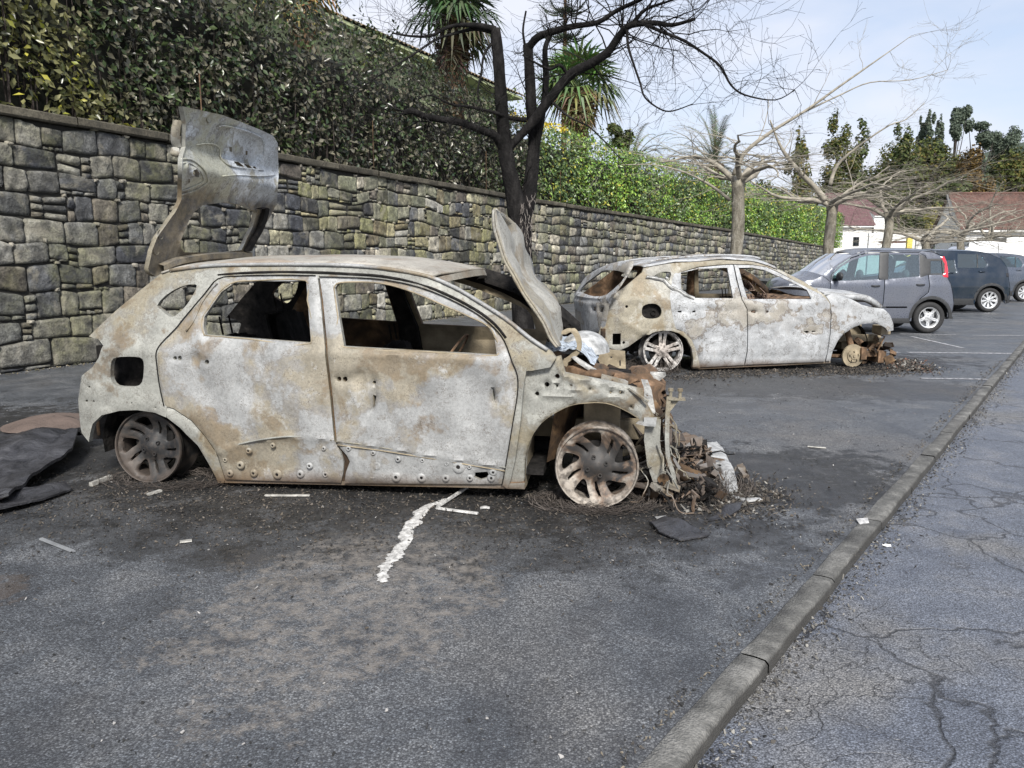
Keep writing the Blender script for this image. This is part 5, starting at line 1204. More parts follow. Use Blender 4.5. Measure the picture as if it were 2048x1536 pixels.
# roof with warped sheet and rails
rail2 = rail_pts(c2, [(1288, 534), (1324, 527), (1380, 521.5), (1454, 518), (1506, 521.5), (1534, 528), (1552, 536)])
M['roof2'] = burned('burned_roof_pale', (.40, .41, .42), (.30, .27, .23), (.16, .12, .08), .5, 90, .8)
roof(c2, rail2, .07, 'roof', [M['roof2'], M['char']], dn=.02, bulge0=.06, bulge1=.14, holes=lambda p: (.12 < (p[0]+.0) < .42 and .55 < p[1] < .95) or (1.0 < p[0] < 1.35 and 1.1 < p[1] < 1.3))
for far in (False, True):
    P = []
    for x, z in rail_pts(c2, [(1300, 528), (1345, 521), (1400, 517), (1454, 514.5), (1506, 517), (1528, 522)]):
        y = float(f2(x, z))+.10; P.append((x, W2-y if far else y, z+.028))
    b = MB(); b.tube(P, [.006]+[.014]*(len(P)-2)+[.006], 6); b.build('roof_bar', M['steel2'], r2_, smooth=True)
# windscreen frame, dashboard, bonnet
hx, hz = c2.P(1554, 536); fx, fz = c2.P(1652, 590); hy = float(f2(hx, hz)); fy = float(f2(fx, fz))
b = MB(); P = []
for t in np.linspace(0, 1, 10):
    q = 1-(2*t-1)**2; P.append([(hx+.14*q-.05, hy+(W2-2*hy)*t, hz+.05*q), (hx+.14*q+.01, hy+(W2-2*hy)*t, hz+.045*q-.01), (hx+.14*q-.03, hy+(W2-2*hy)*t, hz+.04*q-.05)])
b.grid(P); b.build('windscreen_header', M['steel2b'], r2_, smooth=True)
b = MB(); P = []
for t in np.linspace(0, 1, 9):
    x = hx+(fx-hx)*t; z = hz+(fz-hz)*t+.04*math.sin(PI*t); y = W2-float(f2(x, z))-.02
    P.append([(x-.05, y, z+.01), (x-.02, y-.06, z-.05), (x+.05, y-.05, z-.05), (x+.03, y+.01, z+.035)])
b.grid(P); b.build('windscreen_pillar', M['char'], r2_, smooth=True)
b = MB(); P = []
for t in np.linspace(0, 1, 12):
    y = fy+.02+(W2-2*fy-.04)*t; xb = fx-.05+.12*(1-(2*t-1)**2); nz = .03*mn.noise(Vector((t*9, 4, 0)))
    P.append([(xb-.5, y, fz-.30), (xb-.42, y, fz-.14+nz), (xb-.2, y, fz-.06+nz), (xb, y, fz-.04+nz), (xb+.10, y, fz-.08), (xb+.06, y, .25)])
b.grid(P); b.build('dashboard', M['rust'], r2_, smooth=True)
M['mesh'] = plain('rusty_seat_springs', (.20, .14, .11), .85, 0, .5, 30, .01)
b = MB(); random.seed(4)       # collapsed front seat: a sloping tangle of springs
x0, z0 = c2.Py(1480, 545, .5); x1, z1 = c2.Py(1540, 596, .5)
for k in range(110):
    t = random.random(); x = x0+(x1-x0)*t*1.1; zt = z0+(z1-z0)*t
    z = random.uniform(z1-.25, zt); y = random.uniform(.35, .75)
    b.tube([(x, y, z), (x+random.uniform(-.07, .07), y+random.uniform(-.1, .1), z+random.uniform(-.06, .06)), (x+random.uniform(-.1, .1), y+random.uniform(-.1, .1), z+random.uniform(-.09, .05))], .006, 4)
b.grid([[(x0+(x1-x0)*i/6, .6+.25*j/4, z0-.03+(z1-z0)*i/6+.03*mn.noise(Vector((i, j, 0)))) for j in range(5)] for i in range(7)])
b.build('collapsed_seat', M['mesh'], r2_)
b = MB()
def box2(b, x0, x1, y0, y1, z0, z1, m=0): b.box(((x0+x1)/2, (y0+y1)/2, (z0+z1)/2), (x1-x0, y1-y0, z1-z0), m=m)
box2(b, .40, fx-.05, .08, W2-.08, .18, .23); box2(b, -.75, .42, .34, W2-.34, .32, .38); box2(b, -.70, .42, .30, .34, .24, .80); box2(b, -.70, .42, W2-.34, W2-.30, .24, .8)
b.build('floor_pan', M['soot'], r2_)
seat(.70, .50, .45, .55, .2, 'r').build('rear_seat_frame', M['soot'], r2_, smooth=True, sharp=45); seat(.70, 1.25, .5, .62, .2, 'r').build('rear_seat_frame', M['rust'], r2_, smooth=True, sharp=45)
seat(1.5, 1.3, .46, .60, .2, 'r').build('front_seat_frame', M['soot'], r2_, smooth=True, sharp=45)
topl = [c2.P(*p) for p in cr(B2([(1090, 470), (1160, 455), (1250, 470), (1400, 478), (1500, 488), (1620, 512), (1740, 565), (1835, 628)]), 3)]
b = MB(); P = []; k = len(topl)
for i, (x, z) in enumerate(topl):
    t = i/(k-1); y0 = float(f2(min(x, 3.0), z))+.05+.25*t**3; row = []
    for j in range(15):
        q = j/14; y = y0+(W2-2*y0)*q; s_ = 1-(2*q-1)**2
        row.append((x+.0*s_+.10*s_*t, y, z+.05*s_*(1-.4*t)+.010*mn.noise(Vector((x*4, y*4, 0)))))
    P.append(row)
b.grid(P); b.grid([[Vector(r[0])+Vector((-.0, .0, -.0)), Vector(r[0])+Vector((-.02, .01, -.035-.03*math.sin(PI*i/(k-1)))), Vector(r[0])+Vector((-.03, .05, -.05-.03*math.sin(PI*i/(k-1))))] for i, r in enumerate(P)])
o = b.build('bonnet', [M['steel2'], M['char']], r2_, smooth=True); md = o.modifiers.new('s', 'SOLIDIFY'); md.thickness = .008
b = MB(); rs = random.Random(5); cx2 = c2.P(1710, 715, .10)[0]
for k in range(60):
    b.box((cx2+rs.uniform(.1, .62), rs.uniform(.12, .9), max(.03, rs.triangular(.02, .42, .08))), (rs.uniform(.03, .14), rs.uniform(.03, .12), rs.uniform(.008, .06)), rotm(rs.uniform(-1, 1), rs.uniform(-1, 1), rs.uniform(0, 3)), m=rs.choice((0, 0, 1)), jit=.015)
b.build('crushed_nose_scrap', [M['char'], M['rust']], r2_)['kind'] = 'stuff'
# tailgate: a sheet across the back, leaning forward above the belt
bz_ = c2.P(1213, 600)
def g2(y, z):
    y = np.clip(np.asarray(y, float), 0, W2); z = np.asarray(z, float)
    return bz_[0]-.10+.62*np.clip(z-.90, 0, 1)**1.05+.12*np.clip(.9-z, 0, 1)-.16*(1-((y-W2/2)/(W2/2))**2)+.05
gm2 = lambda a, b_, off: np.stack([g2(a, b_)+off, a, b_], 1)
pg = lambda L_: [c2.Px(p[0], p[1], g2) for p in A2(L_)]
tg_ol = pg([(520, 152), (640, 118), (760, 118), (885, 178), (880, 215), (740, 300), (640, 385), (560, 480), (492, 570), (490, 600), (465, 760), (435, 885), (352, 912), (250, 885), (180, 850), (130, 780), (90, 650), (100, 560), (106, 480), (200, 370), (400, 200)])
tg_h = pg([(190, 450), (240, 385), (310, 320), (440, 228), (510, 215), (600, 222), (715, 262), (722, 275), (640, 350), (560, 425), (500, 470), (430, 498), (340, 500)])
o = panel('tailgate', tg_ol, [tg_h, pg([(330, 610), (370, 610), (368, 660), (330, 655)]), pg([(405, 612), (455, 618), (440, 680), (400, 665)])], gm2, [M['steel2'], M['char'], M['steel2']], r2_, h=.035, thick=.03, edge=.015, edgew=.04,
          relief=lambda a, b_, D: np.array([.016*mn.noise(Vector((p*3, q*3, 5))) for p, q in zip(a, b_)])+.03*np.exp(-((b_-(bz_[1]-.02))/.018)**2), flip=True, sharp=60)
# rear bumper structure and brown corner bracket, fallen strip along the door
b = MB(); box2(b, -.84, -.80, .2, W2-.2, .34, .46); box2(b, -.80, -.74, .12, W2-.12, .44, .56)
b.build('rear_crossmember', M['char'], r2_, bevel=.01)
b = MB(); P = []
for i, p in enumerate(cr(A2([(930, 290), (1000, 298), (1100, 318), (1130, 330), (1200, 400), (1290, 440), (1350, 480), (1450, 520)]), 3)):
    x, z = c2.P(p[0], p[1], -.02); w_ = .018+.012*mn.noise(Vector((i*.9, 0, 0))); y = float(f2(x, z))-.012
    P.append([(x-w_*.6, y, z-w_), (x, y-.022, z), (x+w_*.6, y, z+w_), (x-w_*.6, y, z-w_)])
b.grid(P); o = b.build('fallen_window_strip', M['alu'], r2_, smooth=True); o['label'] = 'melted pale window strip sagging over the rear door'
b = MB(); x, z = c2.P(*A2([(1130, 310)])[0]); b.tube([(x, float(f2(x, z))-.02, z+.02), (x+.03, float(f2(x, z))-.03, z)], [.012, .018], 8); b.build('strip_clip', M['alu'], o, smooth=True)
# wheels: rear alloy, front bare brake disc
w = wheel(r2_, 'wheel', 0, .06, .268, .262, dict(kind='twin', n=5, dish=.8, burnt=True, nuts=5), (M['wheel2'], M['soot'], None), rot0=R(90+36), tilt=R(-2), width=.2); w['label'] = 'pale ash coloured alloy rim without tyre'
wheel(r2_, 'wheel', 0, W2-.06, .268, .262, dict(kind='twin', n=5, burnt=True), (M['wheel2'], M['soot'], None), front=1)
b = MB(); cx2, cz2 = c2.P(1710, 715, .10); cz2 = .155
b.lathe([(0, 0), (.045, 0), (.05, .012), (.085, .014), (.088, .03), (.152, .030), (.155, .052), (.08, .054), (0, .06)], (cx2, .13, cz2), (0, 1, 0), 36)
for k in range(5):
    a = 2*PI*k/5+.4; b.cyl((cx2+.062*math.cos(a), .115, cz2+.062*math.sin(a)), (cx2+.062*math.cos(a), .15, cz2+.062*math.sin(a)), .009, 7)
b.lathe([(.0, -.012), (.02, -.012), (.024, .0)], (cx2, .13, cz2), (0, 1, 0), 14)
b.build('brake_disc', M['brownsteel'], r2_, smooth=True, sharp=35)
b = MB(); box2(b, cx2+.09, cx2+.17, .12, .24, cz2-.05, cz2+.11); box2(b, cx2+.12, cx2+.50, .20, .30, cz2-.02, cz2+.05); box2(b, cx2+.36, cx2+.44, .16, .40, cz2-.10, cz2+.06)
b.tube([(cx2+.02, .25, cz2+.1), (cx2-.03, .38, cz2+.45)], .04, 10); b.tube([(cx2-.30, .4, cz2-.02), (cx2, .25, cz2-.02), (cx2+.3, .45, cz2)], .028, 7); b.tube([(cx2+.35, .2, cz2+.02), (cx2+.44, .18, cz2+.25), (cx2+.30, .2, cz2+.3)], .012, 5)
b.build('suspension_arms', M['rust'], r2_, bevel=.006)
b = MB(); box2(b, cx2+.02, cx2+.30, .50, .95, cz2+.05, cz2+.42); box2(b, cx2-.6, cx2+.55, .42, .50, cz2+.16, cz2+.26); box2(b, cx2+.44, cx2+.50, .3, W2-.3, cz2+.10, cz2+.22); box2(b, cx2+.36, cx2+.50, .14, .36, cz2+.28, cz2+.40)
b.build('front_structure', M['brownsteel'], r2_, bevel=.01)
b = MB()
for cx_, y0, y1 in [(0, .20, .46), (0, W2-.4, W2-.1), (cx2, .40, .60), (cx2, W2-.6, W2-.1)]:
    P = []
    for i in range(15):
        a = R(-12)+R(204)*i/14; P.append([(cx_+.345*math.cos(a), y0, .27+.345*math.sin(a)), (cx_+.345*math.cos(a), y1, .27+.345*math.sin(a)), (cx_, y1, .27)])
    b = MB(); b.grid(P); b.build('inner_arch', M['soot'], r2_)

# ================================================================ intact cars
def intact(name, O, yaw, W, f, sp, paintm, label, wheelspec, group=None, glassm='glass', trimlow=True):
    c = Car(O, yaw, W, f); r_ = c.root(name, label, 'car', group); Mp = [M[paintm], M['trim'], M['trim']]
    for far in (False, True):
        kw = dict(far=far, h=.045 if not far else .08, conv=False, thick=.02)
        for nm, ol, hl in sp['panels']: c.side(nm, ol, hl, Mp, gap=.003, edge=.008, edgew=.03, **kw)
        for nm, ol, hl in sp['trim']: c.side(nm, ol, hl, [M['trim']], ins=-.006, edge=.006, edgew=.03, **kw)
        for ol in sp['glass']: c.side('side_window', ol, [], [M[glassm]], ins=.012, far=far, h=.10, conv=False, thick=.004, edge=0)
    for nm, mat, pts, crown, bx in sp['tops']:
        b = MB(); P = []; pr = cr(pts, 3); k = len(pr)
        for i, (x, z) in enumerate(pr):
            y0 = float(f(x, z))+sp.get('topins', .0); row = []
            for j in range(19):
                q = j/18; y = y0+(W-2*y0)*q; s_ = 1-abs(2*q-1)**2.4; row.append((x+bx*s_, y, z+crown*s_))
            P.append(row)
        b.grid(P); b.build(nm, M[mat], r_, smooth=True)
    # handles, mirrors
    for (x, z, l_) in sp['handles']:
        b = MB(); y = float(f(x, z)); P = []
        for i in range(9):
            t = i/8; yy = y-.004-.030*math.sin(PI*t)**.5; P.append([(x+l_*(t-.5), yy, z-.014), (x+l_*(t-.5), yy-.010, z), (x+l_*(t-.5), yy, z+.014), (x+l_*(t-.5), yy+.008, z), (x+l_*(t-.5), yy, z-.014)])
        b.grid(P); b.build('door_handle', M['trim' if paintm == 'p_grey' else paintm], r_, smooth=True)
    if sp.get('mirror'):
        for far in (False, True):
            x, z = sp['mirror']; b = MB(); y = float(f(x, z)); P = []
            for i in range(9):
                th = PI*i/8; P.append([(x+.055*math.sin(th)*math.cos(2*PI*j/16)-.02, (y-.13-.115*math.cos(th)), z+.02+.085*math.sin(th)*math.sin(2*PI*j/16)) for j in range(17)])
            b.grid(P); b.tube([(x, y+.01, z-.05), (x, y-.06, z-.03)], .022, 8)
            if far: b.v = [(v[0], W-v[1], v[2]) for v in b.v]
            b.build('door_mirror', M[sp.get('mirmat', 'trim')], r_, smooth=True)
    # interior: seats, dash
    for (sx, sy, h_) in sp.get('seats', []):
        b = MB(); P = []
        for j in range(9):
            t = j/8; P.append([(sx+.10*t+.05*math.sin(a_), sy+.23*math.cos(a_)*(1-.25*t**3), .42+.62*t) for a_ in np.linspace(0, 2*PI, 13)])
        b.grid(P); P = []
        for j in range(7):
            th = PI*j/6; P.append([(sx+.12+.06*math.sin(th)*math.cos(a_), sy+.13*math.sin(th)*math.sin(a_), 1.14-.10*math.cos(th)) for a_ in np.linspace(0, 2*PI, 13)])
        b.grid(P); b.tube([(sx+.11, sy, .98), (sx+.12, sy, 1.08)], .03, 6)
        b.build('seat', M['fabric'], r_, smooth=True)
    b = MB(); x0, x1, z0 = sp['floor']; box2(b, x0, x1, .1, W-.1, z0, z0+.04); box2(b, sp['dash'][0]-.15, sp['dash'][0]+.15, .12, W-.12, z0, sp['dash'][1]); b.build('floor_and_dashboard', M['trim'], r_)
    ws, R0, T = wheelspec
    for wx in sp['wheels']:
        for far in (False, True):
            wheel(r_, 'wheel', wx, W-.05 if far else .05, T, R0, ws, (M[ws['mat']], M['trim'], M['rubber']), tyre=T, front=1 if far else -1, rot0=R(90), width=.19)
    b = MB()
    for cx_ in sp['wheels']:
        for y0, y1 in [(.24, .42), (W-.42, W-.24)]:
            P = []
            for i in range(13):
                a = R(-5)+R(190)*i/12; P.append([(cx_+(T+.07)*math.cos(a), y0-.16, T+(T+.05)*math.sin(a)), (cx_+(T+.07)*math.cos(a), y1, T+(T+.05)*math.sin(a)), (cx_, y1, T)])
            b = MB(); b.grid(P); b.build('inner_arch', M['trim'], r_)
    return c, r_
# ---- grey city car (nose to the left)
def fP(x, z):
    x = np.asarray(x, float); z = np.asarray(z, float)
    return .24*np.clip(z-.95, 0, 1)+.05*np.clip(z-.60, 0, .4)+.08*np.clip(.35-z, 0, 1)+.55*np.clip((x-.42)/.6, 0, 1)**2+.55*np.clip((-2.35-x)/.7, 0, 1)**2
OP = G(1858, 667); WP_ = 1.64
cP = Car(OP, R(0), WP_, fP); P_ = lambda L_: [cP.P(1500+p[0]/4.763, 480+p[1]/4.763) for p in L_]
wxr = 0.0; wxf = -2.30; aR = .36
def arcpts(cx_, cz_, r, a0, a1, n): return [(cx_+r*math.cos(R(a0+(a1-a0)*i/n)), cz_+r*math.sin(R(a0+(a1-a0)*i/n))) for i in range(n+1)]
top = P_([(690, 338), (760, 285), (850, 218), (970, 142), (1100, 105), (1300, 97), (1600, 100), (1750, 115), (1815, 150)])
rear = P_([(1850, 160), (1880, 260), (1884, 355), (1915, 420), (1935, 520), (1944, 610), (1925, 700), (1893, 745)])
belt = P_([(620, 372), (500, 392), (370, 425)])
xA = P_([(770, 400)])[0][0]; xB = P_([(1283, 300)])[0][0]; xC = P_([(1702, 340)])[0][0]; zs = .33
nose = [(-2.98, .62), (-3.02, .45), (-2.96, .24)]
archF = arcpts(wxf, .31, aR, 178, 2, 14); archR = arcpts(wxr, .31, aR, 178, 2, 14)
# body panels in order
wingL = [belt[2], (-2.92, belt[2][1]-.10)]+nose+[(wxf-aR, .22)]+archF+[(wxf+aR+.02, .22), (xA-.02, .24), (xA-.03, .6), (xA, P_([(770, 400)])[0][1]), top[0], belt[0], belt[1]]
fw = P_([(783, 392), (788, 350), (808, 318), (868, 256), (980, 190), (1110, 150), (1238, 136), (1228, 375)])
dF = [(xA, .24), (xA-.02, .60), P_([(772, 400)])[0]]+P_([(780, 330), (850, 250), (970, 172), (1110, 128), (1285, 118)])+[(xB, P_([(1283, 300)])[0][1]), P_([(1268, 600)])[0], P_([(1250, 700)])[0], (P_([(1250, 700)])[0][0]-.02, .24)]
rw = P_([(1324, 136), (1612, 142), (1618, 346), (1318, 372)])
dRr = [(P_([(1250, 700)])[0][0]+.0, .24), P_([(1254, 700)])[0], P_([(1272, 600)])[0], (xB+.01, P_([(1287, 300)])[0][1])]+P_([(1289, 118), (1600, 118), (1670, 150), (1692, 200), (1700, 340), (1712, 430), (1700, 500), (1620, 560), (1570, 640), (1530, 715)])+[(wxr-aR-.05, .24)]
qd = P_([(1289, 112), (1600, 112)])
quarterP = P_([(1604, 118), (1674, 150), (1696, 200), (1704, 340), (1716, 430), (1704, 500), (1624, 562), (1574, 642), (1534, 716)])+[(wxr-aR-.04, .24), (wxr-aR, .24)]+archR+[(wxr+aR+.0, .28)]+rear[::-1]+P_([(1815, 150), (1750, 118), (1640, 104)])
railP = P_([(690, 338), (760, 285), (850, 218), (970, 142), (1100, 105), (1300, 97), (1600, 100), (1650, 106), (1604, 114), (1289, 113), (1110, 122), (970, 166), (850, 243), (776, 330), (770, 398)])
qg = P_([(1720, 198), (1828, 198), (1838, 318), (1722, 320)])
archT = lambda cx_: arcpts(cx_, .31, aR+.005, 180, 0, 16)+arcpts(cx_, .31, aR+.065, 0, 180, 16)
spP = dict(panels=[('wing', wingL, []), ('door', dF, [fw]), ('door', dRr, [rw]), ('rear_wing', quarterP, [qg]), ('roof_side', railP, [])],
    trim=[('window_surround', P_([(1600, 130), (1660, 150), (1685, 178), (1850, 178), (1862, 250), (1860, 330), (1700, 332), (1640, 352), (1622, 352), (1616, 140)]), [qg]), ('centre_pillar', P_([(1240, 120), (1322, 120), (1316, 376), (1228, 380)]), []),
          ('arch_trim', archT(wxr), []), ('arch_trim', archT(wxf), []), ('sill_trim', [(wxf+aR+.03, .20), (wxr-aR-.03, .20), (wxr-aR-.05, .30), (wxf+aR+.05, .30)], []),
          ('door_moulding', [(xB-.9, .50), (xB+.45, .50), (xB+.45, .53), (xB-.9, .53)], [])],
    glass=[fw, rw, qg],
    tops=[('roof', 'p_grey', P_([(975, 140), (1100, 104), (1300, 96), (1600, 99), (1750, 114), (1820, 148)]), .055, 0), ('windscreen', 'glass', [top[0]]+P_([(760, 285), (850, 218), (975, 140)]), .03, -.16),
          ('bonnet', 'p_grey', [top[0], belt[0], belt[1], belt[2], (-2.93, .66)], .08, -.10), ('front_bumper', 'p_grey', [(-2.93, .66), (-3.0, .50), (-3.0, .32), (-2.94, .22)], .0, -.14),
          ('tailgate', 'p_grey', P_([(1820, 148), (1852, 165), (1880, 260), (1884, 355), (1915, 420), (1935, 520)]), .0, .06), ('rear_bumper', 'trim', [P_([(1935, 520)])[0], P_([(1944, 610)])[0], P_([(1925, 700)])[0]], 0, .08)],
    handles=[], mirror=(xA+.14, P_([(860, 355)])[0][1]), seats=[(-1.38, .42, 1), (-1.38, 1.2, 1), (-.45, .45, 1), (-.45, 1.15, 1)], floor=(-2.0, .5, .28), dash=(-1.95, .88), wheels=[wxr, wxf])
spP['handles'] = [(*P_([(1197, 437)])[0], .17), (*P_([(1625, 426)])[0], .17)]
cP, rP = intact('parked_car', OP, 0, WP_, fP, spP, 'p_grey', 'small grey hatchback with red tail lamp parked just beyond the second wreck', (dict(kind='cover', n=5, dish=.5, mat='silver'), .205, .308))
cP.side('tail_lamp', [(p[0]+.005, p[1]) for p in P_([(1812, 160), (1848, 155), (1872, 210), (1884, 280), (1886, 355), (1845, 358), (1825, 326), (1848, 312), (1848, 232), (1830, 190)])], [], [M['red']], ins=-.012, conv=False, h=.03, thick=.03, edge=.015, edgew=.03)
b = MB(); x, z = belt[2]; P = []
for i in range(9):
    t = i/8; P.append([(x+.02+.36*t, float(fP(x+.02+.36*t, z))-.012+.02*(1-t), z-.035-.06*(1-t)+.04*t), (x+.02+.36*t-.02, float(fP(x+.02+.36*t, z))+.02, z+.015+.05*t*.5)])
b.grid(P); b.build('headlamp', M['headlamp'], rP, smooth=True)
# ---- dark blue SUV
def fS(x, z):
    x = np.asarray(x, float); z = np.asarray(z, float)
    return .34*np.clip(z-1.0, 0, 1)+.10*np.clip(z-.72, 0, .4)+.10*np.clip(.4-z, 0, 1)+.5*np.clip((x-.35)/.6, 0, 1)**2+.5*np.clip((-2.8-x)/.7, 0, 1)**2
OS = G(1978.5, 624.5); WS_ = 1.76
cS = Car(OS, 0, WS_, fS); S_ = lambda L_: [cS.P(1840+p[0]/8.087, 460+p[1]/8.087) for p in L_]
aS = .40; wS = -2.55
topS = [(-2.25, 1.02), (-1.95, 1.22), (-1.55, 1.46)]+S_([(240, 345), (400, 330), (800, 340), (1080, 372), (1200, 420), (1300, 460), (1370, 540)])
rearS = S_([(1425, 640), (1435, 760), (1455, 900), (1458, 960), (1440, 1080), (1345, 1150)])
winS = [(-1.95, 1.10), (-1.62, 1.34), (-1.35, 1.42), (-1.06, 1.44), (-1.06, 1.07)]
winS2 = S_([(490, 372), (520, 372), (515, 612), (490, 612)])
winR = S_([(610, 382), (918, 392), (1000, 422), (1060, 500), (1090, 560), (1045, 614), (610, 612)])
xDs = -.86; xDr = -.02
bodyS = topS+rearS+[(aS+.04, .24)]+arcpts(0, .335, aS, 0, 180, 14)+[(-aS-.02, .22), (wS+aS+.02, .22)]+arcpts(wS, .335, aS, 0, 180, 14)+[(wS-aS-.02, .24), (-3.35, .26), (-3.42, .5), (-3.38, .72), (-3.25, .86), (-2.75, .98)]
winF = [(-1.98, 1.08), (-1.66, 1.33), (-1.35, 1.42), (-1.0, 1.445), (-.98, 1.07)]
x615 = S_([(610, 500)])[0][0]
spS = dict(panels=[('body_side', bodyS, [winF, winR])],
    trim=[('arch_trim', arcpts(0, .335, aS+.005, 180, 0, 16)+arcpts(0, .335, aS+.075, 0, 180, 16), []), ('arch_trim', arcpts(wS, .335, aS+.005, 180, 0, 16)+arcpts(wS, .335, aS+.075, 0, 180, 16), []), ('sill_trim', [(wS+aS+.04, .20), (-aS-.04, .20), (-aS-.08, .38), (wS+aS+.08, .38)], []),
          ('window_divider', S_([(925, 392), (938, 396), (938, 612), (925, 612)]), []), ('bumper_trim', [(aS+.06, .24), (.58, .26), (.60, .46), (aS+.09, .46)], [])],
    glass=[winF, winR],
    tops=[('roof', 'p_blue', topS[2:8], .05, 0), ('windscreen', 'glassd', topS[:3], .03, -.15), ('bonnet', 'p_blue', [topS[0], (-2.75, .98), (-3.25, .86), (-3.38, .72)], .06, -.10), ('front_bumper', 'trim', [(-3.38, .72), (-3.42, .5), (-3.35, .26)], 0, -.12),
          ('rear_window', 'glassd', topS[7:]+rearS[:1], .0, .08), ('tailgate', 'p_blue', rearS[:4], 0, .08), ('rear_bumper', 'trim', rearS[3:], 0, .08)],
    handles=[(*S_([(1000, 672)])[0], .20), (-1.15, S_([(500, 690)])[0][1], .20)], mirror=(-1.85, 1.12), mirmat='p_blue', seats=[(-1.5, .45, 1), (-1.5, 1.3, 1), (-.6, .45, 1), (-.6, 1.3, 1)], floor=(-2.2, .4, .3), dash=(-2.1, .95), wheels=[0, wS])
import copy
def SUV(O, yaw, paintm, label, sc=1.0, ws=None, gl='glassd', bars=True):
    sp = copy.deepcopy(spS); sp['tops'] = [(a, paintm if m_ == 'p_blue' else m_, p, q, r) for a, m_, p, q, r in sp['tops']]; sp['mirmat'] = paintm
    c, r_ = intact('parked_car', O, yaw, WS_, fS, sp, paintm, label, (ws or dict(kind='multi', n=9, dish=.5, mat='silver'), .235, .335), glassm=gl)
    if bars:
        for far in (False, True):
            P = [(x, (WS_-.30 if far else .30), z+.05+(0 if 0 < i < 5 else -.035)) for i, (x, z) in enumerate([(-1.5, 1.47), (-1.3, 1.52), (-.8, 1.55), (-.4, 1.55), (0, 1.52), (.18, 1.46)])]
            b = MB(); b.tube(cr(P, 3), .014, 6); b.build('roof_rail', M['trim'], r_, smooth=True)
    r_.scale = (sc, sc, sc); return c, r_
cS, rS = SUV(OS, 0, 'p_blue', 'dark blue SUV with black and silver wheels parked between two other cars', ws=dict(kind='multi', n=9, dish=.6, mat='silver'))
cS.side('tail_lamp', S_([(1390, 700), (1432, 690), (1436, 760), (1405, 760)]), [], [M['blackrim']], ins=-.012, conv=False, h=.03, thick=.03)
cG, rG = SUV(G(2049, 603.5), 0, 'p_slate', 'slate grey car at the right edge of the photo, mostly behind the dark blue SUV', .98, bars=False)
cW, rW = SUV(Vector((22.3, 35.0, 0)), 0, 'p_white', 'white van with black roof racks showing only its roof above the dark blue SUV', 1.12, gl='p_white', bars=False); rW.scale = (1.1, 1.1, 1.12); rW.location.z = .42
b = MB(); b.box((30, 42, .16), (34, 17, .50)); tag(b.build('upper_parking_terrace', M['asphalt']), kind='structure')
for x in (-1.5, -.35):
    b = MB(); b.tube([(x, .25, 1.60), (x, WS_-.25, 1.60)], .025, 6); b.box((x, .28, 1.56), (.12, .05, .08)); b.box((x, WS_-.28, 1.56), (.12, .05, .08)); b.build('roof_rack_bar', M['trim'], rW)
# ================================================================ bare trees
def twigs(b, start, d, L_, r, depth, rnd, droop=0.0, spread=.7, flat=1.0, kids=3, seg=5, n=4, wob=.25, hor=0.0):
    """a wandering shoot with side shoots"""
    P = [Vector(start)]; d = Vector(d).normalized(); sl_ = L_/seg; R_ = [r]
    for i in range(seg):
        d = d+Vector((rnd.gauss(0, wob), rnd.gauss(0, wob), rnd.gauss(0, wob)*flat-droop)); d.z *= (1-hor); d.normalize()
        P.append(P[-1]+d*sl_*rnd.uniform(.8, 1.2)); R_.append(max(.0016, r*(1-.8*(i+1)/seg)))
    b.tube(P, R_, n if r > .012 else 3, cap=False)
    if depth > 0:
        for k in range(kids):
            i = rnd.randint(1, seg-1) if k else seg-1; dd = (P[i+1]-P[i]).normalized()
            s_ = Vector((rnd.gauss(0, 1), rnd.gauss(0, 1), rnd.gauss(0, 1)*flat)); s_ -= dd*s_.dot(dd)
            if s_.length < .01: continue
            nd = dd+s_.normalized()*spread*rnd.uniform(.6, 1.3)
            twigs(b, P[i], nd, L_*rnd.uniform(.45, .75), max(.002, R_[i]*.62), depth-1, rnd, droop, spread, flat, kids, max(3, seg-1), n, wob, hor)
def limb(b, pts, n=8, wob=0):
    """pts: (px,py,Y,r) traced limb, smoothed"""
    q = [(*at(p[0], p[1], p[2]), p[3]) for p in pts]; q = cr(q, 4)
    P = [Vector(p[:3]) for p in q]; b.tube(P, [max(.004, p[3]*(1+.10*mn.noise(Vector((i*.7, p[0], 0))))) for i, p in enumerate(q)], n, cap=True); return P, [p[3] for p in q]
rnd = random.Random(12)
T1 = Vector((.17, 10.5, 0))
tr = empty('charred_tree', T1, 0, 'fire-blackened bare tree with forked trunk rising behind the upright bonnet', 'tree')
b = MB(); L1 = []
L1.append(limb(b, [(1048, 735, 10.5, .17), (1046, 640, 10.5, .15), (1044, 540, 10.5, .145), (1040, 460, 10.5, .15), (1036, 425, 10.5, .14), (1024, 370, 10.45, .11), (1012, 310, 10.4, .095), (1006, 250, 10.4, .085), (1001, 180, 10.35, .078), (996, 110, 10.3, .072), (990, 58, 10.3, .066)], 14))
L1.append(limb(b, [(1042, 450, 10.5, .12), (1056, 400, 10.55, .105), (1064, 340, 10.6, .09), (1068, 280, 10.6, .08), (1063, 220, 10.6, .075), (1060, 160, 10.6, .07), (1056, 100, 10.6, .066), (1054, 88, 10.6, .06)], 12))
b.build('trunk', M['charbark'], tr, smooth=True); 
tk = C.objects[-1] if False else None
b = MB()
L1.append(limb(b, [(1008, 298, 10.4, .07), (990, 272, 10.3, .055), (960, 260, 10.1, .05), (925, 246, 9.95, .046), (890, 240, 9.8, .043), (850, 233, 9.7, .04), (825, 222, 9.6, .04), (808, 226, 9.6, .03)]))
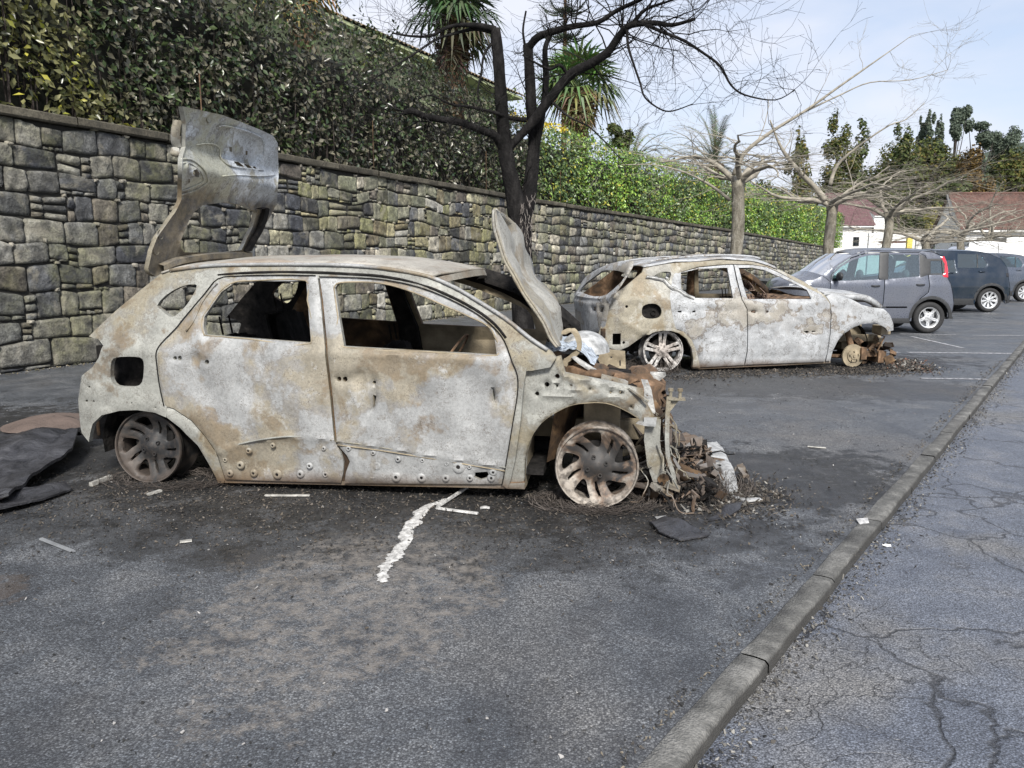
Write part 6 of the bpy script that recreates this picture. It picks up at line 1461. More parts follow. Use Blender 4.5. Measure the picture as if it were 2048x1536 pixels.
L1.append(limb(b, [(1015, 300, 10.45, .05), (1042, 270, 10.4, .052), (1070, 238, 10.35, .06), (1098, 200, 10.3, .062), (1140, 150, 10.2, .060), (1180, 128, 10.1, .056), (1215, 105, 10.0, .050), (1240, 70, 9.9, .045), (1262, 50, 9.8, .040), (1310, 46, 9.7, .032), (1345, 50, 9.6, .024), (1390, 38, 9.4, .016)]))
L1.append(limb(b, [(1066, 330, 10.6, .05), (1085, 225, 10.5, .045), (1092, 160, 10.5, .040), (1090, 100, 10.4, .035), (1100, 72, 10.4, .03)]))
L1.append(limb(b, [(1056, 98, 10.6, .055), (1075, 75, 10.5, .050), (1110, 62, 10.4, .042), (1150, 52, 10.2, .036), (1195, 45, 10.0, .030), (1232, 22, 9.9, .026), (1275, 2, 9.7, .022), (1330, -25, 9.5, .018)]))
L1.append(limb(b, [(990, 60, 10.3, .05), (960, 52, 10.2, .038), (920, 50, 10.0, .026), (892, 56, 9.9, .020), (860, 72, 9.8, .018), (820, 72, 9.6, .014), (785, 66, 9.5, .010)]))
L1.append(limb(b, [(985, 64, 10.3, .030), (950, 58, 10.2, .024), (905, 68, 10.0, .018), (870, 80, 9.8, .015), (825, 110, 9.5, .012), (760, 150, 9.2, .008), (700, 190, 9.0, .005)]))
L1.append(limb(b, [(1052, 240, 10.5, .036), (1020, 236, 10.4, .028), (985, 224, 10.2, .022), (940, 214, 10.0, .018), (900, 208, 9.8, .014), (862, 190, 9.7, .009), (835, 200, 9.6, .005)]))
L1.append(limb(b, [(1052, 22, 10.6, .012), (1046, 60, 10.6, .014), (1050, 92, 10.6, .018)]))
L1.append(limb(b, [(1254, 55, 9.85, .020), (1256, 90, 9.7, .016), (1266, 125, 9.6, .014), (1280, 165, 9.5, .012), (1290, 195, 9.4, .011), (1320, 218, 9.3, .010), (1345, 222, 9.3, .008), (1385, 208, 9.2, .006)]))
L1.append(limb(b, [(1290, 48, 9.75, .024), (1320, 62, 9.6, .021), (1365, 80, 9.5, .018), (1405, 105, 9.4, .016), (1440, 132, 9.3, .014), (1462, 170, 9.2, .012), (1490, 190, 9.2, .010), (1550, 200, 9.1, .007), (1590, 180, 9.0, .005)]))
L1.append(limb(b, [(1135, 150, 10.2, .024), (1120, 130, 10.1, .020), (1100, 138, 10.1, .016), (1070, 125, 10.0, .013), (1045, 110, 10.0, .010)]))
L1.append(limb(b, [(1262, 50, 9.8, .026), (1290, 20, 9.7, .020), (1330, 5, 9.5, .014), (1380, -12, 9.3, .010)]))
L1.append(limb(b, [(985, 85, 10.3, .02), (968, 110, 10.2, .016), (962, 150, 10.1, .013), (955, 185, 10.0, .010), (965, 215, 10.0, .006)]))
L1.append(limb(b, [(1105, 205, 10.3, .02), (1140, 235, 10.1, .013), (1180, 255, 9.9, .010), (1225, 300, 9.6, .007), (1260, 340, 9.4, .004)]))
for (P, Rr), (kn_, Lm, dep, dr_) in zip(L1, [(9, .6, 1, 0), (6, .5, 1, 0), (10, .7, 2, .02), (34, .95, 2, .0), (8, .5, 2, 0), (26, .9, 2, .0), (14, .9, 2, .03), (18, .9, 2, .03), (14, .7, 2, .0), (2, .3, 0, 0), (10, .5, 1, .0), (14, .7, 2, .02), (6, .5, 1, 0), (12, .8, 2, 0), (8, .6, 2, .02), (10, .7, 2, .03)]):
    for k in range(kn_):
        i = rnd.randint(max(1, int(len(P)*.35)), len(P)-1); d0 = (P[i]-P[i-1]).normalized(); s_ = Vector((rnd.gauss(0, 1), rnd.gauss(0, .8), rnd.gauss(.15, 1))); s_.normalize()
        twigs(b, P[i], d0*.6+s_, Lm*rnd.uniform(.5, 1.4), max(.0045, min(.012, Rr[i]*.35)), dep, rnd, dr_, .8, 1, 3, 6, 4, .22)
b.v = [tuple(Vector(v)-T1) for v in b.v]; b.build('crown', M['charbark'], tr, smooth=True)
for o in tr.children:
    if o.name.startswith('trunk'): o.data.transform(Matrix.Translation(-T1))
# flaking bark low on the trunk
b = MB()
for k in range(120):
    p = at(rnd.gauss(1054, 9), rnd.uniform(385, 600), 10.345+rnd.uniform(0, .02)); q = [p]
    for i in range(4): q.append(q[-1]+Vector((rnd.gauss(0, .008), rnd.uniform(-.006, .002), -rnd.uniform(.01, .035))))
    b.tube(q, [.0015, rnd.uniform(.002, .006), rnd.uniform(.003, .007), .004, .0015], 4)
b.v = [tuple(Vector(v)-T1) for v in b.v]; b.build('loose_bark', plain('loose_grey_bark', (.17, .15, .135), .9, 0, .6, 30), tr)['kind'] = 'stuff'
# pale pollarded trees, one every six metres along the kerb
def pale_tree(base, seed, h, r, nl, L_, label, extra=None, kids=4, dens=9, tw=1.0):
    rd = random.Random(seed); e = empty('bare_tree', base, 0, label, 'tree', 'pale bare trees in a row along the parking'); b = MB()
    P = [Vector((rd.gauss(0, .02), rd.gauss(0, .02), h*i/8)) for i in range(9)]; P[0] = Vector((0, 0, -.05))
    b.tube(P, [r*1.35, r*1.08]+[r*(1+.05*math.sin(i*2.1)) for i in range(6)]+[r*1.15], 12); b.build('trunk', M['palebark'], e, smooth=True)
    b = MB(); Q = []
    for k in range(nl):
        a = 2*PI*k/nl+rd.uniform(-.4, .4); d = Vector((math.cos(a), math.sin(a), rd.uniform(.5, 1.1))).normalized(); q = [Vector((0, 0, h-.12))]; seg = 10; Lk = L_*rd.uniform(.75, 1.15)
        for i in range(seg):
            d = Vector((d.x+rd.gauss(0, .20), d.y+rd.gauss(0, .20), d.z*.78+rd.gauss(.01, .14))).normalized(); q.append(q[-1]+d*Lk/seg)
        rr_ = [max(.012, r*.52*(1-.85*(i/seg)**.7))*(1+.2*rd.random()) for i in range(seg+1)]; b.tube(q, rr_, 7, cap=False); Q.append((q, rr_))
        for m_ in range(dens):
            i = rd.randint(1, seg); dd = (q[i]-q[i-1]).normalized(); s_ = Vector((rd.gauss(0, 1), rd.gauss(0, 1), rd.gauss(.0, .25))).normalized()
            nd = dd*.6+s_*.9; nd.z = nd.z*.4+rd.gauss(.05, .12)
            twigs(b, q[i], nd, L_*.6*rd.uniform(.5, 1.25), max(.009, min(.020, rr_[i]*.48)), 2, rd, -.006, .6, .5, 3, 6, 4, .17, .12)
    if extra:
        for ex_ in extra:
            Pq, Rq = limb(b, ex_, 6)
            Pn = [p-base for p in Pq]; nv = len(Pq)*6; b.v[-nv:] = [tuple(Vector(v)-base) for v in b.v[-nv:]]
            for m_ in range(10):
                i = rd.randint(3, len(Pn)-1); twigs(b, Pn[i], (Pn[i]-Pn[i-1]).normalized()+Vector((rd.gauss(0, .6), rd.gauss(0, .6), rd.gauss(0, .5))), .8*rd.uniform(.5, 1.2), max(.004, Rq[i]*.35), 2, rd, 0, .7, .8, 3, 5, 4, .2)
    b.build('crown', M['paletwig'], e, smooth=True); return e
tb = [Vector((4.30, 15.0, 0)), Vector((8.12, 20.0, 0)), Vector((11.95, 24.9, 0)), Vector((15.75, 29.7, 0)), Vector((19.9, 34.6, 0)), Vector((24.5, 40.2, 0))]
pale_tree(tb[0], 3, 3.0, .12, 6, 1.9, 'pale bare tree standing behind the second wreck, its one long bough reaching far right',
    [[(1468, 350, 15, .055), (1490, 305, 14.9, .044), (1545, 262, 14.8, .034), (1610, 222, 14.7, .028), (1680, 172, 14.6, .022), (1740, 130, 14.5, .016), (1790, 95, 14.5, .008), (1822, 72, 14.4, .005)],
     [(1600, 228, 14.7, .018), (1680, 190, 14.7, .013), (1740, 165, 14.7, .010), (1820, 160, 14.7, .007), (1895, 140, 14.7, .005)],
     [(1460, 400, 15, .035), (1420, 370, 14.9, .024), (1370, 345, 14.8, .017), (1310, 330, 14.7, .010), (1240, 330, 14.7, .007)]], dens=9, tw=1)
pale_tree(tb[1], 8, 2.9, .13, 6, 2.4, 'pale bare tree with the thickest trunk, in front of the end of the green hedge',
    [[(1650, 400, 20, .085), (1630, 375, 20, .07), (1600, 345, 19.9, .055), (1572, 310, 19.8, .045), (1555, 280, 19.8, .03), (1540, 240, 19.7, .018)],
     [(1660, 370, 20, .055), (1675, 330, 20, .04), (1720, 290, 19.8, .026), (1780, 250, 19.6, .018), (1810, 240, 19.6, .013), (1850, 205, 19.4, .008)]], dens=10)
pale_tree(tb[2], 14, 2.9, .13, 6, 2.8, 'pale bare tree rising above the roof of the small grey hatchback', kids=4, dens=10)
pale_tree(tb[3], 23, 2.2, .17, 5, 3.2, 'pale bare tree forking low, above the roof of the dark blue SUV', kids=4, dens=14)
pale_tree(tb[4], 31, 2.6, .15, 6, 3.2, 'pale bare tree in front of the white house with dark red tiles', kids=4, dens=10)
pale_tree(tb[5], 37, 2.6, .15, 6, 3.2, 'farthest pale bare tree, at the right edge above the slate grey car', kids=4, dens=10)
# ================================================================ palms
def palm_fan(b, c, d, up, L_, n_seg, colr, rd, petiole=.5, droop=.3):
    """one fan leaf: petiole then a half disc of folded blades"""
    d = d.normalized(); side = d.cross(up).normalized(); nrm = side.cross(d).normalized()
    h = c+d*petiole; b.tube([c, c+d*petiole*.5+up*.03, h], [.012, .009, .007], 3, cap=False, col=colr)
    for k in range(n_seg):
        a = -PI*.78+PI*1.56*k/(n_seg-1); e = d*math.cos(a)+side*math.sin(a); l_ = L_*(.75+.25*math.cos(a*.7))*rd.uniform(.9, 1.05); sag = droop*l_*rd.uniform(.5, 1.2)
        w_ = nrm.cross(e).normalized()*l_*.045; p1 = h+e*l_*.55+nrm*.03; p2 = h+e*l_-up*sag
        b.add([h, p1+w_, p2, p1-w_, p1+nrm*.015], [(0, 1, 4), (1, 2, 4), (0, 4, 3), (4, 2, 3)], 0, tuple(x*rd.uniform(.7, 1.3) for x in colr))
def fan_palm(name_label, c, Rr, zbase, seed, green, dead, nleaf=34, trunk_r=.22, skirt=.5):
    rd = random.Random(seed); base = Vector((c.x, c.y, zbase)); e = empty('fan_palm', base, 0, name_label, 'palm'); b = MB(); up = Vector((0, 0, 1)); h = c.z-zbase
    for k in range(nleaf):
        a = rd.uniform(0, 2*PI); el = rd.uniform(-.7, 1.35) ; d = Vector((math.cos(a)*math.cos(el), math.sin(a)*math.cos(el), math.sin(el)))
        palm_fan(b, Vector((0, 0, h)), d, up, Rr*.62, 16, green if el > -.35 else tuple((x+y)/2 for x, y in zip(green, dead)), rd, Rr*.42, .25+.3*(el < .2))
    for k in range(int(nleaf*skirt)):
        a = rd.uniform(0, 2*PI); d = Vector((math.cos(a)*.45, math.sin(a)*.45, -1)); palm_fan(b, Vector((0, 0, h-.15-rd.random()*.5)), d, Vector((math.cos(a), math.sin(a), .2)), Rr*.45, 9, dead, rd, Rr*.3, .1)
    b.build('crown', M['palm'], e, usecol=True)
    b = MB(); P = []
    for i in range(int(h/.12)+1):
        z = i*.12; t = z/h; r_ = trunk_r*(1.0+.5*max(0, t-.6)); P.append([(r_*(1+.18*(((j+i) % 2)-.5)+.1*rd.random())*math.cos(2*PI*j/16), r_*(1+.18*(((j+i) % 2)-.5)+.1*rd.random())*math.sin(2*PI*j/16), z) for j in range(16)])
    P = [r_+[r_[0]] for r_ in P]; b.grid(P)
    for k in range(160):
        a = rd.uniform(0, 2*PI); z = h*rd.uniform(.35, .98); r_ = trunk_r*(1.0+.5*max(0, z/h-.6)); b.tube([(r_*math.cos(a), r_*math.sin(a), z), ((r_+.10)*math.cos(a), (r_+.10)*math.sin(a), z+.05), ((r_+.15)*math.cos(a+.1), (r_+.15)*math.sin(a+.1), z-.15)], .011, 3, cap=False)
    b.build('trunk', M['palmtrunk'], e); return e
def tb_col(tag_attr): pass
fan_palm('tall fan palm with shaggy brown trunk above the scorched hedge, left of the charred tree', at(905, 34, 22), 1.6, 3.2, 5, (.05, .085, .035), (.10, .075, .04), 46, .27, .55)
fan_palm('green fan palm right of the charred tree with a skirt of straw coloured dead leaves', at(1160, 172, 29), 1.85, 3.0, 9, (.10, .16, .05), (.30, .22, .12), 44, .30, 1.0)
fan_palm('half dead straw coloured fan palm at the top edge above the raised tailgate', at(600, -55, 19.5), 1.35, 3.2, 15, (.22, .19, .07), (.42, .31, .14), 26, .2, .9)
def feather_palm(label, c, Lf, zbase, seed, colr, nf=26, tr_=.35, elmin=.1):
    rd = random.Random(seed); base = Vector((c.x, c.y, zbase)); e = empty('date_palm', base, 0, label, 'palm'); b = MB(); h = c.z-zbase
    for k in range(nf):
        a = rd.uniform(0, 2*PI); el = rd.uniform(elmin, 1.45); d = Vector((math.cos(a)*math.cos(el), math.sin(a)*math.cos(el), math.sin(el))); p = Vector((0, 0, h)); P = [p]
        for i in range(9):
            d = (d+Vector((0, 0, -.10-.05*i*.4))).normalized(); p = p+d*Lf/9; P.append(p)
        b.tube(P, [.035*(1-i/11) for i in range(10)], 3, cap=False, col=colr)
        for i in range(1, 10):
            dd = (P[i]-P[i-1]).normalized(); sd_ = dd.cross(Vector((0, 0, 1))).normalized(); ll = Lf*.11*math.sin(PI*(.15+.8*i/10))
            for m_ in range(4):
                q = P[i-1].lerp(P[i], m_/4)
                for s_ in (-1, 1):
                    t_ = (sd_*s_+dd*.7+Vector((0, 0, .25+rd.uniform(-.2, .1)))).normalized(); w_ = dd*.035
                    b.add([q-w_, q+w_, q+t_*ll], [(0, 1, 2)], 0, tuple(x*rd.uniform(.6, 1.4) for x in colr))
    b.build('crown', M['palm'], e, usecol=True); b = MB(); b.tube([(0, 0, 0), (0, 0, h*.5), (0, 0, h), (0, 0, h+.3)], [tr_, tr_, tr_*1.4, tr_*.3], 12); b.build('trunk', M['palmtrunk'], e); return e
feather_palm('big date palm with upright fronds behind the first pale tree', at(1430, 330, 62), 4.8, 3, 3, (.13, .15, .08), 44, .5, -.1)
feather_palm('drooping straw green date palm just left of the upright date palm', at(1262, 330, 50), 3.6, 3, 6, (.17, .18, .08), 26, .35, .0)
# tiered araucaria
rd = random.Random(2); c_ = at(1128, 260, 44); e = empty('araucaria', Vector((c_.x, c_.y, 3)), 0, 'tiered araucaria conifer at the top edge above the green fan palm', 'tree'); b = MB()
b.tube([(0, 0, 0), (0, 0, 15)], [.22, .06], 8); b.build('trunk', M['palmtrunk'], e); b = MB()
for k, (py, hw) in enumerate([(185, 70), (150, 62), (118, 66), (62, 55), (10, 50), (-35, 42), (-75, 34)]):
    z = at(1128, py+12, 44).z-3; L_ = hw/F*44
    for m_ in range(8):
        a = 2*PI*m_/8+k; d = Vector((math.cos(a), math.sin(a), 0)); P = [Vector((0, 0, z))+d*L_*t+Vector((0, 0, -.12*L_*math.sin(PI*t)*1.2+.22*L_*t*t)) for t in np.linspace(0, 1, 8)]
        b.tube(P, .03, 3, cap=False, col=(.035, .05, .03)); sd_ = Vector((-d.y, d.x, 0))
        for i in range(1, 8):
            for s_ in (-1, 1):
                for w_ in (0, .5):
                    q = P[i-1].lerp(P[i], w_); l_ = L_*.30*(1.1-i/9)
                    t_ = (sd_*s_*.8+d*.6+Vector((0, 0, .35))).normalized(); b.tube([q, q+t_*l_], [.035, .012], 3, cap=False, col=(.035*rd.uniform(.6, 1.5), .055*rd.uniform(.6, 1.4), .03))
b.build('crown', M['palm'], e, usecol=True)
# ================================================================ leafy crowns made of many small leaf clumps
def clump_tree(name, base, label, cat, blobs, n, size, cols, trunk=None, group=None, seed=1, gap=-.15, leafmat='leaf2', core=True, up=.3):
    """blobs: (x,y,z,rx,ry,rz) relative to base"""
    rg = np.random.default_rng(seed); e = empty(name, base, 0, label, cat, group); Vv = []; Ff = []; Cc = []; nb_ = 0
    vol = np.array([b_[3]*b_[4]+b_[3]*b_[5] for b_ in blobs]); vol = vol/vol.sum()
    for bi, b_ in enumerate(blobs):
        k = int(n*vol[bi]); d = rg.normal(size=(k, 3)); d /= np.linalg.norm(d, axis=1)[:, None]; r_ = rg.random(k)**.35
        nz = np.array([mn.noise(Vector((q[0]*2.6+bi*3, q[1]*2.6, q[2]*2.6))) for q in d]); rad = r_*(1+.38*nz)
        P = np.array(b_[:3])+d*rad[:, None]*np.array(b_[3:6]); hol = np.array([mn.noise(Vector((q[0]*1.1/max(b_[3]*.35, .1), q[1]*1.1/max(b_[3]*.35, .1), q[2]*1.3/max(b_[3]*.35, .1)))) for q in P])
        kp_ = hol > gap; P = P[kp_]; d = d[kp_]; hol = hol[kp_]; m_ = len(P); t = rg.random(m_)
        t2 = np.clip(.5+hol*1.3+rg.normal(size=m_)*.22, 0, 1)[:, None]; col = np.array(cols[0])*(1-t2)+np.array(cols[1])*t2
        if len(cols) > 2: s_ = rg.random(m_) < .18; col[s_] = np.array(cols[2])
        a, f_, c_ = leaves(P, d+rg.normal(size=(m_, 3))*.5+np.array([0, 0, .4]), size, col, .62, up); Vv.append(a); Ff.append(f_+nb_); Cc.append(c_); nb_ += len(a)
    mk_np('crown', np.vstack(Vv), np.vstack(Ff), M[leafmat], e, np.vstack(Cc), smooth=False)
    if trunk:
        b = MB(); h, r_ = trunk; b.tube([(0, 0, -.1), (0, 0, h*.5), (0, 0, h)], [r_*1.3, r_, r_*.5], 8)
        for b_ in blobs[:6]: b.tube([(0, 0, h*.6), (b_[0]*.6, b_[1]*.6, (b_[2]+h*.6)/2+.3), (b_[0], b_[1], b_[2])], [r_*.5, r_*.35, r_*.12], 5)
        b.build('trunk', M['palmtrunk' if cat != 'tree' else 'charbark2'], e)
    return e
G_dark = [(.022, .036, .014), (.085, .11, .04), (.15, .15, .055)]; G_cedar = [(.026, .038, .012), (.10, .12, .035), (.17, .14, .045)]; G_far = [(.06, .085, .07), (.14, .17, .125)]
G_rust = [(.04, .03, .012), (.15, .10, .035), (.20, .12, .04)]
def ptree(px, pyt, pyb, Y, hw, label, cols, n, size, kind='round', seed=1, group='dark trees beyond the houses', cat='tree', name='evergreen_tree', gap=-.15):
    """a tree whose crown runs between two heights seen in the photograph, at distance Y"""
    t_ = at(px, pyt, Y); z1 = t_.z; z0 = max(.6, at(px, pyb, Y).z); rx = hw/F*Y; base = Vector((t_.x, t_.y, 0)); H = z1-z0; rd = random.Random(seed); bl = []
    if kind == 'round':
        for k in range(15):
            a = rd.uniform(0, 2*PI); q = rd.uniform(.05, .74); zt_ = rd.uniform(.12, .86)*(1-.25*q); bl.append((math.cos(a)*rx*q, math.sin(a)*rx*q, z0+H*zt_, rx*rd.uniform(.24, .38), rx*rd.uniform(.24, .38), H*rd.uniform(.12, .20)))
    elif kind == 'column':
        for k in range(15): t = k/14; w_ = math.sin(PI*(.15+.78*t))**.6*(1-.45*t); bl.append((rd.gauss(0, rx*.30), rd.gauss(0, rx*.30), z0+H*(.08+.86*t), rx*w_*rd.uniform(.5, .85), rx*w_*.7, H*rd.uniform(.07, .12)))
    elif kind == 'pine':
        for k in range(8): a = rd.uniform(0, 2*PI); q = rd.uniform(.1, .7); bl.append((math.cos(a)*rx*q, math.sin(a)*rx*q, z0+H*rd.uniform(.55, .9), rx*rd.uniform(.3, .42), rx*rd.uniform(.3, .42), H*rd.uniform(.07, .14)))
    return clump_tree(name, base, label, cat, bl, n, size, cols, (z0+H*.7, max(.12, rx*.09)), group, seed, gap)
ptree(1680, 222, 470, 95, 42, 'slender dark evergreen with brown patches left of the hill trees', G_cedar, 11000, .36, 'column', 4)
ptree(1722, 232, 460, 98, 30, 'narrow loose evergreen just right of the brown patched slender one', G_dark, 3500, .45, 'column', 5, gap=-.05)
ptree(1602, 262, 450, 80, 28, 'narrow olive cypress between the first two thick pale trunks', G_cedar, 3200, .42, 'column', 6)
ptree(1875, 222, 500, 110, 125, 'broad dark cedar mass above the houses', G_cedar, 24000, .46, 'round', 8)
ptree(1812, 245, 500, 100, 44, 'pointed dark cedar at the left shoulder of the broad cedar', G_dark, 11000, .40, 'column', 9)
ptree(1948, 262, 480, 104, 52, 'rusty brown cedar at the right shoulder of the broad cedar', G_rust, 11000, .42, 'round', 10)
ptree(2040, 285, 490, 112, 70, 'olive brown broad tree at the right edge below the hill trees', G_cedar, 11000, .46, 'round', 11)
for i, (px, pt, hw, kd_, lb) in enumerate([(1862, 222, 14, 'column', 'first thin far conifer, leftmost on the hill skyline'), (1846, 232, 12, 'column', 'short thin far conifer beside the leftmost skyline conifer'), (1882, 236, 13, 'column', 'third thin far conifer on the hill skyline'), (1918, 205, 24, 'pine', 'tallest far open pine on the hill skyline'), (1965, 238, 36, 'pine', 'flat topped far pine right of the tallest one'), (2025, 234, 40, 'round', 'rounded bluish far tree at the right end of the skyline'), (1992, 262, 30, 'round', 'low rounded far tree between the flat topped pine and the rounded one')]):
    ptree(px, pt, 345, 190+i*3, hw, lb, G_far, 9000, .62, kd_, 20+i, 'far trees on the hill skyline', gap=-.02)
ptree(1800, 392, 520, 92, 62, 'dark leafy tree behind the fence between the two white houses', G_dark, 9000, .5, 'round', 12)
ptree(1865, 405, 520, 84, 50, 'dark bushy tree left of the right-hand white house', G_dark, 7000, .45, 'round', 13)
ptree(1872, 400, 470, 76, 34, 'yellow leafed tree beside the gable of the right-hand house', [(.12, .13, .03), (.28, .26, .06), (.34, .29, .08)], 2600, .24, 'round', 14, name='yellow_tree', gap=.02)
ptree(1960, 380, 445, 68, 60, 'thin yellow brown tree above the red tiled roof', [(.26, .20, .07), (.45, .36, .15)], 1500, .22, 'round', 15, name='yellow_tree', gap=.06)
ptree(1560, 385, 470, 72, 60, 'bright green bush mass beyond the end of the hedge', [(.06, .11, .02), (.20, .25, .05), (.28, .28, .07)], 8000, .36, 'round', 16, name='green_bush')
ptree(1490, 355, 450, 66, 50, 'olive green bush rising behind the hedge near the date palm', [(.05, .08, .02), (.16, .18, .05)], 6000, .34, 'round', 17, name='green_bush')
ptree(1745, 325, 520, 118, 80, 'dull green tree mass behind the purple tiled house', G_dark, 11000, .5, 'round', 18)
ptree(1640, 335, 500, 125, 85, 'olive green tree mass low on the skyline behind the thickest pale trunk', G_cedar, 10000, .5, 'round', 41)
ptree(1540, 350, 480, 130, 70, 'dull green tree mass behind the hedge end left of the thickest pale trunk', G_dark, 8000, .5, 'round', 42)
ptree(1785, 300, 500, 125, 60, 'tall dark tree mass left of the pointed cedar', G_cedar, 12000, .5, 'round', 51)
ptree(1705, 335, 500, 122, 60, 'dark tree mass filling the gap above the purple tiled roof', G_dark, 9000, .5, 'round', 52)
ptree(1910, 330, 500, 96, 70, 'dark bushy tree directly above the left end of the dark red tiled roof', G_dark, 11000, .45, 'round', 53)
ptree(1350, 372, 430, 52, 34, 'orange brown shrub peeping over the hedge left of the first pale tree', [(.14, .10, .03), (.34, .24, .07)], 2500, .24, 'round', 19, name='autumn_shrub')
ptree(1420, 372, 440, 56, 44, 'yellow orange shrub over the hedge at the first pale tree', [(.16, .15, .03), (.40, .30, .07)], 3000, .25, 'round', 22, name='autumn_shrub')
ptree(1240, 240, 300, 40, 26, 'dark leafy shrub behind the green fan palm', G_dark, 2500, .22, 'round', 24, name='evergreen_shrub')
ptree(990, 190, 260, 27, 30, 'dark leafy shrub between the two fan palms behind the charred tree', G_dark, 2600, .16, 'round', 25, name='evergreen_shrub', gap=0)
ptree(735, 30, 150, 21, 40, 'loose dark shrub with upright shoots above the hedge near the old tiled roof', G_dark, 1400, .12, 'round', 26, name='evergreen_shrub', gap=.08)
# hills: one terrain sheet with a wooded cover
b = MB(); P = []
for i in range(25):
    row = []
    for j in range(12):
        x = 60+i*14; y = 130+j*18; row.append((x, y, -2+52*math.exp(-((x-225)/100)**2)*min(1, (j/6))**1.2+2.0*mn.noise(Vector((x*.03, y*.03, 0)))))
    P.append(row)
b.grid(P); tag(b.build('hill', plain('wooded_hillside_soil', (.035, .05, .028), .95, 0, .4, .06), smooth=True), kind='structure')
rg = np.random.default_rng(9); n = 26000; x = 60+rg.random(n)*330; y = 130+rg.random(n)*150
zz = -2+52*np.exp(-((x-225)/100)**2)*np.minimum(1, ((y-130)/108))**1.2
crn_ = np.array([mn.noise(Vector((a*.12, b_*.12, 2))) for a, b_ in zip(x, y)]); P = np.stack([x, y, zz+.5+2.6*np.clip(crn_+.35, 0, 1)*rg.random(n)**.5], 1)
t = np.clip(.45+crn_+rg.normal(size=n)*.15, 0, 1)[:, None]; col = np.array([.035, .055, .035])*(1-t)+np.array([.10, .135, .075])*t
a_, f_, c_ = leaves(P, np.array([[0, -.6, 1.]]).repeat(n, 0)+rg.normal(size=(n, 3))*.4, 2.0, col, .8)
o = mk_np('far_woodland', a_, f_, M['leaf'], None, c_, smooth=False); tag(o, 'far wooded slope closing the view at the right', 'woodland', kind='stuff')
# ================================================================ houses
def tiled(b, A, B, Cc_, D, pitch=.22, amp=.05, rows=10):
    """roof slope from eave A-B up to ridge D-C, with rounded tile channels"""
    A, B, Cc_, D = map(Vector, (A, B, Cc_, D)); n = max(8, int((B-A).length/pitch*6)); nrm = (B-A).cross(D-A).normalized()
    if nrm.z < 0: nrm = -nrm
    P = []
    for j in range(rows*2+1):
        t = j/(rows*2); a = A.lerp(D, t); c_ = B.lerp(Cc_, t); st = .02*(1 if j % 2 else -1)*0+.05*(1-(j % 2))
        P.append([tuple(a.lerp(c_, i/n)+nrm*(amp*abs(math.sin(PI*i/6))+.035*(j % 2))) for i in range(n+1)])
    b.grid(P)
def house(label, origin, yaw, W, D, He, Hr, tmat, wmat, wins, group=None, over=.35, pitch=.24):
    e = empty('house', origin, yaw, label, 'house', group)
    b = MB(); V = [(0, 0, -.1), (W, 0, -.1), (W, D, -.1), (0, D, -.1), (0, 0, He), (W, 0, He), (W, D, He), (0, D, He), (0, D/2, Hr-.05), (W, D/2, Hr-.05)]
    b.add(V, [(0, 1, 5, 4), (2, 3, 7, 6), (3, 0, 4, 8, 7), (1, 2, 6, 9, 5)]); b.build('walls', M[wmat], e)
    k = (Hr-He)/(D/2); b = MB()
    tiled(b, (-over*.6, -over, He-over*k), (W+over*.6, -over, He-over*k), (W+over*.6, D/2, Hr), (-over*.6, D/2, Hr), pitch)
    tiled(b, (W+over*.6, D+over, He-over*k), (-over*.6, D+over, He-over*k), (-over*.6, D/2, Hr), (W+over*.6, D/2, Hr), pitch)
    b.tube([(-over*.6, D/2, Hr+.03), (W+over*.6, D/2, Hr+.03)], .11, 8); b.build('roof', M[tmat], e, smooth=True, sharp=60)
    b = MB(); b.box((W/2, -over+.02, He-over*k-.09), (W+over*1.1, .10, .10)); b.box((-over*.5, -over*.2, He-.28-.0), (.07, .07, .07)); b.build('gutter', M['plaster'], e)
    for (x, y, z, w_, h_, face) in wins:
        b = MB(); g = MB()
        if face == 'f': b.box((x, -.01, z), (w_+.12, .08, h_+.12)); g.box((x, -.055, z), (w_, .03, h_)); b.box((x, -.07, z), (.04, .03, h_))
        else: b.box((W+.01 if face == 'r' else -.01, y, z), (.08, w_+.12, h_+.12)); g.box(((W+.055) if face == 'r' else -.055, y, z), (.03, w_, h_))
        f = b.build('window', M['dark'], e); g.build('pane', M['glassd'], f)
    return e
hL = at(1662, 495, 80); eL = at(1662, 446, 80).z; 
house('white house with purple tiled roof between the hedge end and the pale trunks', Vector((at(1668, 495, 80).x, 80, 0)), 0, at(1742, 495, 80).x-at(1668, 495, 80).x, 7.5, at(1700, 446, 80).z, at(1700, 388, 83.5).z, 'tile2', 'plaster', [(2.2, 0, at(1690, 483, 80).z, .5, .8, 'f')], pitch=.35)
b = MB(); e_ = [o for o in C.objects if o.name == 'house'][0]
WL_ = at(1742, 495, 80).x-at(1668, 495, 80).x
b.box((WL_+.05, -.06, (at(1700, 446, 80).z)/2), (.14, .10, at(1700, 446, 80).z)); b.build('corner_pipe', M['dark'], e_)
# the white neighbour gable behind it
house('tall narrow white gable standing at the right side of the purple tiled house', Vector((at(1744, 495, 84).x, 84, 0)), R(12), 1.6, 9, at(1750, 430, 84).z, at(1750, 392, 88).z, 'tile2', 'plaster', [(.8, 0, at(1750, 480, 84).z, .9, 1.2, 'f')], over=.12)
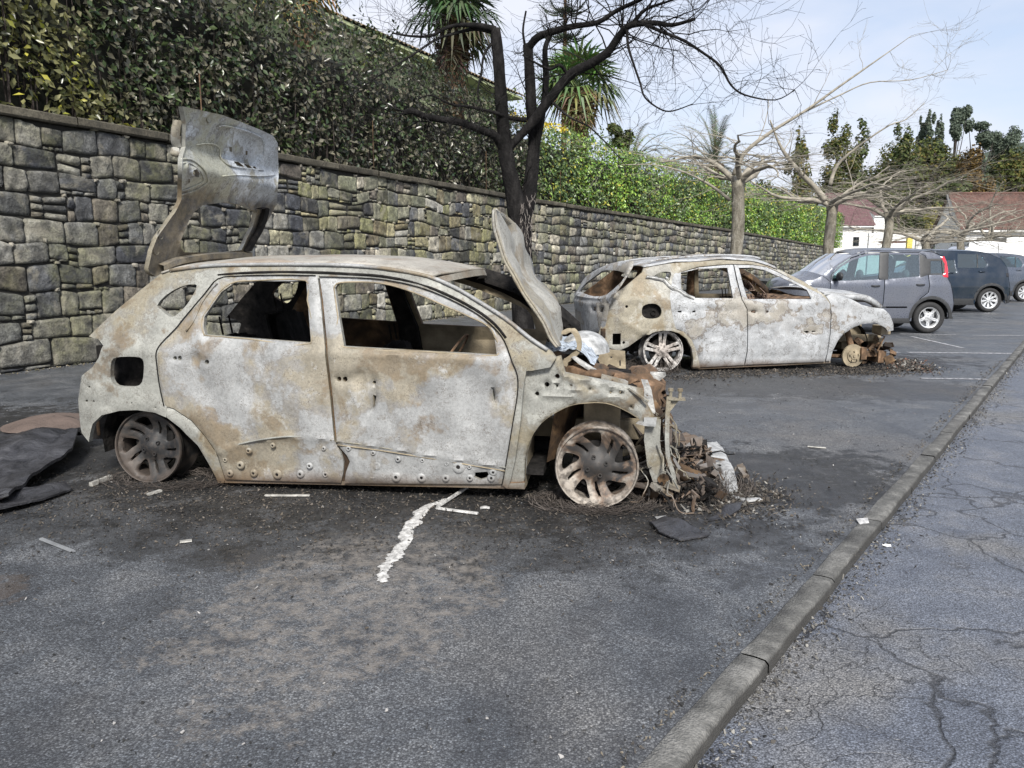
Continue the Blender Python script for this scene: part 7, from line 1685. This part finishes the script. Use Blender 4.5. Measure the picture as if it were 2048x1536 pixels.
# right-hand house: tiled roof, white wall, dark green barge board on its gable
xr = at(1918, 500, 55).x
house('white house with dark red roof tiles at the right edge above the white car', Vector((xr, 55, 0)), R(-2), 15, 3.4, at(1960, 447, 55).z, at(1960, 388, 56.7).z, 'tile', 'plaster', [(at(1975, 490, 55).x-xr+.2, 0, at(1975, 488, 55).z, 1.9, .75, 'f')], pitch=.26)
b = MB(); hr = [o for o in C.objects if o.name.startswith('house')][-1]
zE = at(1960, 447, 55).z; zR = at(1960, 388, 56.7).z
b.tube([(-.30, -.35, zE-.22), (-.30, .9, zE+.6), (-.30, 1.7, zR-.05)], .09, 5); b.tube([(-.35, 0.2, zE-.35), (-.35, .25, zE-1.3), (-.05, .1, zE-1.7), (-.05, .05, 0)], .05, 6); b.build('gable_board_and_pipe', M['dark'], hr)
# low terrace wall, fence, yellow box and orange tiles between the houses
b = MB(); A = at(1752, 497, 70); B = at(1832, 497, 70); b.box(((A.x+B.x)/2, 70, 1.0), (B.x-A.x+1.5, .25, A.z*2-.2+.9)); tag(b.build('low_wall', M['plaster']), 'low white wall behind the car park between the two houses', 'wall')
z_ = at(1790, 484, 66).z; b = MB(); b.box((at(1790, 484, 66).x, 66, z_), (at(1822, 484, 66).x-at(1762, 484, 66).x, .5, .16), jit=.04); tag(b.build('tiled_coping', M['tile']), 'low reddish tiled ledge above the low white wall', 'ledge')
b = MB(); A = at(1818, 490, 64); b.box((A.x, 64, A.z/2+.35), (.42, .25, A.z+.7)); tag(b.build('yellow_post', plain('yellow_post_paint', (.75, .6, .12))), 'short yellow post left of the green fence', 'post')
fe = empty('green_fence', Vector((at(1830, 500, 60).x, 60, 0)), 0, 'green metal fence left of the right-hand white house', 'fence'); b = MB(); Lw = at(1916, 500, 60).x-at(1830, 500, 60).x; zt = at(1870, 482, 60).z
for k in range(int(Lw/.10)): b.tube([(k*.10, 0, .1), (k*.10, 0, zt)], .012, 3, cap=False)
b.build('fence_mesh', M['greenfence'], fe); b = MB(); b.tube([(0, 0, zt), (Lw, 0, zt)], .035, 6); b.tube([(0, 0, zt-.35), (Lw, 0, zt-.35)], .02, 6); b.build('rail', M['steelgrey'], fe)
for k in range(5):
    b = MB(); b.cyl((Lw*k/4, 0, 0), (Lw*k/4, 0, zt+.06), .04, 8); b.build('fence_post', M['steelgrey'], fe)
# house on the terrace behind the hedge
hd = Vector((.4472, .8944, 0)); h0 = at(535, -60, 20.5); h1 = at(1042, 185, 36); hz_ = h1.z
h0 = Vector((h1.x, h1.y, 0))-hd*17; e = empty('hillside_house', Vector((h0.x, h0.y, 3.0)), math.atan2(hd.y, hd.x), 'pale green house with old mossy tiled eaves behind the scorched hedge', 'house')
b = MB(); Lh_ = 17; zz_ = hz_-3.0
b.add([(0, .9, 0), (Lh_, .9, 0), (Lh_, 9, 0), (0, 9, 0), (0, .9, zz_-.1), (Lh_, .9, zz_-.1), (Lh_, 9, zz_-.1), (0, 9, zz_-.1)], [(0, 1, 5, 4), (1, 2, 6, 5), (2, 3, 7, 6), (3, 0, 4, 7)]); b.build('walls', M['plaster2'], e)
b = MB(); tiled(b, (-.5, 0, zz_-.12), (Lh_+.5, 0, zz_-.12), (Lh_+.5, 5, zz_+1.7), (-.5, 5, zz_+1.7), .26, .06); tiled(b, (Lh_+.5, 10, zz_-.12), (-.5, 10, zz_-.12), (-.5, 5, zz_+1.7), (Lh_+.5, 5, zz_+1.7), .3, .06)
b.build('roof', M['tileold'], e, smooth=True, sharp=60)
b = MB(); b.box((Lh_/2, .5, zz_-.20), (Lh_+.6, .9, .10)); b.build('eaves_board', M['plaster2'], e)
# ================================================================ fallen things and debris
def thing_mesh(b, name, mats, label, cat, group=None, **k):
    c_ = Vector((sum(v[0] for v in b.v)/len(b.v), sum(v[1] for v in b.v)/len(b.v), 0)); b.v = [tuple(Vector(v)-c_) for v in b.v]
    o = b.build(name, mats, **k); o.location = c_; return tag(o, label, cat, group)
def blobstrip(pts, h, name, mat, label, cat):
    """a melted stream on the ground: left/right edge from centre points and half widths"""
    b = MB(); q = cr(pts, 6); k = len(q); P = []
    for i, p in enumerate(q):
        c_ = Vector((p[0], p[1], 0)); n_ = Vector((q[min(i+1, k-1)][0]-q[max(i-1, 0)][0], q[min(i+1, k-1)][1]-q[max(i-1, 0)][1], 0)); n_ = Vector((-n_.y, n_.x, 0)).normalized()
        w_ = p[2]*(.80+.35*mn.noise(Vector((i*.35, 0, 2)))+.28*abs(math.sin(i*.30))**2); e = math.sin(PI*min(1, max(0, i/(k-1))))**.25 if 0 < i < k-1 else .02
        c_ = c_+n_*.02*mn.noise(Vector((i*.7, 3, 0)))
        row = []
        for j in range(9):
            u = -1+2*j/8; row.append(tuple(c_+n_*u*w_*e+Vector((0, 0, .003+h*(1-u*u)**.5*e*(1+.5*mn.noise(Vector((i*.6, u*2, 0))))))))
        P.append(row)
    b.grid(P); return thing_mesh(b, name, mat, label, cat, smooth=True)
g3 = lambda x, y: G(600+x/3.413, 950+y/3.413)
st = [(g3(1000, 165), .035), (g3(930, 195), .05), (g3(850, 230), .07), (g3(810, 280), .065), (g3(780, 325), .075), (g3(735, 370), .055), (g3(725, 420), .06), (g3(720, 460), .055), (g3(680, 505), .05), (g3(660, 545), .07), (g3(620, 590), .045), (g3(590, 620), .05), (g3(570, 660), .045), (g3(568, 705), .055), (g3(560, 738), .05)]
M['scrap'] = plain('pale_ash_scrap', (.30, .29, .265), .7, .1, .5, 30, .004)
M['stream'] = plain('melted_white_metal', (.50, .49, .47), .45, .2, .6, 45, .006)
blobstrip([(p.x, p.y, w_*.62) for p, w_ in st], .009, 'melted_metal_stream', M['stream'], 'whitish stream of melted metal run out over the asphalt in front of the doors', 'melted metal')
def bar(p0, p1, w_, h_, name, mat, label, cat='metal strip', z0=.004, z1=None, bend=0):
    b = MB(); P = []; p0, p1 = Vector(p0), Vector(p1); d = (p1-p0).normalized(); n_ = Vector((-d.y, d.x, 0))
    for i in range(7):
        t = i/6; c_ = p0.lerp(p1, t)+n_*bend*math.sin(PI*t); z = z0+((z1 if z1 is not None else z0)-z0)*t
        P.append([tuple(c_-n_*w_/2+Vector((0, 0, z))), tuple(c_-n_*w_/2*.8+Vector((0, 0, z+h_))), tuple(c_+n_*w_/2*.8+Vector((0, 0, z+h_))), tuple(c_+n_*w_/2+Vector((0, 0, z))), tuple(c_-n_*w_/2+Vector((0, 0, z)))])
    b.grid(P); b.add([P[0][0], P[0][1], P[0][2], P[0][3]], [(0, 1, 2, 3)]); b.add([P[-1][0], P[-1][1], P[-1][2], P[-1][3]], [(3, 2, 1, 0)])
    return thing_mesh(b, name, mat, label, cat)
bar(g3(940, 225), g3(1150, 115), .020, .012, 'metal_strip', M['stream'], 'pale metal strip pointing from the melted stream up to the sill', z1=.03)
bar(g3(930, 235), g3(1215, 272), .020, .010, 'metal_strip', M['stream'], 'pale metal strip lying right of the melted stream, second of the pair')
bar(g3(1230, 235), g3(1295, 235), .022, .010, 'metal_strip', M['stream'], 'short curled pale strip left of the front wheel', bend=.015)
bar(G(82, 1080), G(148, 1106), .018, .008, 'metal_strip', M['steelgrey'], 'thin grey strip alone on the asphalt at the lower left')
bar(G(530, 993), G(620, 993), .022, .008, 'metal_strip', M['scrap'], 'thin pale strip on the soot below the rear door')
bar(G(182, 974), G(222, 958), .030, .025, 'burnt_piece', M['scrap'], 'pale rounded burnt piece left of the rear wheel', 'burnt piece')
bar(G(296, 992), G(322, 984), .030, .012, 'burnt_piece', M['scrap'], 'pale flat burnt piece below the rear wheel', 'burnt piece')
bar(G(360, 1086), G(384, 1083), .03, .006, 'burnt_piece', M['scrap'], 'small pale flake on the asphalt below the rear door', 'burnt piece')
def sheetpiece(pts, name, mats, label, cat, h=.03, amp=.03, thick=.012, zb=.01, seed=0, zf=None):
    """a flat torn piece lying on the ground, outline given on the ground"""
    q = [G(*p) for p in pts]; ol = [(v.x, v.y) for v in q]; cx_ = sum(p[0] for p in ol)/len(ol); cy_ = sum(p[1] for p in ol)/len(ol); ol = [(p[0]-cx_, p[1]-cy_) for p in ol]
    def fm(a, b_, off): return np.stack([a, b_, np.maximum(.002, zb+(zf(a, b_) if zf else 0)+np.array([amp*(mn.noise(Vector((x*5+seed, y*5, seed)))+.4*mn.noise(Vector((x*14+seed, y*14, seed)))) for x, y in zip(a, b_)])+amp*.6-off)], 1)
    o = panel(name, ol, [], fm, mats, None, h=h, thick=thick, edge=.004, edgew=.02, sharp=50); o.location = (cx_, cy_, 0); return tag(o, label, cat)
M['lidskin'] = plain('scorched_brown_skin', (.115, .085, .07), .6, 0, .3, 5, .01)
o = sheetpiece([(0, 905), (40, 872), (85, 860), (140, 866), (176, 884), (165, 905), (148, 938), (100, 962), (60, 985), (20, 1015), (-60, 1030), (-120, 960), (-60, 920)], 'charred_bumper_skin', [M['plastic'], M['soot'], M['plastic']], 'large sheet of charred plastic bumper lying left of the rear wheel', 'charred bumper', .05, .05, .02, .06, 3, lambda a, b_: .14*np.exp(-((a-.1)/.45)**2-((b_)/.4)**2))
b = MB(); cxy = G(98, 905); P = []
for i in range(7):
    r_ = .27*i/6; P.append([(cxy.x+r_*math.cos(2*PI*j/26)*1.15-o.location.x, cxy.y+.06+r_*math.sin(2*PI*j/26)*(1.25+.2*mn.noise(Vector((j*.5, 0, 0))))-o.location.y, .272-.9*r_*r_+.010*mn.noise(Vector((i*1.1, j*.9, 0)))) for j in range(27)])
b.grid(P[1:]); b.add(P[1][:-1], [tuple(range(26))]); b.build('exposed_brown_skin', M['lidskin'], o, smooth=True)
sheetpiece([(-40, 1000), (10, 985), (60, 990), (130, 975), (145, 985), (100, 1003), (50, 1020), (-30, 1040)], 'charred_sheet', [M['plastic'], M['soot'], M['plastic']], 'crumpled charred sheet in front of the charred bumper skin', 'charred sheet', .05, .035, .012, .02, 8)
sheetpiece([(1298, 1050), (1330, 1038), (1362, 1046), (1400, 1062), (1420, 1075), (1360, 1085), (1318, 1070)], 'charred_sheet', [M['plastic'], M['soot'], M['plastic']], 'torn black plastic sheet on the asphalt right below the front wheel', 'charred sheet', .04, .02, .008, .012, 5)
sheetpiece([(1410, 1045), (1450, 1018), (1485, 1012), (1480, 1028), (1440, 1040)], 'charred_sheet', [M['plastic'], M['soot'], M['plastic']], 'narrow black plastic sheet in front of the burnt debris heap', 'charred sheet', .04, .02, .008, .012, 6)
M['radiator'] = burned('ashen_radiator', (.20, .20, .20), (.12, .11, .10), (.08, .06, .05), .5, 66, .3)
# front debris: aluminium rail, radiator ash, lamp block, strips
g4 = lambda x, y: (1250+x/4.267, 760+y/4.267)
sheetpiece([g4(695, 590), g4(780, 555), g4(830, 600), g4(870, 700), g4(935, 860), g4(960, 970), g4(880, 985), g4(820, 890), g4(770, 770), g4(720, 690)], 'bumper_rail', [M['alu'], M['soot'], M['alu']], 'long pale aluminium bumper rail fallen in front of the nearer wreck', 'bumper rail', .03, .020, .02, .03, 11, lambda a, b_: .015*np.cos(a*22))
sheetpiece([g4(380, 520), g4(520, 470), g4(640, 520), g4(700, 580), g4(740, 720), g4(640, 760), g4(540, 700), g4(450, 720), g4(390, 640)], 'burnt_radiator', [M['steel1b'], M['soot'], M['steel1b']], 'pale crumpled radiator remains between the front bracket and the fallen rail', 'radiator', .025, .035, .012, .015, 12)
sheetpiece([g4(915, 1005), g4(1000, 1025), g4(1150, 1030), g4(1165, 1045), g4(1040, 1055), g4(950, 1035)], 'metal_strip', [M['alu'], M['soot'], M['alu']], 'curved pale strip at the foot of the debris heap', 'metal strip', .04, .012, .01, .012, 13)
sheetpiece([g4(950, 820), g4(1000, 815), g4(1050, 930), g4(1000, 940), g4(960, 890)], 'burnt_bracket', [M['steel1b'], M['soot'], M['steel1b']], 'tan burnt bracket right of the fallen bumper rail', 'bracket', .03, .06, .02, .05, 14)
sheetpiece([g4(255, 1180), g4(350, 1180), g4(352, 1196), g4(270, 1198)], 'burnt_piece', [M['alu']], 'small white plate below the front wires', 'burnt piece', .03, .01, .006, .012, 15)
sheetpiece([(1712, 1043), (1735, 1040), (1738, 1050), (1720, 1053)], 'paper_scrap', [M['stream']], 'pale scrap lying on the kerb edge', 'scrap', .02, .006, .002, .014, 16)
sheetpiece([(1765, 1072), (1782, 1070), (1784, 1077), (1768, 1078)], 'paper_scrap', [M['plaster']], 'small white scrap on the road beyond the kerb', 'scrap', .02, .005, .002, .0, 17).location.z = -.045
b = MB(); p = G(*g4(640, 960)); 
b.lathe([(0, 0), (.055, 0), (.06, .02), (.05, .06), (.052, .16), (.038, .19), (.0, .19)], (p.x, p.y+.05, .06), (-.8, .35, .35), 18); b.ring((p.x-.13, p.y+.11, .12), (-.8, .35, .35), .055, .010, 20, 6)
thing_mesh(b, 'burnt_motor', M['char'], 'round burnt motor housing in the debris heap before the front bracket', 'motor', smooth=True, sharp=40)
# bits in view on the ground between the two wrecks and by car 2
bar(G(1615, 894), G(1652, 897), .03, .004, 'metal_strip', M['scrap'], 'pale thin strip on bare asphalt between the debris heap and the kerb')
bar(G(1285, 792), G(1320, 790), .06, .004, 'burnt_piece', M['soot'], 'black flake of soot on the asphalt near the second wreck', 'burnt piece') if False else None
# burnt wire curls from the tyres: loops round the front wheel of each wreck
def wires(label, cx_, cy_, rx, ry, n, seed, ang=0, rise=.05):
    rd = random.Random(seed); b = MB()
    for k in range(n):
        a0 = rd.uniform(0, 2*PI); ln = rd.uniform(.5, 2.2); r1 = rd.uniform(.55, 1.1); P = []
        for i in range(12):
            a = a0+ln*i/11; rr_ = r1+.04*math.sin(i*.9+k); x, y = rx*rr_*math.cos(a), ry*rr_*math.sin(a); P.append((cx_+x*math.cos(ang)-y*math.sin(ang), cy_+x*math.sin(ang)+y*math.cos(ang), .004+rise*rd.random()*math.sin(PI*i/11)))
        b.tube(P, .0016, 3, cap=False)
    return thing_mesh(b, 'tyre_wires', M['wire'], label, 'wires')
M['wire'] = plain('burnt_wire', (.10, .085, .075), .7, .5, .4, 40)
p = G(1195, 1010); wires('tangle of thin burnt tyre wires round the foot of the front wheel', p.x+.02, p.y+.02, .40, .20, 150, 3)
p = G(300, 970); wires('thin burnt tyre wires round the foot of the sooty rear wheel', p.x+.1, p.y+.08, .42, .22, 90, 4)
p = G(1310, 748); wires('burnt tyre wires beside the pale alloy rim of the second wreck', p.x-.15, p.y+.2, .5, .32, 110, 5, rise=.18)
p = G(1400, 985); wires('curled burnt wires in the debris heap before the nearer wreck', p.x, p.y, .30, .2, 60, 6, rise=.12)
# ash, flakes and grit: uncountable
def scatter(name, label, n, fn, size, cols, seed, kindcat='debris'):
    rg = np.random.default_rng(seed); P = fn(rg, n); n = len(P); k = 6; sz = size*(rg.random(n)**2.2*1.6+.35)
    ang = np.sort(rg.random((n, k))*2*PI, axis=1); rad = rg.random((n, k))*.5+.55; asp = rg.random(n)*.7+.3; rt = rg.random(n)*PI
    x = np.cos(ang)*rad*sz[:, None]; y = np.sin(ang)*rad*(sz*asp)[:, None]; X = x*np.cos(rt)[:, None]-y*np.sin(rt)[:, None]; Y = x*np.sin(rt)[:, None]+y*np.cos(rt)[:, None]
    tx, ty = rg.normal(size=n)*.35, rg.normal(size=n)*.35; Z = X*tx[:, None]+Y*ty[:, None]; Z -= Z.min(1)[:, None]
    h = sz*(.08+.3*rg.random(n)); bot = np.stack([P[:, :1]+X, P[:, 1:2]+Y, P[:, 2:3]+Z], -1); top = bot.copy(); top[..., 2] += h[:, None]; top[..., :2] = P[:, None, :2]+(top[..., :2]-P[:, None, :2])*.8
    V = np.concatenate([bot, top], 1).reshape(-1, 3); base = (np.arange(n)*2*k)[:, None]
    Fq = np.concatenate([np.stack([base[:, 0]+i, base[:, 0]+(i+1) % k, base[:, 0]+k+(i+1) % k, base[:, 0]+k+i], 1) for i in range(k)])
    Ft = np.stack([base[:, 0]+k+i for i in range(k)], 1); me_f = [tuple(f) for f in Fq]+[tuple(f) for f in Ft]
    ci = rg.integers(0, len(cols), n); col = np.array(cols)[ci]*(.6+.8*rg.random(n))[:, None]; c4 = np.ones((n*2*k, 4)); c4[:, :3] = np.repeat(col, 2*k, 0)
    o = mk(name, V, me_f, M['flakes'], None, False, None, c4.tolist()); return tag(o, label, kindcat, kind='stuff')
def line_cloud(pts, wx, wy):
    A = np.array([[p.x, p.y] for p in pts])
    def fn(rg, n):
        i = rg.integers(0, len(A)-1, n); t = rg.random(n)[:, None]; q = A[i]*(1-t)+A[i+1]*t; q = q+np.stack([rg.normal(size=n)*wx, rg.normal(size=n)*wy], 1); return np.concatenate([q, np.full((n, 1), .003)], 1)
    return fn
soots = [(.012, .011, .011), (.02, .018, .017), (.03, .026, .023), (.045, .038, .03), (.07, .058, .045), (.10, .085, .07)]
scatter('soot_flakes', 'black and tan burnt flakes scattered under and before the nearer wreck', 22000, line_cloud([G(120, 985), G(500, 1000), G(1000, 1010), G(1350, 1010)], .55, .45), .0062, soots, 1)
scatter('soot_flakes', 'burnt rubble heap of flakes before the front bracket of the nearer wreck', 8500, line_cloud([G(1310, 960), G(1400, 960), G(1480, 985), G(1430, 1010)], .16, .16), .0105, soots+[(.20, .19, .17)], 2)
scatter('soot_flakes', 'burnt flakes under and before the second wreck', 6500, line_cloud([G(1290, 760), G(1500, 745), G(1720, 745), G(1790, 735)], .35, .22), .012, soots, 3)
scatter('soot_flakes', 'rusty burnt heap at the nose of the second wreck', 3200, line_cloud([G(1740, 725), G(1790, 722), G(1835, 742)], .14, .10), .017, soots+[(.12, .06, .04), (.24, .23, .21)], 4)
def wide(rg, n):
    x = rg.random(n)*9-5.2; y = rg.random(n)**1.5*9+1.5; cl_ = np.array([mn.noise(Vector((a*1.3, b_*1.3, 3)))+.6*mn.noise(Vector((a*4, b_*4, 7))) for a, b_ in zip(x, y)]); kp_ = cl_+rg.normal(size=n)*.18 > -.02; x, y = x[kp_], y[kp_]; n = len(x); keep = (x*.8007-(y)*.599) < (.522*.8007-2.025*.599)-.16; return np.stack([x, y, np.full(n, .002)], 1)[keep]
scatter('grit', 'loose grit and black crumbs over the car park asphalt', 30000, wide, .0052, [(.012, .012, .012), (.02, .02, .02), (.03, .03, .03), (.05, .048, .045), (.10, .10, .10), (.26, .25, .24)], 5, 'grit')
def kerbl(rg, n):
    s = rg.random(n)**1.4*14-1; nn = np.abs(rg.normal(size=n))*.07+.008; q = np.array([K0.x, K0.y])+s[:, None]*np.array([kd.x, kd.y])+nn[:, None]*np.array([kn.x, kn.y]); return np.concatenate([q, np.full((n, 1), -.044)], 1)
scatter('gutter_grit', 'line of grit and dirt along the road side of the kerb', 5200, kerbl, .0065, [(.02, .02, .02), (.05, .045, .04), (.10, .095, .085), (.22, .21, .19)], 6, 'grit')
def kerbi(rg, n):
    s = rg.random(n)**1.4*12-1; nn = -.125-np.abs(rg.normal(size=n))*.035; q = np.array([K0.x, K0.y])+s[:, None]*np.array([kd.x, kd.y])+nn[:, None]*np.array([kn.x, kn.y]); return np.concatenate([q, np.full((n, 1), .002)], 1)
scatter('joint_grit', 'thin line of grit where the car park meets the kerb', 2200, kerbi, .006, [(.02, .02, .02), (.05, .045, .04), (.14, .12, .09)], 7, 'grit')
def wallf(rg, n):
    s = rg.random(n)*26+5; return wall_arr(s, np.full(n, .002), .06+np.abs(rg.normal(size=n))*.10)
scatter('wall_foot_grit', 'grit and dry leaves along the foot of the stone wall', 2600, wallf, .018, [(.10, .09, .06), (.16, .13, .08), (.05, .05, .03), (.2, .19, .17)], 8, 'grit')
